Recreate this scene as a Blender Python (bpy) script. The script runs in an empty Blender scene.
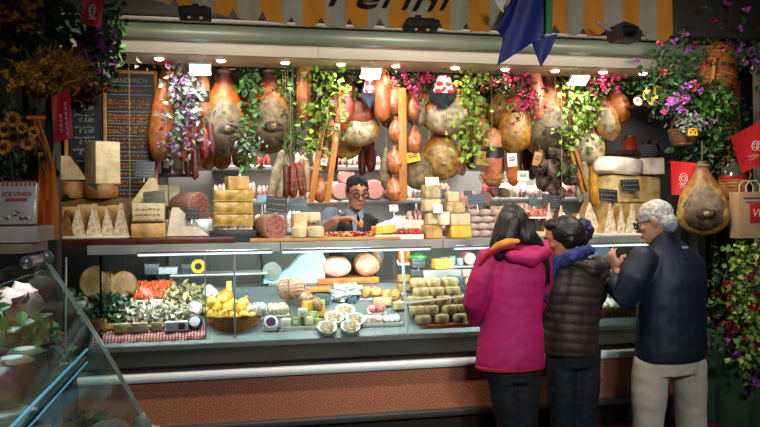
import bpy, bmesh, math, random
from math import sin, cos, pi, radians as R
from mathutils import Vector as V, Matrix as M4, Euler, noise
random.seed(7)
SC = bpy.context.scene
COL = SC.collection

# ------------------------------------------------------------------ camera
ANG = math.atan(750 / 3616.); CA, SA = cos(ANG), sin(ANG); FP = 750.; ROLL = -0.00857; EYE = 1.65

def ray(px, py):
    x = px - 380; y = py - 213.5; c, s = cos(ROLL), sin(ROLL)
    u = (x * c + y * s) / FP; v = (-x * s + y * c + 6.5) / FP
    return (SA + u * CA, CA - u * SA, -v)

def P(px, py, Y):                      # the point of the plane at depth Y seen at a pixel of the photo
    d = ray(px, py); t = Y / d[1]
    return V((d[0] * t, Y, EYE + d[2] * t))

def S(px, Y):                          # metres per pixel there
    return (Y / ray(px, 207)[1]) / FP

cd = bpy.data.cameras.new('camera'); cam = bpy.data.objects.new('camera', cd); COL.objects.link(cam)
cd.sensor_width = 36; cd.lens = 36 * FP / 760; cd.shift_y = -6.5 / 760; cd.clip_start = .05
fw = V((SA, CA, 0)); rt = V((CA, -SA, 0)); up = V((0, 0, 1))
r2 = rt * cos(ROLL) - up * sin(ROLL); u2 = up * cos(ROLL) + rt * sin(ROLL)
# the photo's horizon rises to the right: roll the camera clockwise
r2 = rt * cos(ROLL) + up * sin(ROLL); u2 = up * cos(ROLL) - rt * sin(ROLL)
mm = M4.Identity(3); mm.col[0] = r2; mm.col[1] = u2; mm.col[2] = -fw
cam.matrix_world = M4.Translation((0, 0, EYE)) @ mm.to_4x4()
SC.camera = cam
SC.view_settings.view_transform = 'Standard'; SC.view_settings.look = 'None'
SC.view_settings.gamma = 1; SC.view_settings.use_curve_mapping = False
SC.view_settings.exposure = 0.2
SC.cycles.use_denoising = True
SC.cycles.max_bounces = 8; SC.cycles.transparent_max_bounces = 24; SC.cycles.sample_clamp_indirect = 4
SC.cycles.sample_clamp_direct = 20
SC.cycles.caustics_reflective = False; SC.cycles.caustics_refractive = False

def lin(c):
    if isinstance(c, str):
        c = c.lstrip('#'); c = [int(c[i:i + 2], 16) / 255 for i in (0, 2, 4)]
    return tuple(((x / 12.92) if x <= .04045 else ((x + .055) / 1.055) ** 2.4) for x in c) + (1,)

w = bpy.data.worlds.new('night market'); SC.world = w; w.use_nodes = True
w.node_tree.nodes['Background'].inputs[0].default_value = (.55, .62, .8, 1)
w.node_tree.nodes['Background'].inputs[1].default_value = .028

def light(name, kind, loc, power, col=(1, 1, 1), size=.1, sy=None, rot=(0, 0, 0), spot=None, blend=.4):
    l = bpy.data.lights.new(name, kind); l.energy = power; l.color = col
    if kind == 'AREA':
        l.size = size
        if sy: l.shape = 'RECTANGLE'; l.size_y = sy
    else: l.shadow_soft_size = size
    if kind == 'SPOT': l.spot_size = R(spot); l.spot_blend = blend
    o = bpy.data.objects.new(name, l); o.location = loc; o.rotation_euler = rot; COL.objects.link(o); return o

WARM = (1, .86, .66)
SPOTS = [(159, 56), (221, 59), (285, 60.5), (341, 62), (396, 65), (455, 67), (505, 69.5), (555, 70.5), (603, 72.5), (643, 74)]
for i, (px, py) in enumerate(SPOTS):
    p = P(px, py, 4.86)
    light('downlight_lamp', 'SPOT', (p.x, p.y, 2.575), 9, WARM, .035, rot=(R(12), 0, 0), spot=135, blend=.6)
LEDS = [(200, 67), (371, 71), (579, 78)]
for px, py in LEDS:
    p = P(px, py, 4.72); light('led_panel_lamp', 'AREA', (p.x, p.y + .02, p.z - .03), 5, (.92, .96, 1), .17, .1, rot=(R(14), 0, 0))
for x0, x1, e in ((-.7, .3, 7.5), (.4, 1.3, 9.0), (1.4, 2.5, 8.5)):      # tubes under the counter top, inside the display case
    light('display_tube_lamp', 'AREA', ((x0 + x1) / 2, 4.705, 1.388), e, (.93, 1, .95), x1 - x0, .03, rot=(R(38), 0, 0))
for x0 in (-.3, .9, 2.1):                 # unseen fill light added under the ceiling for the back shelves
    light('shelf_fill_light', 'AREA', (x0 + .5, 6.0, 2.5), 17, (1, .95, .88), 1.0, .05, rot=(R(20), 0, 0))
for x, e in ((.3, 330), (1.75, 470)): light('added_fill_spot', 'SPOT', (x, -2.4, 3.7), e, (.92, .95, 1), .35, rot=(R(66), 0, R(-3)), spot=33, blend=.8)  # unseen spots added behind the camera to fill the customers and counter base
for z in (1.95, 1.67):                     # fill light added under the back shelves to brighten the wall
    for x0 in (.1, 1.7): light('shelf_fill_light', 'AREA', (x0 + .7, 6.24, z), 3.2, (1, .95, .88), 1.4, .03, rot=(R(14), 0, 0))
light('added_fill_spot', 'SPOT', (1.1, -1.8, 3.0), 300, (1, .93, .82), .3, rot=(R(89), 0, R(-3)), spot=46, blend=.7)  # unseen spot added to brighten the awning
light('added_fill_spot', 'SPOT', (.1, .3, 3.6), 42, (1, .9, .8), .3, rot=(R(56), 0, R(21)), spot=24, blend=.9)  # weak unseen spot added to lift the drapes at the left
for px, e in ((195, 15), (421, 20), (622, 16)):      # fill light added at the floodlight boxes and wrapped lamp, aimed at the stall
    p = P(px, 30, 4.1); light('floodlight_fill', 'AREA', (p.x, 3.66, 2.46), e * .85, (1, .88, .72), .4, .12, rot=(R(50), 0, 0))
light('left_case_lamp', 'AREA', (-.66, 2.15, 1.44), 2.4, (.85, .95, 1), .08, 1.3)

# ------------------------------------------------------------------ materials
MATS = {}
def nodes(m):
    m.use_nodes = True; return m.node_tree.nodes, m.node_tree.links, m.node_tree.nodes['Principled BSDF']

def mat(name, c, c2=None, scale=12, rough=.55, bump=0, bs=60, metal=0, spec=.5, kind='noise', contrast=.25, sub=0, coat=0, c3=None, emit=0, island=False, detail=4):
    if name in MATS: return MATS[name]
    m = bpy.data.materials.new(name); N, L, B = nodes(m)
    B.inputs['Roughness'].default_value = rough; B.inputs['Metallic'].default_value = metal
    B.inputs['Specular IOR Level'].default_value = spec; B.inputs['Coat Weight'].default_value = coat
    B.inputs['Base Color'].default_value = lin(c)
    tc = N.new('ShaderNodeTexCoord')
    if c2:
        if island:
            g = N.new('ShaderNodeNewGeometry'); fac = g.outputs['Random Per Island']
        elif kind == 'voronoi':
            t = N.new('ShaderNodeTexVoronoi'); t.inputs['Scale'].default_value = scale; L.new(tc.outputs['Object'], t.inputs['Vector']); fac = t.outputs['Distance']
        elif kind == 'wave':
            t = N.new('ShaderNodeTexWave'); t.inputs['Scale'].default_value = scale; t.inputs['Distortion'].default_value = 4; t.inputs['Detail'].default_value = 3
            L.new(tc.outputs['Object'], t.inputs['Vector']); fac = t.outputs['Fac']
        elif kind == 'z':
            s = N.new('ShaderNodeSeparateXYZ'); L.new(tc.outputs['Generated'], s.inputs[0]); fac = s.outputs['Z']
        else:
            t = N.new('ShaderNodeTexNoise'); t.inputs['Scale'].default_value = scale; t.inputs['Detail'].default_value = detail
            L.new(tc.outputs['Object'], t.inputs['Vector']); fac = t.outputs['Fac']
        r = N.new('ShaderNodeValToRGB'); e = r.color_ramp.elements
        e[0].color = lin(c); e[1].color = lin(c2)
        if kind == 'z' or island: e[0].position = 0; e[1].position = 1
        else: e[0].position = .5 - contrast / 2; e[1].position = .5 + contrast / 2
        if c3:
            k = e.new((e[0].position + e[1].position) / 2); k.color = lin(c3)
        L.new(fac, r.inputs[0]); L.new(r.outputs[0], B.inputs['Base Color'])
    if bump:
        t = N.new('ShaderNodeTexNoise'); t.inputs['Scale'].default_value = bs; t.inputs['Detail'].default_value = 3
        L.new(tc.outputs['Object'], t.inputs['Vector'])
        b = N.new('ShaderNodeBump'); b.inputs['Strength'].default_value = bump; b.inputs['Distance'].default_value = .01
        L.new(t.outputs['Fac'], b.inputs['Height']); L.new(b.outputs[0], B.inputs['Normal'])
    if emit:
        B.inputs['Emission Color'].default_value = lin(c); B.inputs['Emission Strength'].default_value = emit
    MATS[name] = m; return m

def ramp_mat(name, stops, scale=7, amt=.35, rough=.45, bump=.3, bs=30, axis='Z', darkpatch=None):
    """colour runs along the thing's own length, broken up by noise"""
    if name in MATS: return MATS[name]
    m = bpy.data.materials.new(name); N, L, B = nodes(m); tc = N.new('ShaderNodeTexCoord')
    s = N.new('ShaderNodeSeparateXYZ'); L.new(tc.outputs['Generated'], s.inputs[0])
    n = N.new('ShaderNodeTexNoise'); n.inputs['Scale'].default_value = scale; n.inputs['Detail'].default_value = 5; L.new(tc.outputs['Object'], n.inputs['Vector'])
    a = N.new('ShaderNodeMath'); a.operation = 'MULTIPLY_ADD'; L.new(n.outputs['Fac'], a.inputs[0]); a.inputs[1].default_value = amt; L.new(s.outputs[axis], a.inputs[2])
    b = N.new('ShaderNodeMath'); b.operation = 'SUBTRACT'; L.new(a.outputs[0], b.inputs[0]); b.inputs[1].default_value = amt / 2
    r = N.new('ShaderNodeValToRGB'); e = r.color_ramp.elements
    e[0].position, e[0].color = stops[0][0], lin(stops[0][1]); e[1].position, e[1].color = stops[-1][0], lin(stops[-1][1])
    for p, c in stops[1:-1]: e.new(p).color = lin(c)
    L.new(b.outputs[0], r.inputs[0])
    n2 = N.new('ShaderNodeTexNoise'); n2.inputs['Scale'].default_value = scale * 3.5; n2.inputs['Detail'].default_value = 6; L.new(tc.outputs['Object'], n2.inputs['Vector'])
    r2 = N.new('ShaderNodeValToRGB'); r2.color_ramp.elements[0].position = .35; r2.color_ramp.elements[0].color = (.3, .25, .21, 1); r2.color_ramp.elements[1].position = .62
    L.new(n2.outputs['Fac'], r2.inputs[0])
    mx = N.new('ShaderNodeMix'); mx.data_type = 'RGBA'; mx.blend_type = 'MULTIPLY'; mx.inputs[0].default_value = .8
    L.new(r.outputs[0], mx.inputs[6]); L.new(r2.outputs[0], mx.inputs[7]); L.new(mx.outputs[2], B.inputs['Base Color'])
    B.inputs['Roughness'].default_value = rough
    bp = N.new('ShaderNodeBump'); bp.inputs['Strength'].default_value = bump; bp.inputs['Distance'].default_value = .01
    L.new(n2.outputs['Fac'], bp.inputs['Height']); L.new(bp.outputs[0], B.inputs['Normal'])
    MATS[name] = m; return m

def glass_mat(name, tint=(.93, .98, .96), refl=1.45, gloss=.02, haze=0, const=None):
    m = bpy.data.materials.new(name); N, L, B = nodes(m); out = N['Material Output']; N.remove(B)
    t = N.new('ShaderNodeBsdfTransparent'); t.inputs[0].default_value = tint + (1,)
    g = N.new('ShaderNodeBsdfGlossy'); g.inputs['Roughness'].default_value = gloss
    f = N.new('ShaderNodeFresnel') if const is None else N.new('ShaderNodeValue'); (f.inputs[0] if const is None else f.outputs[0]).default_value = refl if const is None else const
    x = N.new('ShaderNodeMixShader'); L.new(f.outputs[0], x.inputs[0]); L.new(t.outputs[0], x.inputs[1]); L.new(g.outputs[0], x.inputs[2])
    last = x
    if haze:
        d = N.new('ShaderNodeBsdfDiffuse'); d.inputs[0].default_value = (.6, .7, .75, 1)
        y = N.new('ShaderNodeMixShader'); y.inputs[0].default_value = haze; L.new(x.outputs[0], y.inputs[1]); L.new(d.outputs[0], y.inputs[2]); last = y
    L.new(last.outputs[0], out.inputs[0]); return m

def film_mat(name, c, op=.4):
    """thin clear wrap: partly see-through, glossy"""
    m = bpy.data.materials.new(name); N, L, B = nodes(m)
    B.inputs['Base Color'].default_value = lin(c); B.inputs['Roughness'].default_value = .15; B.inputs['Alpha'].default_value = op
    return m

def pattern_mat(name, build, rough=.7):
    m = bpy.data.materials.new(name); N, L, B = nodes(m); tc = N.new('ShaderNodeTexCoord')
    s = N.new('ShaderNodeSeparateXYZ'); L.new(tc.outputs['Object'], s.inputs[0]); B.inputs['Roughness'].default_value = rough
    def M(op, a, b=0.0):
        n = N.new('ShaderNodeMath'); n.operation = op
        for k, q in ((0, a), (1, b)):
            if isinstance(q, (int, float)): n.inputs[k].default_value = q
            else: L.new(q, n.inputs[k])
        return n.outputs[0]
    def MIX(f, a, b):
        n = N.new('ShaderNodeMix'); n.data_type = 'RGBA'; L.new(f, n.inputs[0])
        for k, q in ((6, a), (7, b)):
            if isinstance(q, tuple): n.inputs[k].default_value = q
            else: L.new(q, n.inputs[k])
        return n.outputs[2]
    L.new(build(s.outputs, M, MIX, N, L, tc), B.inputs['Base Color']); MATS[name] = m; return m

# ------------------------------------------------------------------ mesh building
class MB:
    def __init__(s): s.v = []; s.f = []; s.mi = []; s.m = M4.Identity(4); s.k = 0
    def add(s, vs, fs):
        o = len(s.v); s.v += [tuple(s.m @ V(p)) for p in vs]; s.f += [tuple(i + o for i in f) for f in fs]; s.mi += [s.k] * len(fs)
    def box(s, c, size, bev=0, rot=None):
        bm = bmesh.new(); bmesh.ops.create_cube(bm, size=1)
        for q in bm.verts: q.co = V((q.co.x * size[0], q.co.y * size[1], q.co.z * size[2]))
        if bev: bmesh.ops.bevel(bm, geom=bm.edges[:], offset=min(bev, min(size) * .45), segments=2, affect='EDGES', profile=.6)
        mt = M4.Translation(c) @ (Euler(rot).to_matrix().to_4x4() if rot else M4.Identity(4))
        bm.verts.index_update(); s.add([mt @ q.co for q in bm.verts], [[q.index for q in f.verts] for f in bm.faces]); bm.free()
    def rings(s, rs, closed=True, cap=True):
        n = len(rs[0]); vs = [p for r in rs for p in r]; fs = []
        for i in range(len(rs) - 1):
            for j in range(n if closed else n - 1):
                k = (j + 1) % n; fs.append((i * n + j, i * n + k, (i + 1) * n + k, (i + 1) * n + j))
        if cap: fs.append(tuple(range(n - 1, -1, -1))); fs.append(tuple((len(rs) - 1) * n + j for j in range(n)))
        s.add(vs, fs)
    def lathe(s, prof, seg=20, c=(0, 0, 0), sx=1, sy=1, amp=0, fr=20, sd=0):
        rs = []
        for r, z in prof:
            ring = []
            for j in range(seg):
                a = 2 * pi * j / seg; p = V((r * cos(a) * sx, r * sin(a) * sy, z))
                if amp: p += p.normalized() * amp * noise.noise(p * fr + V((sd, sd, 0)))
                ring.append(p + V(c))
            rs.append(ring)
        s.rings(rs)
    def tube(s, pts, rad, seg=10, flat=1, round_=True, side=None):
        pts = [V(p) for p in pts]; n = len(pts); rad = rad if isinstance(rad, (list, tuple)) else [rad] * n
        T = [(pts[min(i + 1, n - 1)] - pts[max(i - 1, 0)]).normalized() for i in range(n)]
        a = V(side) if side else (V((0, 0, 1)) if abs(T[0].z) < .9 else V((1, 0, 0)))
        pts = list(pts); rad = list(rad)
        if round_:
            P2 = []; R2 = []; T2 = []
            for q in (.05, .4, .75): P2.append(pts[0] - T[0] * rad[0] * (1 - q) * .9); R2.append(rad[0] * (1 - (1 - q) ** 2) ** .5); T2.append(T[0])
            P2 += pts; R2 += rad; T2 += T
            for q in (.75, .4, .05): P2.append(pts[-1] + T[-1] * rad[-1] * (1 - q) * .9); R2.append(rad[-1] * (1 - (1 - q) ** 2) ** .5); T2.append(T[-1])
            pts, rad, T = P2, R2, T2
        rs = []
        for p, r, t in zip(pts, rad, T):
            x = (a - t * a.dot(t)).normalized(); y = t.cross(x); a = x
            rs.append([p + x * r * cos(2 * pi * j / seg) * 1 + y * r * flat * sin(2 * pi * j / seg) for j in range(seg)])
        s.rings(rs)
    def prism(s, poly, y0, y1):
        n = len(poly); s.add([(x, y0, z) for x, z in poly] + [(x, y1, z) for x, z in poly],
            [tuple(range(n)), tuple(range(2 * n - 1, n - 1, -1))] + [(i + n, (i + 1) % n + n, (i + 1) % n, i) for i in range(n)])
    def blob(s, c, r, amp=0, fr=8, sd=0, seg=16, rg=10, rot=None):
        mt = Euler(rot).to_matrix() if rot else M4.Identity(3); rs = []
        for i in range(rg + 1):
            t = pi * min(max(i / rg, .012), .988); ring = []
            for j in range(seg):
                a = 2 * pi * j / seg; p = V((sin(t) * cos(a), sin(t) * sin(a), -cos(t)))
                k = 1 + (amp * noise.noise(p * fr * .3 + V((sd, 0, sd))) if amp else 0)
                ring.append(mt @ V((p.x * r[0] * k, p.y * r[1] * k, p.z * r[2] * k)) + V(c))
            rs.append(ring)
        s.rings(rs)
    def loft(s, rows, seg=24, yaw=0):       # rows: (centre, rx, ry)
        cy, sy = cos(yaw), sin(yaw)
        s.rings([[V((c[0] + rx * cos(a) * cy - ry * sin(a) * sy, c[1] + rx * cos(a) * sy + ry * sin(a) * cy, c[2])) for a in [2 * pi * j / seg for j in range(seg)]] for c, rx, ry in rows])
    def leaf(s, p, d, n, l, w, fold=.25):
        d = d.normalized(); x = d.cross(n).normalized(); n = x.cross(d)
        s.add([p, p + d * l * .35 + x * w * .5 + n * w * fold, p + d * l * .72 + x * w * .4 + n * w * fold * .6, p + d * l - n * l * .12, p + d * l * .72 - x * w * .4 + n * w * fold * .6, p + d * l * .35 - x * w * .5 + n * w * fold, p + d * l * .5],
              [(0, 1, 6), (1, 2, 6), (2, 3, 6), (3, 4, 6), (4, 5, 6), (5, 0, 6)])

def mesh_ob(name, mb, mats, parent=None, smooth=True, angle=42):
    me = bpy.data.meshes.new(name); me.from_pydata(mb.v, [], mb.f)
    for m in (mats if isinstance(mats, (list, tuple)) else [mats]): me.materials.append(m)
    me.polygons.foreach_set('material_index', mb.mi); me.update()
    if smooth:
        me.polygons.foreach_set('use_smooth', [True] * len(me.polygons)); me.set_sharp_from_angle(angle=R(angle))
    o = bpy.data.objects.new(name, me); COL.objects.link(o)
    if parent: o.parent = parent
    return o

def tag(o, label=None, cat=None, group=None, kind=None):
    if label: o['label'] = label
    if cat: o['category'] = cat
    if group: o['group'] = group
    if kind: o['kind'] = kind
    return o

class Thing:
    def __init__(s, name, label, cat, loc, rot=(0, 0, 0), group=None):
        s.o = bpy.data.objects.new(name, None); s.o.empty_display_size = .05; COL.objects.link(s.o)
        s.o.location = loc; s.o.rotation_euler = rot; tag(s.o, label, cat, group)
    def part(s, name, mb, m, label=None, kind=None, parent=None, **k):
        return tag(mesh_ob(name, mb, m, parent or s.o, **k), label, kind=kind)

def solo(name, label, cat, mb, m, loc=(0, 0, 0), rot=(0, 0, 0), group=None, **k):
    o = mesh_ob(name, mb, m, **k); o.location = loc; o.rotation_euler = rot; return tag(o, label, cat, group)

def struct(name, mb, m, **k): return tag(mesh_ob(name, mb, m, **k), kind='structure')

def bake(name, mb, m, parent, voxel=.008, sm=3, post=None):
    """unite overlapping closed forms into one continuous skin"""
    me = bpy.data.meshes.new(name); me.from_pydata(mb.v, [], mb.f); o = bpy.data.objects.new(name, me); COL.objects.link(o)
    r = o.modifiers.new('r', 'REMESH'); r.mode = 'VOXEL'; r.voxel_size = voxel; r.use_smooth_shade = True
    q = o.modifiers.new('s', 'SMOOTH'); q.factor = .5; q.iterations = sm
    dg = bpy.context.evaluated_depsgraph_get(); dg.update()
    n = bpy.data.meshes.new_from_object(o.evaluated_get(dg)); o.modifiers.clear(); o.data = n; n.name = name; bpy.data.meshes.remove(me)
    if post:
        nn = [v.normal.copy() for v in n.vertices]
        for v, k in zip(n.vertices, nn): v.co += k * post(v.co, k)
    n.materials.clear(); n.materials.append(m); n.polygons.foreach_set('use_smooth', [True] * len(n.polygons)); n.update()
    o.parent = parent; return o

def nth(i, n, side='left'):
    w = ['first', 'second', 'third', 'fourth', 'fifth', 'sixth', 'seventh', 'eighth', 'ninth', 'tenth', 'eleventh', 'twelfth', 'thirteenth', 'fourteenth', 'fifteenth', 'sixteenth']
    return 'leftmost' if i == 0 else ('rightmost' if i == n - 1 else w[i] + ' from left')

def font(name, txt, size, m, parent, loc, rot=(R(90), 0, 0), shear=0, ext=.0008, align='CENTER', label=None, bold=0, sx=1):
    c = bpy.data.curves.new(name, 'FONT'); c.body = txt; c.size = size; c.shear = shear; c.extrude = ext; c.offset = bold; c.align_x = align; c.materials.append(m)
    o = bpy.data.objects.new(name, c); COL.objects.link(o); o.parent = parent; o.location = loc; o.rotation_euler = rot; o.scale = (sx, 1, 1)
    bpy.context.view_layer.update(); me = bpy.data.meshes.new_from_object(o.evaluated_get(bpy.context.evaluated_depsgraph_get())); me.name = name
    q = bpy.data.objects.new(name, me); COL.objects.link(q); q.parent = parent; q.location = loc; q.rotation_euler = rot; q.scale = (sx, 1, 1); bpy.data.objects.remove(o); o = q; o.name = name
    if label: o['label'] = label
    return o

# common materials
dark_wood = mat('dark wood', '2c1a12', '46281a', 9, .4, kind='wave')
slat_wood = mat('slat wood', '9c6020', 'bc7c30', 8, .5, bump=.1)
steel = mat('steel', 'a9b0ae', 'c4cac8', 5, .28, metal=.6)
alu = mat('aluminium', 'c8cccb', rough=.32, metal=.7)
white_paint = mat('white enamel', 'd9d6ca', 'e6e3d8', 3, .4)
cream = mat('cream', 'd6cba8', 'e4dabc', 14, .55, bump=.15)
paper_white = mat('white paper', 'e4e2da', rough=.6)
string_m = mat('string', '8c7a58', rough=.9)
black_m = mat('black plastic', '060606', rough=.7)
slate = mat('slate', '0c1012', '14181a', 20, .6)
slate_blue = mat('blue slate', '1e3444', '2c485c', 20, .5)
chalk = mat('chalk', '8e989c', rough=.9)
sign_chalk = mat('sign chalk', '6e777a', rough=.9)
chalk_orange = mat('orange chalk', 'b8702c', rough=.9)
# ================================================================== the setting
def plane_box(name, x0, x1, y0, y1, z0, z1, m):
    b = MB(); b.box(((x0 + x1) / 2, (y0 + y1) / 2, (z0 + z1) / 2), (x1 - x0, y1 - y0, z1 - z0)); return struct(name, b, m, smooth=False)
asphalt = mat('dark paving', '17171a', '242427', 30, .5, bump=.2)
plane_box('floor', -3, 6, -2.5, 7, -.05, 0, asphalt)
back_m = mat('back wall paint', '241e18', '322a22', 4, .7)
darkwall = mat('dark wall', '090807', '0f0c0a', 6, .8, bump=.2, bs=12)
plane_box('wall_back', -.46, 3.35, 6.55, 6.65, 0, 2.75, back_m)
plane_box('trim_6', -.46, 3.35, 6.53, 6.55, .2, 1.97, mat('pale wall panel', '7c7e78', '8a8c86', 3, .5))
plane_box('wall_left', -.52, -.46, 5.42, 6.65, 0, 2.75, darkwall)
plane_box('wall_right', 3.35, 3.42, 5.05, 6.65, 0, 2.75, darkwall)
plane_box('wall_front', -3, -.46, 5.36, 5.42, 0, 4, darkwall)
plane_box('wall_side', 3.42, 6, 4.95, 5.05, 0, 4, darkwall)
plane_box('ceiling', -1.1, 3.6, 5.07, 6.65, 2.75, 2.8, mat('stall ceiling', '4a4238', rough=.8))
plane_box('floor_raised', -.46, 3.35, 5.2, 6.55, 0, .2, dark_wood)

# canopy: soffit with the downlights, curved white fascia, grey-green beam
b = MB(); b.box((1.3, 4.885, 2.61), (4.6, .37, .04)); struct('trim_1', b, mat('soffit', 'c9b8a4', rough=.5), smooth=False)
b = MB(); prof = [(4.7, 2.59), (4.69, 2.60), (4.672, 2.63), (4.66, 2.67), (4.655, 2.72), (4.66, 2.8), (4.72, 2.8), (4.72, 2.59)]
b.rings([[V((x, y, z)) for y, z in prof] for x in (-1.0, .58)]); b.rings([[V((x, y, z)) for y, z in prof] for x in (.584, 3.6)])
struct('trim_2', b, mat('white fascia', 'b8b4a8', 'c4c0b4', 2, .35))
b = MB(); b.rings([[V((x, y, z)) for y, z in [(4.4, 2.63), (4.385, 2.65), (4.385, 2.68), (4.4, 2.70), (4.5, 2.70), (4.5, 2.62), (4.41, 2.62)]] for x in (-1.1, 3.6)])
struct('trim_3', b, mat('grey green beam', '566052', '646e5f', 3, .4))
b = MB(); b.box((1.25, 4.2, 2.99), (4.8, .05, .58)); struct('trim_4', b, mat('dim board', '1a1a17', rough=.8), smooth=False)
b = MB(); b.box((1.25, 4.52, 2.84), (4.7, .36, .05)); struct('trim_5', b, mat('dim board', ''), smooth=False)

# downlights
for i, (px, py) in enumerate(SPOTS):
    p = P(px, py, 4.86); n = len(SPOTS)
    t = Thing('ceiling_downlight', 'round recessed downlight in the soffit, %s of ten' % nth(i, n), 'light', (p.x, 4.86, 2.59), group='downlights along the soffit')
    b = MB(); b.lathe([(.03, -.004), (.045, -.004), (.05, 0), (.05, .003), (.03, .003)], 24); t.part('trim_ring', b, mat('ring', 'c8bda8', rough=.3, metal=.5))
    b = MB(); b.lathe([(.001, -.014), (.02, -.012), (.03, -.003), (.03, .002)], 20); t.part('lamp_lens', b, mat('lit lens', 'fff1d2', emit=14))

# hanging LED panels
for (px, py), lab in zip(LEDS, ('flat white LED lamp hanging in front of the purple and silver garland', 'flat white LED lamp hanging above the white-haired stall keeper', 'flat white LED lamp hanging right of the blue banner')):
    if 'keeper' in lab: lab = 'flat white LED lamp hanging above the stall keeper'
    p = P(px, py, 4.72); t = Thing('hanging_lamp', lab, 'lamp', (p.x, 4.72, p.z - .02), (R(-32), 0, 0), 'LED lamps hung from the fascia')
    b = MB(); b.box((0, 0, .012), (.135, .1, .016), .004); t.part('housing', b, alu)
    b = MB(); b.box((0, 0, .001), (.122, .088, .004), .001); t.part('lamp_panel', b, mat('lit panel', 'eef6ff', emit=9))
    b = MB()
    for sx in (-1, 1): b.tube([(sx * .05, -.01, .02), (sx * .05, .02, .05), (sx * .02, .0, .055)], .003, 6)
    b.tube([(0, -.02, .05), (.012, -.03, .09), (.03, -.035, .10), (.035, -.03, .075)], .003, 6); t.part('hook', b, alu)

# ================================================================== display counter
DX0, DX1 = -.78, 3.0
t = Thing('display_counter', 'long refrigerated deli display counter with glass front and reddish granite base', 'counter', (1.4, 4.3, 0)); o = t.o
def loc(mb): mb.m = M4.Translation((-1.4, -4.3, 0)); return mb
def pm(x0, x1, prof, m, name, **k):
    b = loc(MB()); b.rings([[V((x, y, z)) for y, z in prof] for x in (x0, x1)]); return t.part(name, b, m, **k)
granite = mat('red granite', '84492f', 'd8a080', 150, .3, c3='b06a4c', contrast=.3, detail=3)
pm(DX0, DX1, [(4.3, .45), (4.3, .70), (4.9, .70), (4.9, .45)], granite, 'granite_panel', smooth=False)
pm(DX0, DX1, [(4.27, .70), (4.262, .71), (4.262, .735), (4.27, .745), (4.33, .745), (4.33, .70)], mat('white strip', 'f0f4f4', rough=.4), 'white_edge_strip')
pm(DX0, DX1, [(4.32, .745), (4.32, .79), (4.5, .79), (4.5, .745)], mat('oxblood', '2a0d0c', rough=.3), 'dark_red_band', smooth=False)
pm(DX0, DX1, [(4.29, .775), (4.285, .785), (4.30, .795), (4.56, .82), (4.60, .82), (4.60, .78)], mat('ledge steel', '12140f', '1c1f1a', 4, .6, metal=.0, spec=.15), 'steel_ledge')
pm(DX0, DX1, [(4.25, .415), (4.245, .43), (4.25, .45), (4.34, .45), (4.34, .415)], mat('bumper steel', '6a6a66', rough=.35, metal=.8), 'bumper_rail')
pm(DX0, DX1, [(4.31, 0), (4.31, .415), (4.9, .415), (4.9, 0)], mat('dark base', '1d0f0c', rough=.6), 'base', smooth=False)
pm(1.0, DX1, [(4.13, .0), (4.13, .27), (4.14, .285), (4.31, .285), (4.31, 0)], mat('red marble', '45160e', '5e2316', 14, .3), 'marble_step', smooth=False)
pm(DX0, DX1, [(4.57, .82), (4.57, .845), (4.62, .845), (4.62, .82)], mat('channel steel', '6a706e', rough=.4, metal=.5), 'glass_channel', smooth=False)
# display deck, sloped, and the work surface behind it
pm(DX0, DX1, [(4.60, .84), (4.65, .87), (5.10, 1.12), (5.10, .84)], mat('deck', '70787a', rough=.4, metal=.3), 'display_deck', smooth=False)
pm(DX0, DX1, [(5.10, 1.12), (5.34, 1.12), (5.34, .8), (5.10, .8)], mat('work steel', '7c8284', rough=.3, metal=.6), 'work_surface', smooth=False)
pm(DX0, .33, [(4.60, 1.386), (4.60, 1.44), (5.12, 1.44), (5.12, 1.40), (4.66, 1.40), (4.65, 1.386)], steel, 'counter_top')
pm(.335, 1.36, [(4.60, 1.386), (4.60, 1.44), (5.12, 1.44), (5.12, 1.40), (4.66, 1.40), (4.65, 1.386)], steel, 'counter_top')
pm(1.365, DX1, [(4.60, 1.386), (4.60, 1.44), (5.12, 1.44), (5.12, 1.40), (4.66, 1.40), (4.65, 1.386)], steel, 'counter_top')
for x0, x1 in ((-.5, .28), (.35, 1.28), (1.45, 2.2), (2.3, 2.9)):
    b = loc(MB()); b.tube([(x0, 4.625, 1.377), (x1, 4.625, 1.379)], .0055, 10); t.part('light_tube', b, mat('lit tube', 'dcf6f4', emit=1.5))
    b = loc(MB()); b.box(((x0 + x1) / 2, 4.593, 1.395), (x1 - x0, .012, .012), .003); t.part('bright_rail', b, mat('bright rail', 'dfe6e4', rough=.15, metal=.9))
pane = glass_mat('case glass')
def gy(z): return 4.59 + (z - .84) * .12
for x0, x1 in ((-.70, -.085), (-.075, 1.05), (1.06, 2.2), (2.21, 2.98)):
    b = loc(MB()); b.add([(x0, gy(.84), .84), (x1, gy(.84), .84), (x1, gy(1.38), 1.38), (x0, gy(1.38), 1.38), (x0, gy(.84) + .006, .84), (x1, gy(.84) + .006, .84), (x1, gy(1.38) + .006, 1.38), (x0, gy(1.38) + .006, 1.38)],
        [(0, 1, 2, 3), (7, 6, 5, 4), (0, 3, 7, 4), (1, 5, 6, 2), (3, 2, 6, 7), (0, 4, 5, 1)]); t.part('glass_pane', b, pane, smooth=False)
b = loc(MB()); b.box((-.71, 4.86, 1.12), (.012, .5, .52)); t.part('end_glass', b, pane, smooth=False)
for px, py0, py1, r in ((234, 254, 343, .006), (205, 254, 343, .004), (66, 258, 300, .006)):
    a = P(px, py0, 4.68); c = P(px, py1, 4.64); b = loc(MB()); b.tube([a, (a.x, 4.64, .86)], r, 8); t.part('glass_post', b, alu)
a = P(402, 250, 4.70); c = P(408, 340, 4.60); b = loc(MB()); b.tube([a, c], .009, 8); t.part('leaning_post', b, mat('white metal', 'dde2e2', rough=.3))
a = P(406, 303, 4.62); c = P(470, 296, 4.62); b = loc(MB())
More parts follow.
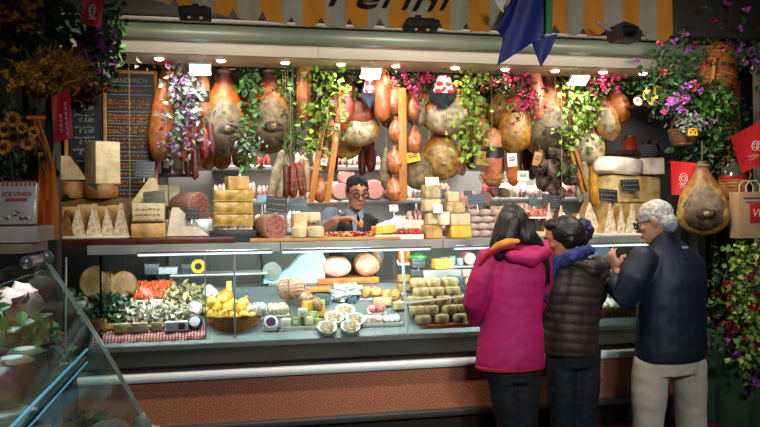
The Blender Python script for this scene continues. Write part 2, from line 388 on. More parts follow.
for i in range(34):
    q = a.lerp(c, i / 33); b.tube([q - V((.004, 0, 0)), q + V((.004, 0, 0))], .0075, 8)
b.tube([a, c], .005, 6); t.part('ribbed_white_rod', b, mat('white metal', ''))
# inner steel shelf at the back of the case
for x0, x1, z in ((-.35, .28, 1.21), (1.45, 2.0, 1.22)):
    b = loc(MB()); b.box(((x0 + x1) / 2, 5.2, z), (x1 - x0, .26, .012), .003); t.part('inner_shelf', b, steel)
    b = loc(MB())
    for q in (x0 + .02, x1 - .02): b.box((q, 5.3, (1.12 + z) / 2), (.012, .012, z - 1.12))
    t.part('shelf_bracket', b, steel)

# back shelves
for z, x0, x1, lab in ((1.47, -.3, 3.3, 'lowest'), (1.71, .0, 3.3, 'middle'), (1.99, -.1, 2.1, 'upper'),):
    s = Thing('wall_shelf', 'long steel shelf on the back wall, %s of three' % lab, 'shelf', ((x0 + x1) / 2, 6.38, z))
    b = MB(); b.box((0, 0, -.015), (x1 - x0, .34, .03), .004); s.part('shelf_board', b, steel)
    b = MB()
    for q in (-1, 0, 1): b.prism([(q * (x1 - x0) * .4, -.03), (q * (x1 - x0) * .4 + .02, -.03), (q * (x1 - x0) * .4 + .02, -.1), (q * (x1 - x0) * .4, -.1)], .05, .17)
    s.part('shelf_bracket', b, steel)
# ================================================================== builders of goods
def deck(Y): return .87 + (Y - 4.65) * (.25 / .45)
def DP(px, py):                       # where a pixel meets the sloping display deck
    lo, hi = 4.3, 5.6
    for _ in range(40):
        mid = (lo + hi) / 2
        if P(px, py, mid).z > deck(mid): lo = mid
        else: hi = mid
    Y = min(max(lo, 4.66), 5.09); p = P(px, py, Y); return V((p.x, Y, deck(Y) + .002))

SLOPE = math.atan(.25 / .45)
def stripe_scribble(b, w, h, rows, seed, y=-.004, top=.85, col=None):
    rd = random.Random(seed)
    for i in range(rows):
        z = h * (top - i * (top - .12) / max(rows - 1, 1)); x = -w * .42
        while x < w * .40:
            l = rd.uniform(.04, .14) * w
            b.box((x + l / 2, y, z + rd.uniform(-.02, .02) * h), (l, .0015, h * .5 / rows * rd.uniform(.15, .4))); x += l + w * rd.uniform(.02, .05)

def sign(px, py, wp, hp, Y, label, m=None, tilt=0, back=.25, cm=None, yaw=0, rows=3, group='price signs', stem=.03):
    s = S(px, Y); w_, h_ = wp * s, hp * s; p = P(px, py + hp / 2, Y)
    t = Thing('price_sign', label, 'sign', p, (-back, R(tilt), yaw), group)
    b = MB(); b.box((0, 0, h_ / 2), (w_, .006, h_), .001); t.part('board', b, m or slate)
    b = MB(); stripe_scribble(b, w_, h_, rows, px * 7 + py); t.part('chalk_writing', b, cm or sign_chalk, smooth=False)
    b = MB(); b.tube([(0, .004, .01), (0, .006, -stem)], .003, 6); t.part('sign_stem', b, alu)
    return t

HAMS = dict(
 pinkish=(ramp_mat('pinkish casing', [(0, '7c4428'), (.3, 'b06a48'), (.6, 'c08058'), (.85, 'a05438'), (1, '5c2c20')], rough=.3), ramp_mat('pinkish cut', [(0, '8a4a20'), (1, 'd09a50')])),
 grey=(ramp_mat('ham rind', [(0, '4c3016'), (.25, '8a5620'), (.5, 'c47224'), (.72, 'c86824'), (.84, '7a2a18'), (1, '2a100c')]), ramp_mat('grey cut', [(0, '2a1c10'), (.18, '4c3a24'), (.4, '77674f'), (.75, '85745a'), (1, 'a0662c')], scale=9, amt=.45, rough=.55, bump=.5)),
 orange=(ramp_mat('orange rind', [(0, '6a3c18'), (.3, 'b06428'), (.6, 'c4742c'), (.85, '8a3a1c'), (1, '3a1810')]), ramp_mat('orange cut', [(0, '8a4a20'), (.5, 'c98236'), (1, 'd09a50')], rough=.4)),
 pale=(ramp_mat('pale rind', [(0, '8a6a3a'), (.3, 'c99a50'), (.6, 'd98a32'), (.85, 'b5542a'), (1, '5a2416')]), ramp_mat('pale cut', [(0, '8c7850'), (.4, 'c9bda0'), (.8, 'd8cdb2'), (1, 'c89a5a')], amt=.4, rough=.5)),
 red=(ramp_mat('red rind', [(0, '9a5a30'), (.4, '9c3a20'), (.8, '7a2418'), (1, '2a1210')]), ramp_mat('red cut', [(0, 'a06a40'), (1, '9c3a20')], rough=.4)),
 yellow=(ramp_mat('yellow rind', [(0, '80521e'), (.3, 'c48a32'), (.6, 'd8963a'), (.85, '9c4a1e'), (1, '4a2012')]), ramp_mat('yellow cut', [(0, '7c5a28'), (.4, 'c0944c'), (.8, 'd0b078'), (1, 'c89a5a')], amt=.4, rough=.4)))
bone_m = mat('bone', '8a7448', 'b8a47c', 40, .6)
HP = [(0, .05), (.02, .36), (.06, .62), (.13, .86), (.22, .98), (.32, 1.02), (.43, .97), (.54, .84), (.64, .68), (.73, .52), (.81, .38), (.88, .27), (.95, .23), (1, .14)]
PEAR = [(0, .05), (.03, .4), (.09, .7), (.2, .93), (.34, 1), (.5, .97), (.64, .84), (.76, .62), (.86, .40), (.93, .25), (1, .1)]
def hprof(t, prof):
    for (a, x), (c, y) in zip(prof, prof[1:]):
        if t <= c: k = (t - a) / (c - a); return x + (y - x) * k
    return prof[-1][1]

def ham(px, yt, yb, wp, Y, label, kind='grey', tilt=0, yaw=0, prof=HP, face=True, name='cured_ham', cat='ham', group='hams hung above the counter', rope=.08, fr=(.02, .76, .93), dep=.5, bone=True):
    s = S(px, Y); L = (yb - yt) * s; W = wp * s / 2 * 1.08; D = W * dep; rd = random.Random(int(px * 13 + yb))
    pt = P(px, yt, Y); yaw = yaw - math.atan(pt.x / Y) * .9
    t = Thing(name, label, cat, (pt.x - sin(R(tilt)) * L, Y, pt.z - cos(R(tilt)) * L), (0, R(tilt), yaw), group)
    sd = rd.uniform(0, 50); b = MB(); rs = []
    lean = rd.uniform(-.08, .08)
    for i in range(27):
        q = i / 26; w_ = hprof(q, prof) * W; d_ = max(hprof(q, prof) * D, W * .09); ring = []
        for j in range(28):
            a = 2 * pi * j / 28; p = V((cos(a) * w_ + lean * W * (1 - abs(2 * q - .7)), sin(a) * d_, q * L))
            k = 1 + .13 * noise.noise(V((cos(a) * 1.5 + sd, sin(a) * 1.5, q * 4))); ring.append(V((p.x * k, p.y * k, p.z)))
        rs.append(ring)
    b.rings(rs); t.part('rind', b, HAMS[kind][0])
    if face:                                     # the lean cut side, framed by fat and rind
        b = MB(); rows = []; t0, t1, sh = fr
        for i in range(19):
            q = t0 + (t1 - t0) * i / 18; env = min(1, (i / 18 * 5)) ** .5 * min(1, ((18 - i) / 18 * (4.5 if prof is PEAR else 2.2))) ** .8
            w0 = hprof(q, prof) * W; w_ = max(w0 * sh * env, .001); row = []
            for j in range(13):
                x = -w_ + 2 * w_ * j / 12; e = 1 - abs(2 * j / 12 - 1) ** 4 * .999; x2 = x / max(w0, 1e-4)
                k = 1 + .13 * noise.noise(V((x2 * 1.5 + sd, -1.5, q * 4)))
                y = -hprof(q, prof) * D * math.sqrt(max(0, 1 - x2 * x2)) * k - .012 * e * min(1, env * 1.5) + .004 + noise.noise(V((x * 18, sd, q * L * 18))) * .006
                row.append(V((x + lean * W * (1 - abs(2 * q - .7)), y, q * L)))
            rows.append(row)
        b.rings(rows, closed=False, cap=False)
        back = [[p + V((0, .02, 0)) for p in r] for r in rows]; b.rings(back, closed=False, cap=False)
        t.part('cut_face', b, HAMS[kind][1], kind=None)
        if bone:
            b = MB(); q = .3; y = -hprof(q, prof) * D - .012; hol = kind in ('grey', 'y2')
            if hol: b.blob((W * .1, y + .006, q * L - W * .02), (W * .38, .014, W * .24), .35, 9, sd, 16, 8); t.part('bone_hollow', b, mat('bone hollow', '1e120a', '3c2816', 40, .5))
            b = MB(); y -= .006 * hol; b.blob((W * .12, y, q * L), (W * .12, .010, W * .10), .3, 9, sd, 12, 8); b.blob((W * .12, y - .011, q * L), (W * .06, .008, W * .05), .2, 9, sd, 10, 6)
            t.part('ham_bone', b, bone_m)
    if rope:
        b = MB(); RT = 2.69 - (pt.z - cos(R(tilt)) * L); RT = RT if (Y >= 4.98 and 'rack' not in group and 'slat' not in group and 'right side' not in group and RT > L + .02) else L + rope; b.tube([(0, 0, L * .97), (0, 0, L + .02), (-sin(R(tilt)) * (RT - L), 0, RT)], .0018, 6)
        for q in (.93, .945): b.lathe([(W * hprof(q, prof) * 1.05 + .002, q * L - .003), (W * hprof(q, prof) * 1.05 + .006, q * L), (W * hprof(q, prof) * 1.05 + .002, q * L + .003)], 14, sy=.65)
        t.part('hanging_cord', b, string_m)
    return t

def netting(b, L, W, D, prof, n=7, r=.0016, rows=5):
    for k in range(n):
        a = 2 * pi * k / n; b.tube([(cos(a) * (hprof(q, prof) * W + .001), sin(a) * (hprof(q, prof) * D + .001), q * L) for q in [i / 12 for i in range(13)]], r, 5)
    for i in range(1, rows + 1):
        q = i / (rows + 1); b.tube([(cos(a) * (hprof(q, prof) * W + .001), sin(a) * (hprof(q, prof) * D + .001), q * L) for a in [2 * pi * j / 16 for j in range(17)]], r, 5)

SAUS = dict(roast=mat('roast meat', 'a87464', 'd0a08c', 16, .5, bump=.4), red=mat('red salami', '4e1210', '8a2c26', 30, .45, bump=.4, bs=40), darkred=mat('dark red salami', '33100d', '5a1c17', 30, .45, bump=.5, bs=30),
 grey=mat('mould salami', '77705c', 'aca386', 26, .8, bump=.7, bs=40, c3='8f876e'), pink=mat('pink sausage', 'a85a40', 'cf8a68', 12, .35, bump=.15, bs=20),
 brown=mat('brown salami', '8a4524', 'b46a3a', 10, .35, bump=.2), orange=mat('orange sausage', 'b5602c', 'd88a4c', 9, .35, bump=.25, bs=16), black=mat('dark cured', '3a2a22', '5e4a3e', 16, .65, bump=.8, bs=16),
 yellow=mat('yellow casing', 'b07c1c', 'd09c30', 16, .4, bump=.3), tan=mat('tan meat', 'a07c52', 'c4a37a', 14, .5, bump=.5, bs=24))

def salami(a, c, r, Y, label, kind='red', name='salami', cat='salami', group='salamis hung above the counter', cord=True, bulge=.25, net=0, Y2=None, band=None):
    """a, c: top and bottom pixels; r: radius in pixels"""
    s = S(a[0], Y); p0 = P(a[0], a[1], Y); p1 = P(c[0], c[1], Y2 or Y); r_ = r * s
    t = Thing(name, label, cat, p1, group=group); d = p0 - p1; b = MB(); sd = a[0] * .37; ax = d.normalized()
    L = d.length; seg = 16; rs = []; x = ax.orthogonal().normalized(); y = ax.cross(x); n = 18
    for i in range(n + 1):
        q = i / n; e = min(1, (min(q, 1 - q) * L / r_ * .9 + .06)) ; e = (1 - (1 - e) ** 2) ** .5; e *= 1 + bulge * (sin(pi * q) - .7)
        rs.append([d * q + (x * cos(2 * pi * j / seg) + y * sin(2 * pi * j / seg)) * r_ * e * (1 + .1 * noise.noise(V((cos(2 * pi * j / seg) + sd, sin(2 * pi * j / seg), q * L * 14)))) for j in range(seg)])
    b.rings(rs); t.part('casing', b, SAUS[kind])
    if cord:
        b = MB(); b.tube([d * .99, d * 1.0 + ax * .03, V((d.x, d.y, max(2.69 - p1.z, d.z + .04)))] if Y >= 4.95 else [d * .99, d * 1.0 + ax * .04], .0014, 5); b.lathe([(r_ * .35, -.003), (r_ * .42, 0), (r_ * .35, .003)], 10, c=tuple(d * .985))
        t.part('string', b, string_m)
    if net:
        b = MB(); mt = M4((x.to_4d(), y.to_4d(), ax.to_4d(), V((0, 0, 0, 1)))).transposed(); mt.col[3] = (0, 0, 0, 1); mt.row[3] = (0, 0, 0, 1); b.m = mt
        netting(b, L, r_ * 1.1, r_ * 1.1, [(0, .1), (.08, .6), (.2, .9), (.5, 1.08), (.8, .9), (.92, .6), (1, .1)], rows=net, r=.0022)
        t.part('netting', b, string_m)
    if band:
        b = MB(); q0, q1, m_ = band; mt = M4((x.to_4d(), y.to_4d(), ax.to_4d(), V((0, 0, 0, 1)))).transposed(); mt.col[3] = (0, 0, 0, 1); mt.row[3] = (0, 0, 0, 1); b.m = mt
        k = 1 + bulge * .3
        b.lathe([(r_ * k * .97, q0 * L), (r_ * k * 1.08, q0 * L), (r_ * k * 1.08, q1 * L), (r_ * k * .97, q1 * L)], 20); t.part('label_band', b, m_)
    return t

LEAF = dict(green=mat('leaf green', '16380f', '48742a', island=True, rough=.5), light=mat('leaf light', '3c6a1c', '9aae44', island=True, rough=.45), silver=mat('leaf silver', '3c5240', '9cab9c', island=True, rough=.5),
 dark=mat('leaf dark', '10260f', '2f5a26', island=True, rough=.55), brown=mat('leaf brown', '4a2a14', '8a5a2a', island=True, rough=.7), wheat=mat('wheat', '8a5a1c', 'd8a244', island=True, rough=.7),
 pine=mat('rosemary', '2a3a20', '58683a', island=True, rough=.6), autumn=mat('leaf autumn', '5a1c1c', '7a6a2a', island=True, rough=.6))
PETAL = dict(magenta=mat('magenta petal', '9c1548', 'e0407c', island=True, rough=.5), purple=mat('purple petal', '5c2a7c', 'b060b8', island=True, rough=.5), lilac=mat('lilac petal', '6a4074', 'b48cbc', island=True, rough=.5),
 crimson=mat('crimson petal', '6a0c1c', 'b41c3a', island=True, rough=.5), yellow=mat('yellow petal', 'c88a10', 'f0c040', island=True, rough=.5), white=mat('white petal', 'c9c4b0', 'efeadc', island=True, rough=.5), lime=mat('lime petal', '7a9a3a', 'cdd87a', island=True, rough=.5))

def rv(rd): return V((rd.gauss(0, 1), rd.gauss(0, 1), rd.gauss(0, 1))).normalized()
def greens(label, path, wid, Y, n, kind='green', lf=.04, flowers=None, name='leaf_garland', cat='garland', group=None, dy=.06, droop=.5, seed=None, stem=True, asp=.62):
    """path: pixels; wid: spread in pixels. leaves along a wandering stem, blossoms = (colour, count, size)"""
    rd = random.Random(seed if seed is not None else int(path[0][0] * 31 + path[0][1] + n)); pts = [P(x, y, Y) for x, y in path]; base = pts[-1]
    sp = S(path[0][0], Y) * wid; t = Thing(name, label, cat, base, group=group); b = MB()
    def at():
        k = rd.uniform(0, len(pts) - 1.0001); i = int(k); return pts[i].lerp(pts[i + 1], k - i) - base
    def off(): return V((rd.gauss(0, sp * .42), rd.gauss(0, dy * .6), rd.gauss(0, sp * .3)))
    for _ in range(n):
        d = rv(rd) - V((0, .5, droop)); l = lf * rd.uniform(.6, 1.25); b.leaf(at() + off(), d, (rv(rd) + V((0, -1.2, .3))).normalized(), l, l * asp)
    t.part('leaves', b, LEAF[kind])
    if stem:
        b = MB()
        for k in range(3):
            o_ = V((rd.uniform(-.4, .4) * sp * .5, rd.uniform(-.3, .3) * dy, 0)); b.tube([p - base + o_ + V((rd.gauss(0, .008), 0, 0)) for p in pts], .003, 5)
        t.part('stem', b, mat('stem', '3a3a1c', rough=.7))
    if flowers:
        for (c_, cnt, sz) in (flowers if isinstance(flowers, list) else [flowers]):
            b = MB()
            for _ in range(cnt):
                ctr = at() + off() + V((0, -dy * .8, 0))
                for k in range(6):
                    b.leaf(ctr, rv(rd) + V((0, -.5, 0)), (rv(rd) + V((0, -1, 0))).normalized(), sz * rd.uniform(.7, 1.1), sz * .75, .3)
            t.part('blossoms', b, PETAL[c_], 'bright ' + c_ + ' blossoms' if c_ in ('magenta', 'crimson') else c_ + ' blossoms')
    return t

# cheese
CH = dict(cream=mat('cheese cream', 'b09c6c', 'dccfac', 14, .5, bump=.4, bs=50, contrast=.45), white=mat('cheese white', 'ccc4b0', 'e8e2d4', 14, .5, bump=.2, bs=40), tan=mat('cheese tan', '94703a', 'cca668', 11, .5, bump=.3, bs=30),
 rind=mat('cheese rind', '8c6a36', 'b08a50', 12, .55, bump=.3, bs=40), yellow=mat('cheese yellow', 'd8a428', 'e8c258', 14, .4, bump=.2), grey=mat('grey rind', '4c4a3c', '7c7660', 16, .7, bump=.5), pecorino=mat('pecorino', '927c50', 'c0aa7c', 20, .55, bump=.4, bs=50),
 gold=mat('golden rind', '80601e', 'cca850', 22, .35, bump=.6, bs=30, contrast=.4), black=mat('black rind', '1c1a18', '2c2824', 14, .5), brown=mat('brown rind', '6a4420', '8e6232', 12, .5, bump=.3), rough=mat('crumbly cheese', 'a88c5c', 'f0e6cc', 40, .6, bump=.9, bs=70, contrast=.4))
def block(px, py, wp, hp, Y, label, top='cream', side='rind', dep=1, name='cheese_block', tilt=0, yaw=.15, group='cheeses on the counter top', z=None, bev=.006, cat='cheese', base=True):
    s = S(px, Y); w_, h_ = wp * s, hp * s; p = P(px, py + hp / 2, Y)
    if z is not None: p.z = z
    t = Thing(name, label, cat, p, (0, R(tilt), yaw), group); d_ = min(w_ * dep, .22)
    b = MB(); b.box((0, 0, h_ / 2), (w_ * .94, d_, h_), bev)
    for i, q in enumerate(b.v):
        k = 1 + .05 * noise.noise(V(q) * 25 + V((px, py, 0))); b.v[i] = (q[0] * k, q[1] * k, q[2] * (1 + .03 * noise.noise(V(q) * 20 + V((py, 0, 0)))) if q[2] > .01 else q[2])
    t.part('paste', b, CH[top])
    b = MB(); b.box((0, d_ / 2 - .002, h_ / 2), (w_ * .96, .008, h_ * 1.01), .002); b.box((0, 0, .004), (w_ * .955, d_ * 1.01, .008), .002)
    t.part('rind', b, CH[side]); return t

def wheel(px, py, wp, hp, Y, label, side='pecorino', top='pecorino', name='round_cheese', group='cheeses on the counter top', z=None, loc=None, cut=False, cat='cheese', rot=0):
    s = S(px, Y); r_, h_ = wp * s / 2, hp * s; p = loc if loc is not None else P(px, py + hp / 2, Y)
    if z is not None: p.z = z
    t = Thing(name, label, cat, p, (0, 0, rot), group); b = MB(); e = min(r_, h_) * .22
    b.lathe([(.001, 0), (r_ - e, 0), (r_ - e * .3, e * .3), (r_, e), (r_ * 1.02, h_ / 2), (r_, h_ - e), (r_ - e * .3, h_ - e * .3), (r_ - e, h_)], 26, amp=.002, sd=px)
    t.part('rind', b, CH[side])
    b = MB(); b.lathe([(r_ - e, h_ - .001), (r_ - e * 1.3, h_ + .0015), (.001, h_ + .002)], 22); t.part('top_face', b, CH[top]); return t

def wedge(px, py, wp, hp, Y, label, front='rough', side='rind', group='cheeses on the counter top', dep=.16, z=None, apex=0, name='cheese_wedge', yaw=0, film=False, tipw=.08):
    """upright slice: narrow at the top, front face crumbly, rind on its flanks"""
    s = S(px, Y); w_, h_ = wp * s / 2, hp * s; p = P(px, py + hp / 2, Y)
    if z is not None: p.z = z
    t = Thing(name, label, 'cheese', p, (0, 0, yaw), group); b = MB(); rs = []
    for k in range(7):
        q = k / 6; x = w_ * (1 - q) + w_ * tipw * q; c = apex * w_ * q; dd = dep * (1 - .45 * q); j = [.004 * noise.noise(V((k, px, u))) for u in range(4)]
        rs.append([V((c - x + j[0], j[1], q * h_)), V((c + x + j[2], j[3], q * h_)), V((c + x * .9, dd, q * h_)), V((c - x * .9, dd, q * h_))])
    b.rings(rs); t.part('rind_sides', b, CH[side], smooth=False)
    b = MB(); rows = []
    for k in range(13):
        q = k / 12; x = (w_ * (1 - q) + w_ * tipw * q) * .93; c = apex * w_ * q
        rows.append([V((c + x * (2 * u / 6 - 1), -.005 + .006 * noise.noise(V((u * 1.3, k * .9, px))), q * h_ * .985 + .003)) for u in range(7)])
    b.rings(rows, closed=False, cap=False); b.rings([[v + V((0, .012, 0)) for v in r] for r in rows], closed=False, cap=False); t.part('cut_face', b, CH[front]); return t

mort = None
def mort_mat():
    m = bpy.data.materials.new('mortadella cut'); N, L, B = nodes(m); tc = N.new('ShaderNodeTexCoord')
    v = N.new('ShaderNodeTexVoronoi'); v.inputs['Scale'].default_value = 75; L.new(tc.outputs['Object'], v.inputs['Vector'])
    r = N.new('ShaderNodeValToRGB'); e = r.color_ramp.elements; e[0].position = .17; e[0].color = lin('f0dcd0'); e[1].position = .26; e[1].color = lin('dc9c94'); L.new(v.outputs['Distance'], r.inputs[0]); L.new(r.outputs[0], B.inputs['Base Color'])
    B.inputs['Roughness'].default_value = .4; return m
MORT = mort_mat()
SOPP = mat('speckled salami cut', '6c3a30', 'a87264', 90, .5, contrast=.25)
HAMCUT = mat('ham cut', 'dca49c', 'ecc8be', 9, .4)
def cutlog(px, py, rp, Y, label, face=MORT, skin='c08468', length=.22, yaw=.5, name='mortadella', cat='cured meat', group='cut meats on the counter', z=None, sy=1):
    """a thick sausage lying down, its cut end to the front"""
    s = S(px, Y); r_ = rp * s; p = P(px, py + rp, Y)
    if z is not None: p.z = z
    t = Thing(name, label, cat, p, (0, 0, yaw), group); sk = mat('skin ' + skin, skin, rough=.4, bump=.2)
    b = MB(); b.m = M4.Translation((0, 0, r_ * sy)) @ M4.Scale(sy, 4, (0, 0, 1)) @ M4.Rotation(R(-90), 4, 'X')
    b.lathe([(r_ * .97, 0), (r_, .006), (r_ * 1.0, length * .7), (r_ * .85, length * .9), (r_ * .4, length), (.002, length * 1.01)], 28, amp=.004, sd=px); t.part('casing', b, sk)
    b = MB(); b.m = M4.Translation((0, 0, r_ * sy)) @ M4.Scale(sy, 4, (0, 0, 1)) @ M4.Rotation(R(-90), 4, 'X')
    b.lathe([(.001, -.004), (r_ * .9, -.004), (r_ * .96, .001), (r_ * .9, .004)], 28); t.part('cut_face', b, face); return t

def pack(loc, w_, d_, h_, label, c, c2, lid='e8e6df', name='vacuum_pack', cat='package', group=None, rot=(0, 0, 0), lumps=4, tray=True, seed=0, film=True):
    t = Thing(name, label, cat, loc, rot, group); rd = random.Random(seed + int(loc[0] * 1000))
    if tray:
        b = MB(); b.box((0, 0, .006), (w_, d_, .012), .004); t.part('tray', b, mat('tray ' + lid, lid, rough=.4))
    b = MB()
    for i in range(lumps):
        for j in range(max(1, lumps // 2)):
            x = (i + .5) / lumps - .5; y = (j + .5) / max(1, lumps // 2) - .5
            b.blob((x * w_ * .85, y * d_ * .8, h_ * .5 + .004), (w_ / lumps * .62, d_ / max(1, lumps // 2) * .5, h_ * .5), .35, 9, rd.uniform(0, 50), 10, 7)
    t.part('contents', b, mat('food ' + c + c2, c, c2, 30, .3, bump=.3))
    return t
# ================================================================== the hanging row
# rail the hams hang from
b = MB()
for y in (5.1, 5.34, 5.6, 5.72): b.tube([(-.6, y, 2.70), (3.3, y, 2.70)], .012, 8, round_=False)
solo('hanging_rail', 'steel rails under the stall ceiling that carry the hams', 'rail', b, steel)
G2 = 'hams hung above the counter'
ham(165, 60, 164, 22, 5.12, 'slim orange ham hanging at the edge of the blackboard, left of the lilac flowers', 'orange', tilt=4, face=False)
ham(224, 66, 157, 44, 5.1, 'big grey-faced cured ham with orange rim, left one of the large pair', 'grey')
ham(270, 66, 154, 46, 5.1, 'big grey-faced cured ham hanging left of the long brown salami', 'grey')
ham(347, 72, 130, 30, 5.16, 'dark red smoked ham leg hanging beside the pale round ham', 'red', tilt=-14, face=False)
ham(352, 74, 138, 26, 5.08, 'glossy reddish ham shank slanting across the pale round ham', 'red', tilt=18, face=False, rope=.02)
ham(357, 102, 147, 42, 5.2, 'pale round ham with stamped rind above the stall keeper', 'pale', prof=PEAR, face=True, fr=(.03, .92, .96), rope=.2, dep=.5)
ham(346, 118, 160, 30, 5.4, 'small cream ham partly hidden behind the pale round one', 'pale', prof=PEAR, face=False, rope=.3)
ham(418, 78, 127, 26, 5.15, 'small pale ham with orange top beside the magenta blossoms', 'pale', prof=PEAR, fr=(.03, .6, .85), dep=.6)
ham(447, 84, 136, 46, 5.05, 'broad white-faced ham under the printed neck kerchief', 'pale', prof=PEAR, fr=(.02, .72, .93), dep=.5)
ham(441, 128, 180, 38, 5.16, 'brown golden ham hanging below the white-faced one', 'yellow', prof=PEAR, fr=(.05, .75, .8), rope=.25)
ham(478, 108, 152, 24, 5.3, 'amber ham half hidden behind the lime green vine', 'orange', prof=PEAR, face=False)
ham(505, 80, 128, 24, 5.3, 'small dark ham hanging behind crimson blossoms', 'yellow', tilt=8)
ham(517, 84, 154, 30, 5.16, 'ham with grey face and orange flank left of the largest ham', 'yellow', tilt=5, fr=(.03, .7, .7))
ham(549, 70, 159, 48, 5.1, 'largest dark grey ham hanging under the downlight right of the blue banner', 'grey')
ham(566, 78, 128, 24, 5.35, 'dim narrow ham behind the light green vine', 'grey')
ham(603, 94, 142, 22, 5.1, 'pale orange pear-shaped ham leaning by the round orange one', 'pale', tilt=-12, prof=PEAR, face=True, fr=(.1, .9, .6))
ham(615, 86, 125, 23, 5.14, 'round orange ham hanging at the right end of the row', 'orange', prof=PEAR, face=False, tilt=-8)
ham(590, 128, 166, 28, 5.08, 'pale grey ball-shaped ham in netting under the light green vine', 'pale', prof=PEAR, face=True, fr=(.02, .95, .96), dep=.9, bone=False, rope=.2)
# farther row, half hidden
BK = [(190, 70, 130, 26, 'orange'), (206, 80, 140, 30, 'yellow'), (247, 66, 130, 30, 'red'), (298, 70, 120, 24, 'orange'), (322, 80, 150, 26, 'yellow'), (391, 78, 130, 24, 'orange'), (432, 76, 130, 24, 'red'), (462, 74, 140, 28, 'orange'), (492, 78, 148, 28, 'yellow'), (531, 76, 150, 28, 'red'), (580, 84, 150, 28, 'yellow')]
REF = ['silver garland', 'black-banded pink sausage', 'pair of big grey hams', 'long brown salami', 'wooden sausage rack', 'thick pink mortadella', 'printed kerchief ham', 'lime green vine', 'crimson blossoms', 'pale tube sausage', 'light green vine at the right']
for (x, a, c, w_, k), rf in zip(BK, REF): ham(x, a, c, w_, 5.6, 'dim %s-toned ham in the back row behind the %s' % ({'orange': 'orange', 'yellow': 'amber', 'red': 'dark red'}[k], rf), k, group='hams in the back row', face=False)
for i, (x, y, w_) in enumerate(((208, 160, 16), (222, 160, 18), (240, 158, 16))):
    ham(x, y - 22, y + 10, w_, 5.5, 'small golden brown ham below the left big grey ham, %s of three' % ('left', 'middle', 'right')[i], 'yellow', face=False, prof=PEAR, rope=.3, group='small hams in the back row')

for i, (x, y0, y1, r_, k) in enumerate(((212, 120, 160, 4, 'darkred'), (236, 112, 158, 4, 'brown'), (334, 130, 172, 4, 'darkred'), (362, 140, 176, 4, 'darkred'), (371, 138, 172, 5, 'red'), (432, 130, 168, 4, 'grey'), (462, 140, 176, 4, 'tan'), (470, 134, 170, 4, 'darkred'), (500, 140, 180, 4, 'brown'), (524, 130, 172, 5, 'darkred'), (532, 126, 180, 4, 'black'), (544, 150, 192, 5, 'black'), (572, 132, 180, 4, 'brown'), (603, 134, 160, 4, 'grey'))):
    salami((x, y0), (x, y1), r_, 5.72, 'dim %s salami hanging deep in the stall, %s' % ({'darkred': 'dark red', 'brown': 'brown', 'red': 'red', 'grey': 'grey', 'tan': 'pale', 'black': 'black'}[k], nth(i, 14)), k, group='salamis deep in the stall')
# salamis, sausages
blk = mat('black band', '141416', rough=.4)
salami((201, 72), (203, 116), 7, 5.08, 'thick pink sausage with black and white band in the lilac garland', 'pink', name='mortadella', cat='sausage', band=(.3, .55, blk))
salami((304, 62), (304, 122), 7.2, 5.04, 'long brown salami hanging between two green vines', 'brown')
salami((381, 66), (383, 121), 9, 5.0, 'thick pinkish brown mortadella tube above the stall keeper', 'brown', name='mortadella', cat='sausage')
salami((197, 66), (199, 142), 4, 5.2, 'thin pale yellow sausage behind the lilac flowers', 'yellow')
salami((535, 70), (539, 118), 6.5, 5.04, 'pale pink tube sausage left of the largest grey ham', 'pink', name='mortadella', cat='sausage')
for i, (x0, y0, x1, y1, r, k) in enumerate([(186, 122, 183, 162, 4.5, 'red'), (193, 118, 192, 158, 5, 'red'), (198, 126, 199, 166, 4.2, 'darkred'), (204, 128, 205, 158, 4.6, 'red'), (210, 122, 212, 156, 4.4, 'darkred'), (188, 150, 188, 176, 3.6, 'darkred'), (195, 150, 195, 180, 3, 'darkred')]):
    salami((x0, y0), (x1, y1), r, 5.0 + .035 * (i % 3), '%s salami in the cluster under the lilac flowers, %s' % (('red', 'dark red')[k == 'darkred'], ['far left', 'fat one second from left', 'middle one', 'front one right of middle', 'far right', 'short low one at the left', 'lowest thin one'][i]), k, group='red salami cluster')
for i, (x0, y0, x1, y1, r, k, lab) in enumerate([(283, 150, 268, 201, 4.4, 'grey', 'long mouldy grey salami leaning left above the price signs'), (288, 152, 278, 204, 4.6, 'grey', 'long mouldy grey salami, right one of the leaning pair'), (286, 164, 286, 198, 3.6, 'darkred', 'slim dark red salami beside the grey pair'), (293, 163, 293, 198, 4.6, 'red', 'plump red salami in the middle of the low bunch'), (298, 162, 303, 196, 4.3, 'red', 'plump red salami at the right of the low bunch'), (306, 160, 308, 192, 3.6, 'tan', 'pale thin sausage beside the wooden rack')]):
    salami((x0, y0), (x1, y1), r, 4.98 + .02 * (i % 2), lab, k, group='low bunch of salamis', net=3 if k == 'red' else 0)
greens('sprig of rosemary tying the low bunch of salamis', [(292, 128), (294, 140), (293, 156)], 10, 4.96, 60, 'pine', .05, asp=.12, droop=1.5, name='rosemary_sprig', cat='herb')
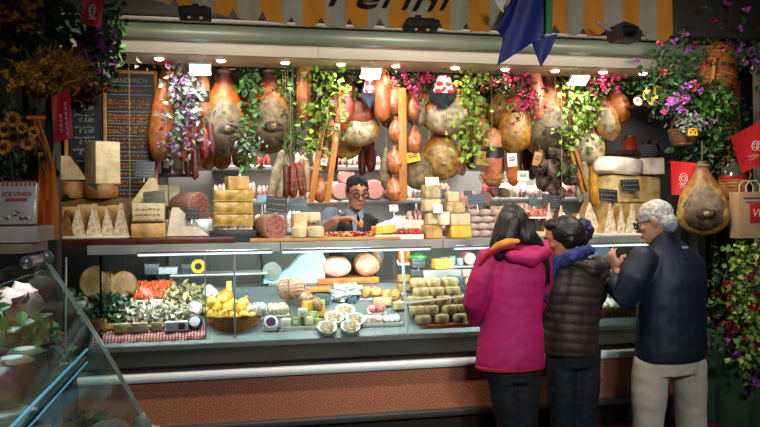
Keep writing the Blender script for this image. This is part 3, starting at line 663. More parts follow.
# the leaning wooden rack of sausages
def slatrack(name, label, a, c, wp, Y, m=slat_wood, kids=None, cat='rack', group=None):
    s = S(a[0], Y); t = Thing(name, label, cat, P(c[0], c[1], Y), group=group); o = P(c[0], c[1], Y)
    for k, (p, q) in enumerate([(a, c)] + (kids or [])):
        p0, p1 = P(p[0], p[1], Y) - o, P(q[0], q[1], Y) - o; b = MB(); d = (p0 - p1); an = math.atan2(d.x, d.z)
        b.box((p0 + p1) / 2, (wp * s, .018, d.length), .003, rot=(0, an, 0)); t.part('slat', b, m)
    return t
slatrack('sausage_rack', 'two leaning wooden slats holding pear-shaped sausages left of the stall keeper', (342, 90), (327, 203), 6, 4.96, kids=[((322, 128), (311, 203))])
for i, (x, y, w_, h_) in enumerate([(336, 104, 10, 26), (331, 130, 11, 28), (326, 158, 10, 27), (320, 188, 12, 30)]):
    ham(x, y - h_ / 2, y + h_ / 2, w_ * 1.1, 4.99, 'orange-pink pear-shaped sausage tied in the leaning rack, %s' % ['topmost', 'second from the top', 'third from the top', 'lowest'][i], 'pinkish', prof=PEAR, face=False, dep=.9, name='pear_sausage', cat='sausage', group='sausages in the leaning rack', rope=.03)
slatrack('sausage_rack', 'upright wooden slat with pear-shaped sausages right of the stall keeper', (402, 88), (403, 201), 8, 4.96)
for i, (x, y, w_, h_) in enumerate([(394, 98, 14, 36), (396, 130, 14, 28), (395, 160, 15, 30), (394, 188, 15, 28), (414, 140, 15, 30), (413, 108, 12, 26)]):
    ham(x, y - h_ / 2, y + h_ / 2, w_ * 1.1, 5.0, 'orange-pink pear-shaped sausage by the upright slat, %s' % ['topmost on its left', 'second down on its left', 'third down on its left', 'lowest on its left', 'lower one on its right', 'upper one on its right'][i], 'pinkish', prof=PEAR, face=False, dep=.9, name='pear_sausage', cat='sausage', group='sausages at the upright slat', rope=.03)
b = MB(); netw = mat('netted ham', '54462f', '8a7850', 22, .7, bump=.8, bs=40)
for x, y0, y1, wp, lab in ((386, 148, 190, 12, 'long netted grey-brown ham behind the upright slat'), (419, 150, 190, 28, 'fat netted brown ham with a yellow tag')):
    t = ham(x, y0, y1, wp, 5.08, lab, 'yellow', prof=PEAR, face=False, dep=.9, rope=.1, group='netted hams'); s = S(x, 5.08)
    b = MB(); netting(b, (y1 - y0) * s, wp * s / 2, wp * s * .45, PEAR, 10, .002, 8); t.part('netting', b, string_m); [c for c in t.o.children if c.name.startswith('rind')][0].data.materials[0] = netw
def tagcard(px, py, w_, h_, Y, label, col, tilt=0, name='paper_tag', cat='tag', extra=None, group='tags hung among the hams'):
    s = S(px, Y); t = Thing(name, label, cat, P(px, py, Y), (0, R(tilt), 0), group); b = MB(); b.box((0, 0, 0), (w_ * s, .004, h_ * s), .001); t.part('card', b, mat('card ' + col, col, rough=.6))
    b = MB(); stripe_scribble(b, w_ * s * .9, h_ * s, 3, px, y=-.003, top=.3) if False else b.box((0, -.003, 0), (w_ * s * .6, .001, h_ * s * .12)); b.box((0, -.003, h_ * s * .2), (w_ * s * .7, .001, h_ * s * .08)); t.part('print', b, mat('print ' + (extra or '5a4a30'), extra or '5a4a30', rough=.8), smooth=False)
    b = MB(); b.tube([(0, 0, h_ * s / 2), (0, .01, h_ * s / 2 + .05)], .0015, 5); t.part('string', b, string_m); return t
tagcard(413, 157, 14, 10, 4.98, 'yellow tag on the fat netted ham', 'e0b92c', -12)
tagcard(337, 127, 5, 6, 4.93, 'small white tag on the leaning rack', 'dedad0')
tagcard(324, 162, 6, 7, 4.93, 'white tag low on the leaning rack', 'dedad0', 8)
tagcard(481, 158, 9, 14, 4.98, 'mustard yellow tag left of the black-banded salami', 'b58a30', 8)
tagcard(537, 159, 8, 14, 4.98, 'mustard yellow tag left of the dark dried mushrooms', 'a87c3a', 15)
tagcard(512, 160, 10, 13, 5.02, 'white printed card right of the black-banded salami', 'e2ded4', -4, extra='8a2a2a')
tagcard(523, 176, 12, 10, 5.02, 'small white and green card hanging low', 'd5dccd', extra='3c6a4a')
salami((492, 128), (492, 180), 9.5, 5.06, 'thick pinkish mortadella with a black band beside the white card', 'pink', name='mortadella', cat='sausage', band=(.42, .62, blk))
salami((492, 168), (492, 186), 11, 5.1, 'wide orange netted sausage end below the black-banded mortadella', 'orange', name='netted_sausage', cat='sausage', net=4)
salami((510, 150), (514, 186), 6, 5.2, 'orange sausage behind the white printed card', 'orange')
# dried mushrooms / dark meat bundle with bay leaves
t = Thing('dried_meat_bundle', 'dark netted bundle of dried meat with green bay leaves above a price sign', 'cured meat', P(556, 196, 5.02), group=None); b = MB(); rd = random.Random(5); s = S(556, 5.02)
for _ in range(26): b.blob((rd.gauss(0, 8) * s, rd.gauss(0, .03), (22 + rd.gauss(0, 11)) * s), (5 * s, 4 * s, 7 * s), .6, 12, rd.uniform(0, 50), 10, 8, rot=(rd.uniform(-1, 1), rd.uniform(-1, 1), 0))
t.part('meat_pieces', b, SAUS['black']); b = MB()
for _ in range(7): b.leaf(V((rd.gauss(5, 4) * s, -.10, (22 + rd.gauss(0, 5)) * s)), V((rd.gauss(0, 1), -.2, rd.gauss(0, 1))), V((0, -1, .2)), .05, .025)
t.part('bay_leaves', b, LEAF['green']); b = MB(); b.tube([(0, 0, 30 * s), (.0, 0, 120 * s)], .003, 6); t.part('hanging_cord', b, string_m)
salami((541, 150), (540, 190), 4.5, 5.06, 'dark dried sausage hanging left of the netted bundle', 'black'); salami((578, 158), (580, 202), 3.6, 5.04, 'thin grey salami left of the yellow one', 'grey'); salami((584, 160), (586, 204), 3.6, 5.05, 'grey salami beside the yellow casing', 'grey')
salami((594, 158), (595, 206), 5.2, 5.08, 'yellow-cased salami hanging by the large pale cheese', 'yellow'); salami((588, 152), (588, 200), 3.6, 5.12, 'brown thin salami behind the yellow one', 'tan')
slatrack('wooden_rack', 'pair of leaning bare wooden slats right of the dark netted bundle', (569, 146), (583, 192), 3.2, 5.0, kids=[((574, 146), (588, 190))])
# printed cloths
def kerchief(px, py, wp, hp, Y, label, tri=True, white_top=True):
    s = S(px, Y); w_, h_ = wp * s / 2, hp * s; t = Thing('neck_kerchief', label, 'cloth', P(px, py + hp / 2, Y)); nav = mat('navy cloth', '16202e', rough=.8)
    b = MB(); rows = []
    for i in range(9):
        q = i / 8; ww = w_ * (.15 + .85 * min(1, q / .35)) if q < .35 else w_ * (1 - .55 * (q - .35) / .65)
        rows.append([V((ww * (2 * j / 8 - 1), -.012 * (1 - (2 * j / 8 - 1) ** 2) * 2 + .004 * sin(j * 2 + i), q * h_)) for j in range(9)])
    b.rings(rows, closed=False, cap=False); b.rings([[v + V((0, .006, 0)) for v in r] for r in rows], closed=False, cap=False); t.part('cloth', b, nav)
    b = MB(); b.k = 0
    rows = []
    for i in range(7):
        q = .46 + .5 * i / 6; ww = w_ * (1 - .55 * (q - .35) / .65) * .86 * (1 if i % 2 else .9)
        rows.append([V((ww * (2 * j / 8 - 1), -.012 * (1 - (2 * j / 8 - 1) ** 2) * 2 - .008, q * h_)) for j in range(9)])
    b.rings(rows, closed=False, cap=False); b.rings([[v + V((0, .003, 0)) for v in r] for r in rows], closed=False, cap=False); t.part('white_print', b, paper_white)
    b = MB()
    for x, z, a in ((-.32, .72, .2), (.3, .72, -.2), (-.42, .5, .1), (.42, .5, -.1)): b.blob((x * w_, -.039, z * h_), (w_ * .24, .004, h_ * .07), seg=10, rg=6)
    t.part('red_print', b, mat('red print', 'b01c34', rough=.7)); b = MB()
    for x, z in ((-.12, .42), (.12, .42), (0, .33)): b.blob((x * w_, -.04, z * h_), (w_ * .08, .003, h_ * .035), seg=8, rg=5)
    t.part('dark_print', b, nav); return t
kerchief(443, 92, 30, 34, 4.92, 'navy, white and red printed kerchief tied on the white-faced ham')
kerchief(369, 92, 17, 34, 4.98, 'navy, white and red printed kerchief left of the thick mortadella tube')

# vines and blossoms
greens('silvery leaf garland with lilac flowers hanging right of the blackboard', [(178, 66), (184, 84), (190, 100), (186, 120), (180, 150)], 24, 4.95, 260, 'silver', .046, [('lilac', 46, .026), ('crimson', 4, .02)], group='garlands between the hams')
greens('green ivy vine hanging between the two big grey hams', [(249, 70), (251, 100), (248, 130), (246, 170)], 16, 5.0, 190, 'green', .048, group='garlands between the hams')
greens('pale leaf tuft hanging at the bottom of the ivy vine', [(248, 138), (248, 152)], 18, 4.96, 40, 'silver', .04, group='garlands between the hams')
greens('dense green vine hanging left of the long brown salami', [(291, 66), (289, 90), (291, 120), (293, 148)], 22, 5.06, 260, 'green', .048, group='garlands between the hams')
greens('big light green vine hanging above the leaning rack', [(327, 66), (326, 90), (323, 118), (317, 150)], 26, 4.94, 230, 'light', .050, ('purple', 3, .02), group='garlands between the hams')
greens('small green vine left of the pale round ham, up by the LED lamp', [(346, 66), (346, 84), (340, 100)], 20, 5.1, 110, 'green', .048, group='garlands between the hams')
greens('magenta blossom garland above the small pale ham', [(396, 76), (412, 86), (428, 78), (422, 104)], 26, 4.96, 90, 'dark', .034, [('magenta', 34, .026)], group='blossom garlands under the soffit', droop=.2)
greens('lime green vine hanging right of the printed kerchief', [(468, 70), (470, 95), (472, 125), (468, 152)], 24, 4.92, 230, 'light', .050, [('lime', 20, .02)], group='garlands between the hams')
greens('crimson blossom garland under the blue banner', [(484, 78), (500, 84), (516, 78), (524, 100)], 30, 4.95, 150, 'dark', .034, [('crimson', 30, .026), ('magenta', 16, .024)], group='blossom garlands under the soffit')
greens('magenta blossom garland left of the largest grey ham', [(520, 84), (526, 100), (520, 118)], 18, 4.94, 60, 'green', .03, [('magenta', 26, .024)], group='blossom garlands under the soffit')
greens('light green vine in front of the dim narrow ham', [(566, 80), (570, 104), (572, 130), (568, 148)], 20, 4.93, 130, 'light', .050, group='garlands between the hams')
greens('light green vine over the pale ball-shaped ham', [(590, 84), (586, 108), (592, 140)], 18, 4.95, 110, 'light', .050, group='garlands between the hams')
greens('magenta blossoms left of the round orange ham', [(582, 82), (598, 84), (608, 82), (596, 96)], 22, 4.93, 90, 'green', .03, [('magenta', 30, .026)], group='blossom garlands under the soffit')
greens('dark green vine under the rightmost downlights', [(622, 78), (640, 82), (650, 88)], 20, 5.05, 150, 'dark', .036, group='garlands between the hams')
greens('dark red blossom garland at the far left under the soffit', [(160, 62), (172, 66), (180, 84)], 14, 5.0, 60, 'autumn', .03, [('crimson', 12, .022)], group='blossom garlands under the soffit')
for i, (x0, x1, k, fl, rf) in enumerate(((165, 235, 'autumn', [('crimson', 10, .024)], 'silvery garland'), (232, 300, 'dark', None, 'big grey hams'), (298, 360, 'green', [('purple', 4, .02)], 'long brown salami'), (372, 440, 'autumn', [('crimson', 40, .024)], 'thick mortadella tube'), (450, 520, 'dark', [('crimson', 40, .024)], 'lime green vine'), (515, 570, 'dark', [('magenta', 26, .024)], 'largest grey ham'), (565, 640, 'green', [('magenta', 24, .024)], 'round orange ham'))):
    greens('dense dim leaf swag high behind the %s' % rf, [(x0, 76), ((x0 + x1) / 2, 84), (x1, 80), ((x0 + x1) / 2, 100)], 24, 5.42, 330, k, .042, fl, group='leaf swags behind the hams', dy=.05)
# long cords hanging in front
for i, (x, y0, y1) in enumerate(((130, 64, 205), (340, 80, 140), (447, 80, 190), (562, 90, 195), (291, 90, 165))):
    p = P(x, y1, 4.9); a = P(x, y0, 4.9); b = MB(); b.tube([(0, 0, 0), (0, 0, a.z - p.z)], .0022, 6)
    solo('hanging_string', 'pale string hanging in front of the %s' % ['blackboard', 'light green vine by the leaning rack', 'white-faced ham', 'largest grey ham', 'dense green vine'][i], 'string', b, string_m, loc=p, group='strings hanging from the soffit')
# ================================================================== on the counter top
CT = 1.442
b = MB(); b.box((0, 0, .018), (1.02, .34, .036), .005); solo('wooden_board', 'long dark red wooden board at the left end of the counter top', 'board', b, mat('mahogany', '3c130c', '5c2418', 9, .35), loc=(-.45, 4.79, CT))
BT = CT + .038
def tray(px0, px1, Y, z, d, label, h_=.02, m=None, name='white_tray', group='white trays'):
    x0, x1 = P(px0, 232, Y).x, P(px1, 232, Y).x; w_ = x1 - x0; t = Thing(name, label, 'tray', ((x0 + x1) / 2, Y + d / 2, z), group=group); b = MB()
    b.box((0, 0, .004), (w_, d, .008), .003); t.part('base', b, m or white_paint); b = MB()
    for y in (-1, 1): b.box((0, y * d / 2, h_ / 2), (w_, .008, h_), .002)
    for x in (-1, 1): b.box((x * w_ / 2, 0, h_ / 2), (.008, d, h_), .002)
    t.part('rim', b, m or white_paint); return t
tray(63, 129, 4.66, BT, .27, 'white tray of cheese slices at the left end of the counter', .014)
for i, (x, y, w_, h_) in enumerate(((66, 217, 15, 27), (78, 216, 17, 31), (94, 215, 17, 33), (107.5, 217, 15, 28), (121, 215.5, 17, 33))):
    wedge(x, y, w_, h_, 4.70 + .012 * (i % 2), 'upright cheese slice wrapped in film on the white tray, %s of five' % nth(i, 5), dep=.17, z=BT + .009, group='cheese slices on the left tray', side='rind' if i else 'brown', front='rough' if i else 'brown', tipw=.12)
for i, (x, w_, hh) in enumerate(((70, 15, 29), (86, 16, 31), (101, 16, 29), (115, 15, 30))): block(x, 216, w_, hh, 4.87, 'film-wrapped tan cheese slab behind the front slices on the left tray, %s' % nth(i, 4), 'tan', 'gold', z=BT + .009, group='cheese slabs on the left tray', yaw=0, dep=.5)
rz = P(100, 199, 5.0).z
b = MB(); b.box((0, 0, (rz - CT) / 2), (.62, .16, rz - CT), .004); solo('wooden_riser', 'low wooden riser carrying the tall cheese block behind the left tray', 'riser', b, mat('riser wood', '5c4424', '70542e', 6, .6), loc=(P(96, 0, 5.02).x, 5.035, CT))
wheel(69.5, 189, 29, 18, 5.0, 'brown-rinded wheel of hard cheese under the tilted wedge', 'brown', 'tan', z=rz)

wedge(72, 168, 30, 24, 5.0, 'tilted white-faced cheese wedge on the brown half wheel at far left', 'cream', 'brown', z=P(72, 180, 5.0).z, apex=-.45, tipw=.35, dep=.12)
wheel(101, 191.5, 33, 15, 5.0, 'brown-rinded cheese wheel carrying the tall block', 'brown', 'tan', z=rz)
block(103, 164, 28, 42, 4.99, 'tall upright block of pale hard cheese', 'cream', 'rind', z=P(103, 184.5, 5.0).z, yaw=.62, dep=.8)
block(149, 228.5, 34, 14, 4.74, 'honey-rinded cheese block at the bottom of the signed stack', 'tan', 'gold', z=BT, yaw=.05)
t = block(149, 212, 32, 18, 4.74, 'cream cheese block with stamped rind, middle of the signed stack', 'cream', 'rind', z=P(149, 221.4, 4.74).z, yaw=.05)
b = MB(); stripe_scribble(b, .17, .09, 3, 4, y=-.106); t.part('rind_stamp', b, mat('stamp ink', '8a7038', rough=.8), smooth=False)
wedge(147, 191, 32, 25, 4.76, 'large pale cheese wedge on top of the signed stack', 'cream', 'rind', z=P(147, 203, 4.76).z, apex=.35, tipw=.2, dep=.14)
sign(155, 197, 21, 13, 4.68, 'dark green-grey price sign tilted on the pale wedge by the blackboard', mat('green slate', '3a4034', rough=.5), tilt=-7)
sign(144, 169, 19, 17, 4.92, 'blue-grey price sign standing in front of the blackboard', mat('dull slate', '343c48', rough=.5), tilt=3, rows=5)
rz2 = P(196, 219, 4.98).z
b = MB(); b.box((0, 0, (rz2 - CT) / 2), (.34, .24, rz2 - CT), .004); solo('steel_riser', 'small steel riser under the big speckled salami', 'riser', b, steel, loc=(P(190, 0, 5).x, 5.06, CT))
cutlog(199, 204, 13.5, 4.94, 'very thick speckled salami lying with its cut end to the front', SOPP, '8e6a60', .26, .62, 'large_salami', z=rz2)
t = wedge(188, 221.5, 44, 29, 4.74, 'curved white cheese quarter with grey rind under the speckled salami', 'white', 'grey', z=BT, apex=-.55, tipw=.16, dep=.16)
sign(192, 213, 13, 12, 4.68, 'small black price sign on the curved white cheese', slate, tilt=6)
# shrink-wrapped golden blocks
black_tray = mat('black tray', '15151a', rough=.4)
b = MB(); b.box((0, 0, .036), (.29, .2, .072), .006); solo('black_crate', 'low black box under the stack of golden cheese blocks', 'box', b, black_tray, loc=(P(231, 0, 4.82).x, 4.84, CT))
for i, y in enumerate((219.5, 207.5, 195.5)):
    block(233, y, 41, 11.6, 4.80, 'golden film-wrapped cheese block in the stack on the black box, %s' % ['lowest', 'middle', 'top wide one'][i], 'gold', 'gold', z=P(233, 225.6 - i * 12, 4.8).z, yaw=.02, dep=.6, group='stack of golden cheese blocks', bev=.012)
block(237, 183, 22, 13, 4.84, 'small golden cheese block on top of the golden stack', 'tan', 'gold', z=P(237, 189.4, 4.8).z, group='stack of golden cheese blocks', bev=.01)
sign(276, 204, 21, 15.5, 4.84, 'black price sign behind the large cut salami, left of the blue-grey one', slate, tilt=6, stem=.12); sign(298, 204.5, 19, 13, 4.86, 'dark blue price sign right of the black one, above the cheeses', slate_blue, tilt=2, stem=.17)
sign(262, 199, 9, 8, 4.92, 'small pale blue price card beside the golden stack', mat('pale blue card', '6f9ab4', rough=.6), tilt=0, stem=.19)
cutlog(275.5, 225.5, 13.3, 4.70, 'large speckled salami with round cut face on the counter left of the cheeses', SOPP, '8e6e60', .26, .28, 'large_salami', z=CT + .004)
b = MB(); b.box((0, 0, .01), (.95, .36, .02), .004); solo('cutting_board', 'long pale wooden cutting board in front of the stall keeper', 'board', b, mat('maple', 'a87c44', 'bc9058', 8, .5), loc=(P(321, 0, 4.85).x, 4.84, CT))
KB = CT + .022
block(299, 219, 14, 16, 4.78, 'pale cheese piece standing beside the cut salami', 'cream', 'rind', z=P(299, 229, 4.78).z); block(309, 214, 20, 9, 4.84, 'flat cheese slab lying on the pale cheeses', 'cream', 'rind', z=P(309, 229, 4.84).z + .05)
block(309, 223, 15, 13, 4.86, 'yellowish cheese piece behind the round white ones', 'tan', 'rind', z=KB)
wheel(299, 233, 15, 10.5, 4.70, 'small round white cheese beside the large cut salami', 'cream', 'white', z=KB); wheel(315.5, 233, 17, 10.5, 4.71, 'small round white cheese near the stall keeper\'s elbow', 'cream', 'white', z=KB)
# sliced ham heaps on the board
for i, (x, w_, lab) in enumerate(((340, 34, 'heap of sliced orange-pink ham on the board under the keeper\'s hand'), (362, 28, 'heap of sliced red ham on the board, right of the other heap'))):
    t = Thing('sliced_ham', lab, 'meat', (P(x, 0, 4.74).x, 4.76, KB)); b = MB(); rd = random.Random(i); s = S(x, 4.74)
    for k in range(26):
        cx, cy, cz = rd.uniform(-.45, .45) * w_ * s, rd.uniform(-.05, .05), rd.uniform(.004, .022) ; rows = []
        ya = rd.uniform(0, 3); L = .022
        for u in range(5): rows.append([V((cx + cos(ya) * (u / 4 - .5) * L * 2 - sin(ya) * (v / 4 - .5) * L * 1.6, cy + sin(ya) * (u / 4 - .5) * L * 2 + cos(ya) * (v / 4 - .5) * L * 1.6, cz + .006 * sin(u * 1.9 + k) + .005 * cos(v * 1.7 + k))) for v in range(5)])
        b.rings(rows, closed=False, cap=False); b.rings([[q + V((0, 0, .0015)) for q in r] for r in rows], closed=False, cap=False)
    t.part('slices', b, mat('ham slices %d' % i, ['b9683c', 'a03030'][i], ['e0a070', 'd8746c'][i], 40, .4))
# white tray with cheese and tomatoes
tray(376, 423, 4.68, CT, .26, 'long white tray with yellow cheese and tomatoes right of the stall keeper', .03)
for i, (x, y, w_, h_) in enumerate(((380, 228, 14, 7), (386, 226, 10, 6), (391, 229, 9, 8))): block(x, y + 2, w_, h_, 4.72 + i * .04, 'bright yellow cheese piece on the white tray, %s of three' % nth(i, 3), 'yellow', 'yellow', z=CT + .010 + .03, group='yellow cheese pieces')
rd = random.Random(3)
for i in range(11):
    x = 395 + (i % 6) * 4.6 + (i // 6) * 2.2; Y = 4.71 + (i // 6) * .05; s = S(x, Y); r_ = 2.9 * s; p = P(x, 0, Y); p.z = CT + .02 + r_ + (.0 if i < 6 else .012)
    t = Thing('tomato', 'small %s tomato in the white tray, %s' % ('red' if i % 6 > 2 else 'dark red', ('front row, ' if i < 6 else 'back row, ') + nth(i % 6, 6 if i < 6 else 5)), 'tomato', p, group='tomatoes in the white tray')
    b = MB(); b.blob((0, 0, 0), (r_, r_, r_ * .85), .1, 6, i, 14, 9); t.part('fruit', b, mat('tomato %d' % (i % 6 > 2), ['7c2a18', 'b81c14'][i % 6 > 2], rough=.25)); b = MB()
    for k in range(5): b.leaf(V((0, 0, r_ * .8)), V((cos(k * 1.26), sin(k * 1.26), .1)), V((0, 0, 1)), r_ * .7, r_ * .25)
    t.part('calyx', b, LEAF['green'])
t = Thing('wrapped_parcel', 'heap of white wrapping paper behind the yellow cheese', 'paper', (P(393, 0, 4.84).x, 4.86, CT + .01)); b = MB(); rd = random.Random(8)
for k in range(5): b.blob((rd.uniform(-.05, .06), rd.uniform(-.03, .03), .05 + k * .008), (.075, .05, .04), .5, 9, k * 7, 12, 8)
t.part('paper', b, paper_white)
block(410, 221, 26, 12, 4.86, 'white lidded tub behind the tomatoes', 'white', 'white', z=CT + .04, name='plastic_tub', cat='tub', group='white tubs')
sign(394, 208, 9, 7, 5.0, 'white price card standing behind the tomatoes', paper_white, cm=mat('ink', '444444'), stem=.1)
# the cheese stack
STK = [(432, 232, 19, 12.5, 'tan', 'grey-rimmed beige cheese at the bottom left of the tall stack'), (458.5, 232, 23, 12, 'yellow', 'golden yellow cheese at the bottom right of the tall stack'), (432, 218.5, 14, 12, 'cream', 'cream cheese piece in the left column, second from the bottom'), (444, 218.5, 12, 13, 'white', 'bright white cheese between the two columns of the stack'),
       (458, 219.5, 22, 12, 'cream', 'wide cream cheese in the right column above the yellow one'), (431, 205.5, 18, 12, 'cream', 'beige cheese in the middle of the left column'), (453.5, 208, 21, 11, 'pecorino', 'dark-rimmed cheese in the right column under the small speckled one'), (431, 192, 18, 13, 'pecorino', 'beige cheese at the top of the left column'), (452, 197, 13, 10, 'cream', 'small speckled cheese at the top of the right column')]
for i, (x, y, w_, h_, k, lab) in enumerate(STK):
    Y = 4.74; z0 = P(x, y + h_ / 2, Y).z if i > 1 else CT + .002
    if i in (3,): wheel(x, y, w_, h_, 4.70, lab, 'white', 'white', z=z0, group='tall cheese stack')
    else: block(x, y, w_, h_ * 1.04, Y, lab, k, 'grey' if k == 'pecorino' else 'rind', z=z0, group='tall cheese stack', yaw=.06, bev=.014, dep=.75)
block(422.5, 212, 8, 18, 4.86, 'narrow beige cheese behind the left column of the stack', 'tan', 'rind', group='tall cheese stack', z=P(422, 240, 4.86).z + .0); 
sign(432.5, 181.5, 14, 9, 4.74, 'white price card on top of the tall cheese stack', paper_white, cm=mat('ink', ''), stem=.02); sign(438, 208.5, 10, 9, 4.66, 'white price card in front of the tall cheese stack', paper_white, cm=mat('ink', ''), stem=.03)
sign(443, 194, 6, 10, 4.82, 'narrow blue price card between the columns of the stack', slate_blue, stem=.08)
# dusted salamis in a pile
pile = mat('dusted salami', '6a423a', 'b8aca4', 16, .7, contrast=.5, bump=.4)
k = 0
for row, (y, xs) in enumerate(((234, (474, 485, 497)), (226.5, (471, 482, 493, 503)), (219, (475, 487, 499)), (212, (473, 485, 497)))):
    for i, x in enumerate(xs):
        Y = 4.74 + .02 * row; s = S(x, Y); t = Thing('dusted_salami', 'mould-dusted salami in the pile behind the pink coat, %s row, %s' % (['bottom', 'second', 'third', 'top'][row], nth(i, len(xs))), 'salami', (P(x, y, Y).x, Y, CT + .025 + row * .046), (0, 0, .15 * sin(x)), 'pile of dusted salamis')
        b = MB(); b.tube([(-5 * s, 0, 0), (0, .0, .002), (5 * s, 0, 0)], [3.1 * s, 3.9 * s, 3.1 * s], 12); t.part('casing', b, pile)
        b = MB(); b.tube([(7 * s, 0, 0), (9 * s, -.004, .004)], .0025, 5); t.part('string', b, string_m)
sign(477, 199, 17, 10, 4.86, 'blue price sign above the pile of dusted salamis', slate_blue, stem=.1, tilt=-3); sign(468, 193, 9, 5, 4.92, 'small blue price card left of the larger blue sign', slate_blue, stem=.1)
sign(534, 201, 9, 9, 4.86, 'small blue price sign left of the big black one', slate_blue, stem=.12); sign(552, 201, 21, 14, 4.82, 'large black price sign under the dark netted bundle', slate, tilt=5, stem=.17, rows=5)
# between the two women
cm = 'goods seen between the two women'
for i, (x, y, w_, h_, c1, c2, lab) in enumerate(((516, 208, 22, 8, 'a03c3a', 'd8a098', 'pack of sliced red cured meat above the dark-haired woman'), (535, 214, 20, 9, '8c2a2c', 'c87a70', 'pack of red sliced ham beside the black price sign'), (524, 220, 14, 8, 'c8a02c', 'e4c860', 'yellow cheese pack between the two women'))):
    Y = 4.86 - i * .04; s = S(x, Y); pack(V((P(x, 0, Y).x, Y, P(x, y + h_ / 2, Y).z if i < 2 else CT)), w_ * s, .1, h_ * s, lab, c1, c2, group=cm)
block(516, 226, 30, 18, 4.92, 'dark display box carrying the packs between the two women', 'black', 'black', z=CT, name='display_box', cat='box', group=cm, yaw=0); block(540, 228, 18, 15, 4.9, 'low black display box beside the tall cheese wedges', 'black', 'black', z=CT, name='display_box', cat='box', group=cm, yaw=0)
wedge(549, 219, 13, 33, 4.78, 'slim upright cheese wedge left of the dark-haired woman\'s bun', z=CT, dep=.12, group='upright wedges above the women'); wedge(561, 220, 16, 30, 4.82, 'brown-edged upright cheese wedge above the dark-haired woman', z=CT, dep=.12, side='brown', group='upright wedges above the women')
wedge(578, 224, 20, 22, 4.76, 'low crumbly cheese wedge behind the navy hair band', z=CT, dep=.12, group='upright wedges above the women'); wedge(591, 219.5, 26, 33, 4.78, 'large white upright cheese wedge beside the pale block', z=CT, dep=.14, apex=-.15, group='upright wedges above the women')
block(535, 231, 20, 5, 4.70, 'pale flat cheese on the counter between the two women', 'cream', 'rind', z=CT, group=cm)
# the giant pale cheese at the right
t = Thing('giant_cheese', 'giant pale golden cheese block with two black signs, right of the wedges', 'cheese', (P(633, 0, 4.95).x, 4.95, CT), (0, 0, .1)); s = S(629, 4.95)
b = MB(); b.box((0, .1, 29 * s), (62 * s, .24, 58 * s), .045)
for i, q in enumerate(b.v): b.v[i] = tuple(V(q) * (1 + .05 * noise.noise(V(q) * 6)))
t.part('paste', b, mat('giant cheese', 'a88444', 'd8c084', 11, .5, bump=.5, bs=30, c3='ccb070')); b = MB(); b.box((0, .09, 31.5 * s), (62.4 * s, .242, .006), .002); t.part('cut_line', b, CH['brown'])
t = Thing('soft_cheese', 'large flat white cheese with a scooped top lying on the giant block', 'cheese', (P(620, 0, 4.95).x, 5.0, CT + 59 * s), (0, R(4), 0)); b = MB()
b.lathe([(.001, .004), (.15, 0), (.178, .02), (.186, .07), (.172, .115), (.1, .125), (.06, .112), (.03, .116), (.001, .118)], 30, sx=1, sy=.75, amp=.012, fr=9); t.part('paste', b, CH['white']); b = MB(); b.lathe([(.02, .113), (.06, .118), (.065, .123), (.03, .12)], 16, sy=.7); t.part('scooped_rim', b, CH['cream'])
t = block(650, 160, 22, 16, 4.99, 'white cheese half beside the jar at the right of the giant block', 'white', 'tan', z=CT + 59 * s, yaw=-.2)
sign(608.5, 195, 20, 12.5, 4.84, 'black price sign low on the left of the giant cheese', slate, tilt=5, stem=.0); sign(631, 185, 20, 12, 4.84, 'black price sign higher on the giant cheese, right one', slate, tilt=-1, stem=0); sign(650, 150, 20, 13, 4.90, 'black price sign above the white-haired customer\'s head', slate, tilt=-4, stem=.05, rows=5)
tray(602, 657, 4.64, CT, .2, 'white tray of cheese wedges in front of the giant block', .018)
for i, (x, y, w_, h_) in enumerate(((610, 216, 16, 31), (621, 218, 12, 28), (632, 216, 18, 30), (645, 217, 16, 27))): wedge(x, y, w_, h_, 4.68 + .01 * (i % 2), 'crumbly cheese wedge on the tray under the giant block, %s of four' % nth(i, 4), z=CT + .01, dep=.13, side='tan', group='wedges on the right tray')
def jar(px, py, wp, hp, Y, label, c, lid='3a3026', name='glass_jar', z=None):
    s = S(px, Y); r_, h_ = wp * s / 2, hp * s; p = P(px, py + hp / 2, Y); t = Thing(name, label, 'jar', p if z is None else V((p.x, Y, z)), group='jars and bottles'); b = MB(); b.lathe([(.001, 0), (r_ * .92, 0), (r_, r_ * .15), (r_, h_ * .72), (r_ * .75, h_ * .84)], 20); t.part('glass', b, mat('jar ' + c, c, rough=.08, coat=.8)); b = MB(); b.lathe([(r_ * .78, h_ * .82), (r_ * .82, h_ * .84), (r_ * .82, h_ * .98), (r_ * .7, h_), (.001, h_)], 20); t.part('lid', b, mat('lid ' + lid, lid, rough=.4, metal=.4)); return t
jar(629.5, 143, 14, 15, 5.2, 'jar of red peppers with a dark lid behind the white cheeses', 'a02c14', '6a5a40')
b = MB(); b.box((0, 0, 0), (.5, .2, .03), .004); q = P(634, 151, 5.2); solo('jar_shelf', 'short dark wooden shelf under the jar of red peppers', 'shelf', b, dark_wood, loc=(q.x, 5.25, q.z - .016))
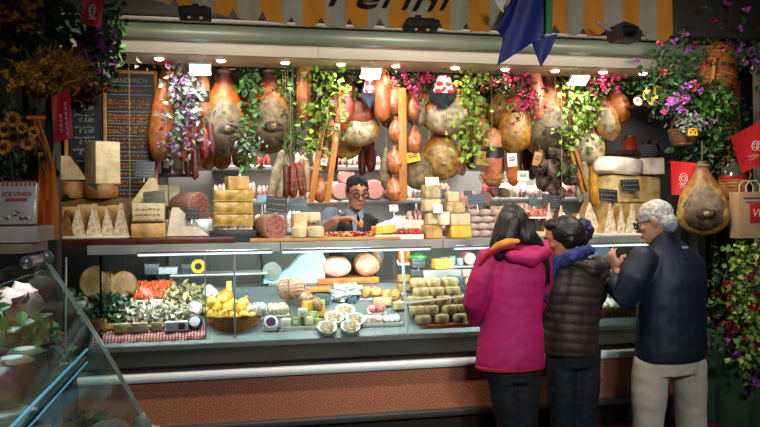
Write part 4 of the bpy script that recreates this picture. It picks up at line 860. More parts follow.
# dark shelf and boxes behind the blackboard edge
q = P(174, 174, 5.5); b = MB(); b.box((0, 0, -.01), (.3, .2, .02), .003); solo('dark_shelf', 'short dark shelf with boxes right of the blackboard', 'shelf', b, dark_wood, loc=(q.x + .02, 5.5, q.z))
q2 = P(174, 206, 5.5); b = MB(); b.box((0, 0, -.01), (.3, .2, .02), .003); solo('dark_shelf', 'lower dark shelf with pale boxes right of the blackboard', 'shelf', b, dark_wood, loc=(q2.x + .02, 5.5, q2.z))
for i, (x, y, w_, h_, c, z, lab) in enumerate(((165, 162, 9, 22, '2a2620', q.z, 'dark upright box on the upper dark shelf by the blackboard'), (177, 163, 9, 21, 'b0a078', q.z, 'pale upright box on the upper dark shelf'), (161, 194, 11, 21, 'b4b48c', q2.z, 'pale green box on the lower dark shelf, left of its twin'), (173, 194, 10, 21, 'bcbc98', q2.z, 'pale green box on the lower dark shelf, right of its twin'))):
    s = S(x, 5.48); t = Thing('carton', lab, 'box', (P(x, 0, 5.48).x, 5.48, z), group='boxes beside the blackboard'); b = MB(); b.box((0, 0, h_ * s / 2), (w_ * s, .07, h_ * s), .003); t.part('box', b, mat('carton ' + c, c, rough=.6)); b = MB(); b.box((0, -.036, h_ * s * .45), (w_ * s * .6, .003, h_ * s * .4)); t.part('label', b, mat('carton label', 'cfc8a8', rough=.6))

# ================================================================== goods on the back shelves
rd = random.Random(21)
def shelfpack(px, py, w_, h_, z, i, n, where, cols, Y=6.3, grp=None):
    s = S(px, Y); c1, c2 = cols; pack(V((P(px, 0, Y).x, Y, z + .001)), w_ * s, .16, h_ * s, '%s meat pack, %s, %s' % ({'b': 'pink sliced', 'd': 'pale pink', '8': 'dark red cured', 'e': 'pale wrapped', 'c': 'beige wrapped', 'a': 'reddish'}.get(c1[0], 'sliced'), where, nth(i, n)), c1, c2, group='packs on the ' + where, lumps=3)
PC = [('b86a64', 'e0b0a4'), ('d8a8a0', 'f0dcd4'), ('8c2c28', 'b86058'), ('e4ddd0', 'f4f0e8'), ('c8b08c', 'e4d4b4'), ('b86a64', 'e8c8c0'), ('d8a8a0', 'f0e4dc')]
for where, z, xs, Y in (('upper back shelf', 1.99, (213, 229, 245, 262, 282, 300, 318, 336, 352, 372, 390, 408), 6.3),):
    for i, x in enumerate(xs): shelfpack(x, 0, 14, rd.uniform(9, 15), z, i, len(xs), where, PC[(i * 3) % 7], Y)
for i, x in enumerate((218, 232, 247, 262, 276, 290, 305, 320, 331)): shelfpack(x, 0, 14, rd.uniform(13, 20), 1.71, i, 9, 'middle back shelf left of the keeper', PC[(i * 2 + 1) % 7])
for i, x in enumerate((212, 228, 244, 260, 276, 292, 308, 323, 338)): shelfpack(x, 0, 14, rd.uniform(12, 18), 1.47, i, 9, 'lowest back shelf left of the keeper', PC[(i * 3 + 2) % 7])
for i, x in enumerate((398, 412, 426, 440, 454, 468, 482, 496, 511, 526, 541, 556)): shelfpack(x, 0, 14, rd.uniform(11, 17), 1.47, i, 12, 'lowest back shelf right of the keeper', PC[(i * 4 + 1) % 7])
for i, x in enumerate((412, 426, 440, 488, 503, 518, 533, 548, 565, 580)): shelfpack(x, 0, 14, rd.uniform(12, 18), 1.71, i, 10, 'middle back shelf right of the keeper', PC[(i * 2 + 3) % 7])
cutlog(347, 184, 8, 6.22, 'round of pink mortadella on the back shelf above the other left one', MORT, 'a85c50', .12, .05, z=1.712 + .13, group='mortadella rounds behind the keeper')
b = MB(); b.box((0, 0, .06), (.13, .2, .12), .004); solo('steel_block', 'small steel stand under the upper mortadella round', 'stand', b, steel, loc=(P(347, 0, 6.32).x, 6.34, 1.712))
cutlog(341, 195, 8.6, 6.16, 'round of pink mortadella at the keeper\'s left ear, lower one', MORT, 'a85c50', .1, .05, z=1.712, group='mortadella rounds behind the keeper'); cutlog(374.5, 191, 10, 6.2, 'largest pink mortadella round, right of the keeper\'s head', MORT, 'a85c50', .14, .05, z=1.712, group='mortadella rounds behind the keeper')
cutlog(391, 196, 5, 6.2, 'small pink ham end right of the largest mortadella round', HAMCUT, 'b86a5c', .12, .1, z=1.712, group='mortadella rounds behind the keeper')
cutlog(470, 196, 9, 6.16, 'large pale pink cooked ham round behind the small speckled cheese', HAMCUT, 'b86a5c', .12, .05, z=1.63, name='cooked_ham', group='pink rounds right of the cheese stack')
for i, (x, y, r_) in enumerate(((487, 198, 6), (496, 191, 5), (504, 192, 4.5), (498, 183, 4))): cutlog(x, y, r_, 5.6, 'small pink sausage round above the dusted salamis, %s of four' % ['leftmost', 'second from the left', 'rightmost', 'highest'][i], MORT if i % 2 else HAMCUT, '9c4c48', .14, .1, group='pink rounds right of the cheese stack', z=P(x, y + r_, 5.6).z)
q = P(512, 213, 5.5); b = MB(); b.box((0, 0, -.02), (.6, .3, .04), .004); ds = Thing('dark_tray_shelf', 'dark shelf carrying a row of round white cheeses', 'shelf', (q.x, 5.56, q.z)); ds.part('shelf_board', b, mat('dark shelf', '26221e', rough=.5)); b = MB()
for xx in (-.26, .26): b.box((xx, .1, -(q.z - .2) / 2), (.03, .03, q.z - .2))
ds.part('shelf_legs', b, mat('dark shelf', '')); b = MB(); b.box((0, 0, 0), (.2, .1, .06), .004); solo('small_riser', 'small dark riser under the pink sausage rounds', 'riser', b, mat('dark shelf', ''), loc=(P(497, 0, 5.6).x, 5.63, q.z + .03))
for i in range(8): wheel(494 + i * 7.2, 209, 7.6, 7, 5.4, 'small round white cheese in the row above the customers, %s of eight' % nth(i, 8), 'cream', 'white', z=q.z, group='row of small white cheeses', cat='cheese', rot=0)
# ================================================================== inside the display case: left bay
def on(px, py, dz=0): p = DP(px, py); p.z += dz; return p

for x, y, r_, c, lab in ((94, 266, 17, 'tan', 'large round tan cheese standing at the back left of the case'), (121, 262, 14, 'brown', 'large brown smoked cheese standing at the back of the case')):
    s = S(x, 5.02); t = Thing('standing_cheese', lab, 'cheese', (P(x, 0, 5.02).x, 5.03, deck(5.02)), (R(-12), 0, 0), 'large cheeses at the back of the case'); b = MB(); b.m = M4.Translation((0, 0, r_ * s)) @ M4.Rotation(R(90), 4, 'X')
    b.lathe([(.001, 0), (r_ * s * .92, 0), (r_ * s, .015), (r_ * s, .05), (r_ * s * .9, .065), (.001, .066)], 26, amp=.008, fr=10, sd=x); t.part('rind', b, CH[c])
for x, y, r_, lab in ((69, 291, 7, 'small white round cheese in paper at the far left of the case'), (81, 300, 8, 'white round cheese in paper beside the salad packs')):
    wheel(x, y + 4, r_ * 2, 8, 0, lab, 'white', 'white', loc=on(x, y + 6)) if False else None
    q = on(x, y + 6); s = S(x, q.y); t = Thing('wrapped_cheese', lab, 'cheese', q, (R(25), 0, 0), 'white cheeses at the far left of the case'); b = MB(); b.lathe([(.001, 0), (r_ * s * .9, 0), (r_ * s, .012), (r_ * s, .035), (r_ * s * .85, .045), (.001, .046)], 22); t.part('wrapper', b, paper_white); b = MB(); b.lathe([(r_ * s * .2, .046), (r_ * s * .55, .046), (r_ * s * .5, .05), (.001, .05)], 18); t.part('label', b, mat('pale green label', 'b4c8b0', rough=.5))
rd = random.Random(31)
LEAF['moss'] = mat('mushroom', '6c6440', 'c4bc90', island=True, rough=.5); LEAF['shell'] = mat('pasta shell', '8c8064', 'eae4d4', island=True, rough=.35)
def salad(x, y, w_, lab, k='dark'):
    q = on(x, y + 5); s = S(x, q.y); t = Thing('salad_pack', lab, 'package', q, (SLOPE, 0, rd.uniform(-.4, .4)), 'leafy packs in the case'); b = MB(); b.box((0, 0, .006), (w_ * s, .09, .012), .004); t.part('tray', b, mat('tray dark green', '3a4a3a', rough=.3)); b = MB()
    for _ in range(46): b.leaf(V((rd.gauss(0, .3) * w_ * s, rd.gauss(0, .03), .012 + rd.uniform(0, .035))), rv(rd), (rv(rd) + V((0, -.5, 1.2))).normalized(), .045, .03)
    t.part('leaves', b, LEAF[k]); return t
SL = [(88, 292, 18, 'dark'), (103, 288, 18, 'green'), (117, 286, 16, 'silver'), (98, 303, 18, 'dark'), (112, 300, 18, 'dark'), (125, 294, 16, 'green'), (89, 312, 16, 'silver'), (104, 314, 18, 'dark'), (126, 306, 16, 'silver'), (118, 316, 14, 'dark')]
WH = ['back row far left', 'back row second', 'back row third', 'second row far left', 'second row middle', 'next to orange packs', 'third row far left', 'third row middle', 'just below the orange packs', 'front one of all']
for (x, y, w_, k), wh in zip(SL, WH): salad(x, y, w_, '%s leafy pack in the left bay of the case, %s' % ({'dark': 'dark green', 'green': 'fresh green', 'silver': 'silvery green'}[k], wh), k)
def fpack(x, y, w_, h_, c, c2, lab, grp, lid='e8e6df', d=.09, lumps=4, dz=0, name='food_pack'):
    q = on(x, y + h_ / 2, dz); s = S(x, q.y); return pack(q, w_ * s, d, h_ * s, lab, c, c2, lid, group=grp, rot=(SLOPE * .9, 0, rd.uniform(-.5, .5)), lumps=lumps, name=name)
for i, (x, y) in enumerate(((140, 281), (158, 279), (134, 290), (151, 289), (166, 287), (142, 298), (157, 297))):
    fpack(x, y, 16, 7, 'b03a14', 'e0703a', 'white-rimmed pack of orange-red salmon in the left bay, %s' % ['back row left', 'back row right', 'middle row left', 'middle row centre', 'middle row right', 'front row left', 'front row right'][i], 'orange packs in the case', dz=.015)
for i, (x, y) in enumerate(((176, 290), (190, 292), (182, 299), (196, 303), (170, 299))):
    salad(x, y, 17, 'pack of pale green mushrooms in the left bay, %s' % ['back left', 'back right', 'middle', 'rightmost', 'next to the orange packs'][i], 'moss')
for i, (x, y) in enumerate(((137, 308), (150, 310), (163, 307), (172, 312), (145, 318), (159, 318), (131, 317), (184, 312))):
    salad(x, y, 17, 'pack of whitish shell-like pasta in the left bay, %s' % ['upper left', 'upper middle', 'upper right', 'right of centre', 'lower left', 'lower middle', 'leftmost', 'rightmost'][i], 'shell')
b = MB(); q = on(150, 327); b.box((0, 0, .012), (.56, .05, .024), .004); solo('wooden_tray_edge', 'wooden bar holding up the packs in the left bay', 'wooden bar', b, slat_wood, loc=(P(152, 0, 4.75).x, 4.75, deck(4.75) + .004), rot=(SLOPE, 0, 0))
# gingham cloth
def ging(o, M, MIX, N, L, tc):
    f = lambda a: M('GREATER_THAN', M('FRACT', M('MULTIPLY', a, 55.0)), .5)
    a = MIX(f(o['X']), lin('e4dcd8'), lin('c05058')); bb = MIX(f(o['X']), lin('c05058'), lin('8c1620')); y = f(M('ADD', o['Y'], o['Z']))
    return MIX(y, a, bb)
gm = pattern_mat('red gingham', ging); b = MB(); xa, xb = P(92, 340, 4.66).x, P(206, 340, 4.66).x; rows = []
for i, (y, z) in enumerate(((4.76, .942), (4.70, .912), (4.665, .898), (4.645, .885), (4.637, .868), (4.633, .852))): rows.append([V((xa + (xb - xa) * j / 60, y + .004 * sin(j * .9 + i), z + .0035 * sin(j * .7 + i) + (0.006 * sin(j * .45) if i == 5 else 0))) for j in range(61)])
b.rings(rows, closed=False, cap=False); b.rings([[v - V((0, .0, .002)) for v in r] for r in rows], closed=False, cap=False); solo('gingham_cloth', 'red and white gingham cloth along the front of the left bay', 'cloth', b, gm)
for i, (x, y, w_, h_, k, lab) in enumerate(((99, 331, 15, 14, 'brown', 'round brown boxed cheese at the left of the gingham cloth'), (122, 334, 16, 9, 'cream', 'pale cheese piece on the gingham, left of three'), (140, 334, 16, 9, 'cream', 'pale cheese piece on the gingham, middle of three'), (157, 334, 11, 9, 'cream', 'pale cheese piece on the gingham, right of three'), (131, 324, 10, 6, 'tan', 'low tan cheese piece behind the gingham row'))):
    block(x, y, w_, h_, 4.70, lab, k, 'rind', z=.914, group='cheeses on the gingham cloth', dep=.45) if i else wheel(x, y, w_, h_, 4.72, lab, 'brown', 'brown', z=.914, group='cheeses on the gingham cloth')
for i, (x, y, w_, h_, c, c2, lab) in enumerate(((174, 331, 22, 9, 'd8d6d2', '4c2a6a', 'white box with a purple stripe at the right of the gingham cloth'),)):
    s = S(x, 4.7); t = Thing('cheese_box', lab, 'box', (P(x, 0, 4.7).x, 4.70, .914), (0, 0, .1)); b = MB(); b.box((0, 0, h_ * s / 2), (w_ * s, .06, h_ * s), .004); t.part('box', b, mat('box ' + c, c, rough=.5)); b = MB(); b.box((w_ * s * .2, -.031, h_ * s * .5), (w_ * s * .3, .003, h_ * s * .7), .001); t.part('stripe', b, mat('box ' + c2, c2, rough=.5))
def disc(x, y, r_, Y, z, lab, c='1c1a20', c2='d4d0d8', tilt=60, grp=None, cat='jar', name='round_tin'):
    s = S(x, Y); t = Thing(name, lab, cat, (P(x, 0, Y).x, Y, z), (0, 0, 0), grp); b = MB(); b.m = M4.Translation((0, 0, r_ * s * sin(R(tilt)) + .002)) @ M4.Rotation(R(tilt), 4, 'X'); b.lathe([(.001, -.02), (r_ * s, -.02), (r_ * s, .01), (r_ * s * .85, .014), (.001, .012)], 24); t.part('tin', b, mat('tin ' + c, c, rough=.3)); b2 = MB(); b2.m = b.m; b2.lathe([(r_ * s * .5, .0135), (r_ * s * .7, .0145), (r_ * s * .5, .0165), (.001, .0165)], 20); t.part('label', b2, mat('tin ' + c2, c2, rough=.4)); return t
disc(192, 325, 7.5, 4.71, .915, 'round black tin with a pale label at the right end of the gingham cloth'); disc(192, 309, 8, 4.84, deck(4.84), 'round grey-white cheese tin behind the black one', '8a8c84', 'c8cac0', grp=None)
# things on the inner shelf, left
for x, w_, h_, c, lab in ((150, 14, 10, '3c4c58', 'blue-grey tool block on the inner steel shelf'), (166, 18, 6, 'a8b4bc', 'pale plastic tub on the inner steel shelf'), (186, 12, 9, '28303a', 'dark box on the inner steel shelf')):
    s = S(x, 5.2); t = Thing('storage_box', lab, 'box', (P(x, 0, 5.2).x, 5.2, 1.216), group='boxes on the inner shelf'); b = MB(); b.box((0, 0, h_ * s / 2), (w_ * s, .1, h_ * s), .006); t.part('body', b, mat('sb ' + c, c, rough=.4)); b = MB(); b.box((0, 0, h_ * s), (w_ * s * 1.04, .104, .01), .003); t.part('lid', b, mat('sbl ' + c, c, rough=.3))
s = S(196, 5.16); t = Thing('tape_roll', 'yellow and black roll of tape on the inner steel shelf', 'tape', (P(196, 0, 5.16).x, 5.16, 1.218)); b = MB(); b.m = M4.Translation((0, 0, 7 * s)) @ M4.Rotation(R(90), 4, 'X'); b.lathe([(3 * s, -.02), (7 * s, -.02), (7 * s, .02), (3 * s, .02)], 22); t.part('tape', b, mat('yellow tape', 'd8b030', rough=.3)); b2 = MB(); b2.m = b.m; b2.lathe([(2.4 * s, -.022), (3.4 * s, -.024), (3.4 * s, .024), (2.4 * s, .022)], 18); t.part('core', b2, black_m)

# ---------------- middle bay
q = on(231, 336); s = S(231, q.y); bx = P(231, 0, 4.75); t = Thing('wicker_basket', 'round wicker basket full of yellow pear-shaped cheeses', 'basket', (bx.x, 4.77, deck(4.68))); b = MB(); wk = mat('wicker', '7c4c20', 'b8803c', 16, .6)
W0 = 27.5 * s; H0 = 16 * s; dp = .6
b.lathe([(.001, 0), (W0 * .72, 0), (W0 * .8, .006), (W0, H0), (W0 * .95, H0), (W0 * .75, .012), (.001, .01)], 36, sy=dp); t.part('bowl', b, wk); b = MB()
for i in range(6):
    zz = (i + .5) / 6 * H0; rr = W0 * (.8 + .2 * (i + .5) / 6) + .002
    b.tube([(cos(a) * rr, sin(a) * rr * dp, zz + .0035 * (1 if j % 2 else -1)) for j, a in enumerate([2 * pi * j / 48 for j in range(49)])], .0042, 6)
t.part('weave', b, wk); b = MB(); b.tube([(cos(a) * W0, sin(a) * W0 * dp, H0 + .003 * sin(j * 1.6)) for j, a in enumerate([2 * pi * j / 40 for j in range(41)])], .008, 8); t.part('rim', b, wk)
PRS = [(212, 318), (222, 319), (233, 320), (244, 319), (252, 320), (216, 309), (227, 311), (238, 311), (248, 312), (212, 305), (222, 303), (233, 307), (243, 306), (209, 313), (255, 314)]
for i, (x, y) in enumerate(PRS):
    Y = 4.75 + .045 * (i // 5); s = S(x, Y); r_ = 6.2 * s; p = P(x, y - 2.5, Y)
    t = Thing('yellow_cheese', 'yellow pear-shaped cheese in the wicker basket, %s' % ['front row far left', 'front row second', 'front row centre', 'front row fourth', 'front row far right', 'middle row left', 'middle row second', 'middle row third', 'middle row right', 'top row far left', 'top row second', 'top row third', 'top row right', 'lying on the left rim', 'lying on the right rim'][i], 'cheese', p, (rd.uniform(-.6, .6), rd.uniform(-.7, .7), 0), 'yellow cheeses in the basket')
    b = MB(); b.lathe([(.001, -r_), (r_ * .6, -r_ * .85), (r_, -.1 * r_), (r_ * .85, r_ * .5), (r_ * .4, r_ * .95), (r_ * .22, r_ * 1.1), (r_ * .3, r_ * 1.3), (.001, r_ * 1.42)], 16, amp=.003, sd=i); t.part('body', b, mat('lemon cheese', 'd0a030', 'ecc858', 20, .35))
    b = MB(); b.lathe([(r_ * .22, r_ * 1.06), (r_ * .30, r_ * 1.1), (r_ * .22, r_ * 1.14)], 10); t.part('string', b, string_m)
q = on(226, 300); s = S(226, 5.0); t = Thing('orange_cheese', 'smooth orange ball-shaped cheese behind the basket', 'cheese', P(226, 298, 4.96) - V((0, 0, 8.5 * s))); b = MB(); b.blob((0, 0, 8.5 * s), (8 * s, 8 * s, 8.5 * s), .05, 5, 3, 20, 14); t.part('body', b, mat('orange cheese', 'c87818', 'e09830', 6, .3)); b = MB(); b.tube([(0, 0, 16.8 * s), (.004, 0, 18.5 * s)], .004, 6); t.part('knot', b, string_m)
s = S(216, 5.05); t = Thing('white_cheese_half', 'cut white cheese half standing behind the orange ball', 'cheese', P(216, 306, 5.06), (0, R(-25), 0)); b = MB(); b.blob((0, 0, 10 * s), (8 * s, 6 * s, 13 * s), .08, 5, 9, 18, 12); t.part('body', b, CH['white'])
b = MB(); b.box((0, 0, 0), (.2, .10, .18), .01); z = deck(4.96)
solo('steel_support', 'grey box under the orange ball cheese behind the basket', 'box', b, mat('grey box', '6a7072', rough=.5), loc=(P(222, 0, 5.02).x, 5.05, P(226, 306.5, 4.96).z - .09)) 
sign(242, 296, 15, 11, 4.9, 'blue-grey price sign behind the basket of yellow cheeses', slate_blue, tilt=-3); sign(322, 299, 15, 11, 4.86, 'blue-grey price sign right of the yellow block in the case', slate_blue, tilt=5)
sign(229, 290, 5, 18, 4.95, 'narrow yellow card behind the basket', mat('yellow card', 'd8bc50', rough=.6), cm=mat('ink', ''))
# slicer with a pale blue cover at the back
t = Thing('meat_slicer', 'meat slicer under a pale blue cover behind the case', 'machine', (P(295, 0, 5.22).x, 5.22, 1.122)); s = S(295, 5.2); b = MB(); b.box((0, 0, .012), (60 * s, .2, .024), .006); b.box((-26 * s, 0, .05), (10 * s, .12, .07), .01); t.part('base', b, mat('slicer metal', 'b4bcc0', rough=.25, metal=.8)); b = MB()
b.prism([(-34 * s, 2 * s), (26 * s, 2 * s), (28 * s, 24 * s), (24 * s, 31 * s), (12 * s, 33 * s), (2 * s, 28 * s), (-8 * s, 17 * s), (-18 * s, 11 * s), (-34 * s, 10 * s)], -.07, .06); t.part('cover', b, mat('pale blue cover', '88bce0', 'b0d4ec', 3, .4), smooth=True); b = MB(); b.lathe([(.001, -.08), (9 * s, -.08), (9.4 * s, -.076), (.001, -.07)], 24, c=(0, 0, 0)); b.v = [(x - 26 * s, z, 14 * s + y) for x, y, z in b.v]; t.part('blade', b, steel)
b = MB(); b.tube([(-34 * s, 0, 10 * s), (-36 * s, .0, 30 * s), (-30 * s, 0, 36 * s)], .009, 8); t.part('handle', b, black_m)
b = MB(); b.box((0, 0, 0), (.30, .16, .03), .006); solo('wooden_block', 'orange-brown wooden board between the slicer and the netted roast', 'board', b, mat('orange board', 'a05a1c', 'c47c30', 8, .5), loc=(P(306, 0, 5.0).x, 5.06, P(306, 290, 5.0).z + .0))
for i, (a, c, r_, lab) in enumerate((((284, 279), (287, 299), 7, 'netted pinkish roast at the left of the roast heap in the case'), ((294, 277), (298, 299), 7.5, 'netted pinkish roast standing highest in the roast heap'), ((299, 292), (312, 306), 7, 'netted pinkish roast lying right of the highest one'), ((311, 299), (321, 310), 6, 'small end of netted roast by the yellow block'))):
    salami(a, c, r_, 4.92 - .03 * i, lab, 'roast', name='netted_roast', cat='meat', group='netted roasts in the case', net=6, cord=False, Y2=4.86 - .03 * i) 
t = block(313, 305, 24, 16, 4.8, 'speckled yellow block of cheese right of the netted roasts', 'yellow', 'yellow', z=deck(4.8), group='cheeses in the middle bay', dep=.4)
fpack(255, 310, 22, 14, 'c0c8cc', 'eef2f2', 'glossy pale blue wrapped pack right of the basket', 'wrapped packs in the middle bay'); fpack(277, 309, 22, 10, 'c8b890', 'ece4cc', 'creamy wrapped pack in front of the netted roast', 'wrapped packs in the middle bay')
tray(263, 331, 4.68, deck(4.68) + .002, .12, 'white tray of small green and white cheeses in the middle bay', .02)
disc(268, 331, 7, 4.70, deck(4.68) + .012, 'round white tin with dark purple centre on the white tray', 'e0e0e0', '3c2450'); 
SM = [(280, 330, '5a4a7c'), (290, 331, 'e8e4d8'), (300, 331, 'd4d8a8'), (311, 331, 'b8c070'), (322, 331, 'c4cc88'), (286, 322, 'e4e0d0'), (297, 321, '8ca048'), (308, 320, 'dcdcb0'), (318, 322, '9cac58'), (303, 312, 'e8e6d8'), (314, 314, 'a8b468')]
for i, (x, y, c) in enumerate(SM):
    Y = 4.70 + .04 * (i // 5); s = S(x, Y); t = Thing('small_cheese', 'small %s wrapped cheese on the white tray in the case, %s' % ({'5': 'purple', 'e': 'white', 'd': 'pale', 'b': 'lime', 'c': 'pale green', '8': 'green', '9': 'green', 'a': 'lime'}[c[0]], ['front row left', 'front row second', 'front row third', 'front row fourth', 'front row right', 'second row left', 'second row second', 'second row third', 'second row right', 'top left', 'top right'][i]), 'cheese', (P(x, y, Y).x, Y, P(x, y + 4.5, Y).z), (0, 0, rd.uniform(-.5, .5)), 'small cheeses on the white tray'); b = MB(); b.box((0, 0, 4 * s), (9 * s, 8 * s, 8 * s), .008); t.part('cheese', b, mat('sc ' + c, c, rough=.35)); b = MB(); b.box((0, -4.2 * s, 4 * s), (5 * s, .003, 4 * s), .001); t.part('label', b, mat('sc label', 'd8d8c8', rough=.5))
for i, (x, y, lab) in enumerate(((327, 330, 'front left'), (350, 330, 'front right'), (334, 315, 'back left'), (355, 317, 'back right'), (345, 308, 'rearmost'))):
    q = on(x, y + 6); s = S(x, q.y); t = Thing('ricotta_dish', 'white dish of cheese with a brown patterned centre, %s of five' % lab, 'cheese', q, (SLOPE, 0, 0), 'round white cheese dishes'); b = MB(); b.lathe([(.001, 0), (8 * s, 0), (9.6 * s, .02), (9.9 * s, .034), (8.8 * s, .034), (8 * s, .024), (.001, .024)], 26); t.part('dish', b, mat('white dish', 'e6e6e0', rough=.3)); b = MB(); b.lathe([(7 * s, .024), (7 * s, .03), (5.4 * s, .035), (3 * s, .036), (2.6 * s, .039), (.001, .04)], 22); t.part('cheese', b, mat('browned top', '6c4a28', 'b8a078', 50, .5, contrast=.2))
q = on(345, 300); s = S(345, 4.95); t = Thing('plastic_bag', 'crumpled clear white bag lying behind the white dishes', 'bag', q); b = MB()
for k in range(7): b.blob((rd.uniform(-10, 12) * s, rd.uniform(-.02, .03), (4 + k * 1.2) * s), (9 * s, .04, 5 * s), .7, 10, k * 9, 14, 9, rot=(0, rd.uniform(-.5, .5), 0))
t.part('film', b, mat('cloudy film', 'c4cccc', 'e8ecec', 20, .2))
# hams on the orange board at the back
b = MB(); b.box((0, 0, .02), (62 * S(350, 5.14), .26, .04), .006); q = P(349, 288, 5.1); solo('ham_board', 'orange-brown board carrying the two cooked hams behind the glass', 'board', b, mat('orange board', ''), loc=(q.x, 5.24, 1.122))
for i, (x, y, rx, rz_, c, lab) in enumerate(((335, 270, 16, 10.5, 'dc9c96', 'cooked pink ham with a smooth cut face, left of two on the orange board'), (365, 270, 13.5, 11.5, 'e4c4ae', 'boned ham with pale marbled cut face, right of two on the orange board'))):
    s = S(x, 5.16); t = Thing('cooked_ham', lab, 'ham', (P(x, 0, 5.16).x, 5.20, 1.163), group='cooked hams on the orange board'); b = MB(); b.blob((0, .03, rz_ * s), (rx * s, .10, rz_ * s), .12, 5, i * 7, 22, 14); t.part('rind', b, mat('ham rind light', '8c5028', 'c08850', 10, .4)); b = MB(); b.blob((0, -.045, rz_ * s), (rx * s * .93, .055, rz_ * s * .92), .1, 5, i * 7, 22, 14); t.part('cut_face', b, mat('hamface %d' % i, c, ['ecbcb2', 'b87c62'][i], 14, .4, contrast=.5))
fpack(371, 292, 22, 10, '8c5a2c', 'c89858', 'browned pie in the case under the boned ham, left of two', 'pies in the case', d=.1, lumps=2, name='baked_pie'); fpack(391, 295, 20, 9, 'a0682c', 'd8a868', 'browned pie in the case, right of two', 'pies in the case', d=.1, lumps=2, name='baked_pie')
sign(352, 299, 9, 8, 4.9, 'small blue price sign behind the packed meats', slate_blue)
tray(363, 402, 4.68, deck(4.68) + .002, .14, 'white tray of packed pink meats left of the leaning post', .02)
for i, (x, y, c, c2, lab) in enumerate(((372, 328, 'c86a64', 'eed8d0', 'front left'), (392, 328, 'd0dce8', 'f0f4f4', 'front right, bluish'), (370, 318, 'd4948c', 'f0e0d8', 'middle left'), (388, 318, 'e8e4dc', 'f4f2ec', 'middle right, white'), (374, 308, 'a83c38', 'e0b0a4', 'rear, dark red'))):
    Y = 4.71 + .035 * (i // 2); s = S(x, Y); pack(V((P(x, 0, Y).x, Y, P(x, y + 4, Y).z)), 19 * s, .07, 7 * s, 'flat meat pack on the white tray left of the leaning post, ' + lab, c, c2, group='flat packs on the white tray', rot=(.4, 0, 0), lumps=3)
for i, (x, y, w_) in enumerate(((382, 302, 18), (400, 306, 14))): block(x, y, w_, 8, on(x, y + 4).y, 'pale flat cheese behind the packed meats, %s of two' % ['left', 'right'][i], 'cream', 'rind', z=on(x, y + 4).z, group='flat cheeses left of the post', dep=.5)
# ---------------- cheese pile right of the leaning post
b = MB(); b.box((0, 0, .012), (.34, .16, .024), .004); solo('pile_board', 'thin orange wooden board under the pile of small round cheeses', 'board', b, mat('orange board', ''), loc=(P(442, 0, 4.72).x, 4.725, .868), rot=(0, 0, 0))
RW = [[(423, 323.5), (441, 324), (459, 322)], [(417, 313), (430.5, 314.5), (449, 314.5), (462, 312)], [(415, 304.5), (426, 305.5), (443, 306), (459, 303)], [(421, 295), (436, 296), (452, 295)], [(418, 286.5), (432, 287.5), (450, 286.5)]]
RN = ['bottom row', 'second row', 'third row', 'fourth row', 'top row']
for r_, row in enumerate(RW):
    for i, (x, y) in enumerate(row):
        Y = 4.70 + .03 * r_; Z = .894 + r_ * .0555
        wheel(x, y, 16.4, 8.6, Y, 'small round pecorino in the pile, %s, %s' % (RN[r_], nth(i, len(row))), 'pecorino', 'pecorino', z=Z, group='pile of small pecorino wheels')
b = MB(); b.box((0, 0, .12), (.3, .1, .24), .004); solo('inner_step', 'steel step behind the pile of small cheeses', 'stand', b, steel, loc=(P(436, 0, 4.92).x, 4.93, deck(4.88) - .02))
for i, (x, y, w_, h_, k, lab) in enumerate(((432, 268, 14, 22, 'yellow', 'x'),)): pass
for x, y, w_, h_, k, lab in ((442, 263.5, 20, 10, 'yellow', 'yellow holed cheese at the top behind the pile'), (442, 275, 18, 10, 'yellow', 'yellow holed cheese in film under the top one'), (404, 278, 13, 7, 'tan', 'tan cheese half hidden by the leaning post, upper one'), (404, 287, 13, 7, 'tan', 'tan cheese half hidden by the leaning post, lower one'), (398, 293, 12, 6, 'cream', 'pale cheese left of the pile by the post')):
    block(x, y, w_, h_, 4.99, lab, k, 'rind', z=P(x, y + h_ / 2, 4.99).z, group='cheeses behind the pile', dep=.5)
b = MB(); z1 = P(442, 280.3, 4.99).z; b.box((0, 0, 0), (.36, .1, z1 - deck(4.99)), .004); solo('inner_step', 'upper steel step under the yellow holed cheeses', 'stand', b, steel, loc=(P(425, 0, 5.0).x, 5.04, (z1 + deck(4.99)) / 2))
sign(418.5, 263, 13, 9.5, 4.84, 'black price sign above its twin at the cheese pile', slate, tilt=2, stem=.02); sign(417.5, 274, 13, 10, 4.84, 'black price sign right over the cheese pile, lower of two', slate, tilt=0, stem=.06); sign(455, 281, 17, 11, 4.84, 'dark blue price sign at the right of the cheese pile', slate_blue, tilt=4); sign(466, 289, 12, 6, 4.82, 'small dark blue price sign next to the pink coat', slate_blue, tilt=6)
fpack(403, 262, 12, 16, 'b8541c', 'e89848', 'orange packs at the back left of the cheese pile', 'orange packs behind the post', d=.06, dz=.14); t = Thing('green_bag', 'small bright green bag behind the black signs in the case', 'bag', P(417, 260, 5.05)); b = MB(); s = S(417, 5.05); b.blob((0, 0, 3 * s), (9 * s, .03, 3.5 * s), .5, 9, 4, 14, 8); t.part('bag', b, mat('green bag', '1c7c2c', '48b048', 12, .3))
for i, (x, y, w_, h_) in enumerate(((467, 273, 12, 7), (477, 273, 10, 7), (471, 281, 16, 8))): block(x, y, w_, h_, 4.96, 'cream cheese beside the pink coat inside the case, %s' % ['upper left', 'upper right', 'lower wide one'][i], 'cream', 'rind', z=P(x, y + h_ / 2, 4.96).z, group='cheeses by the pink coat', dep=.5)
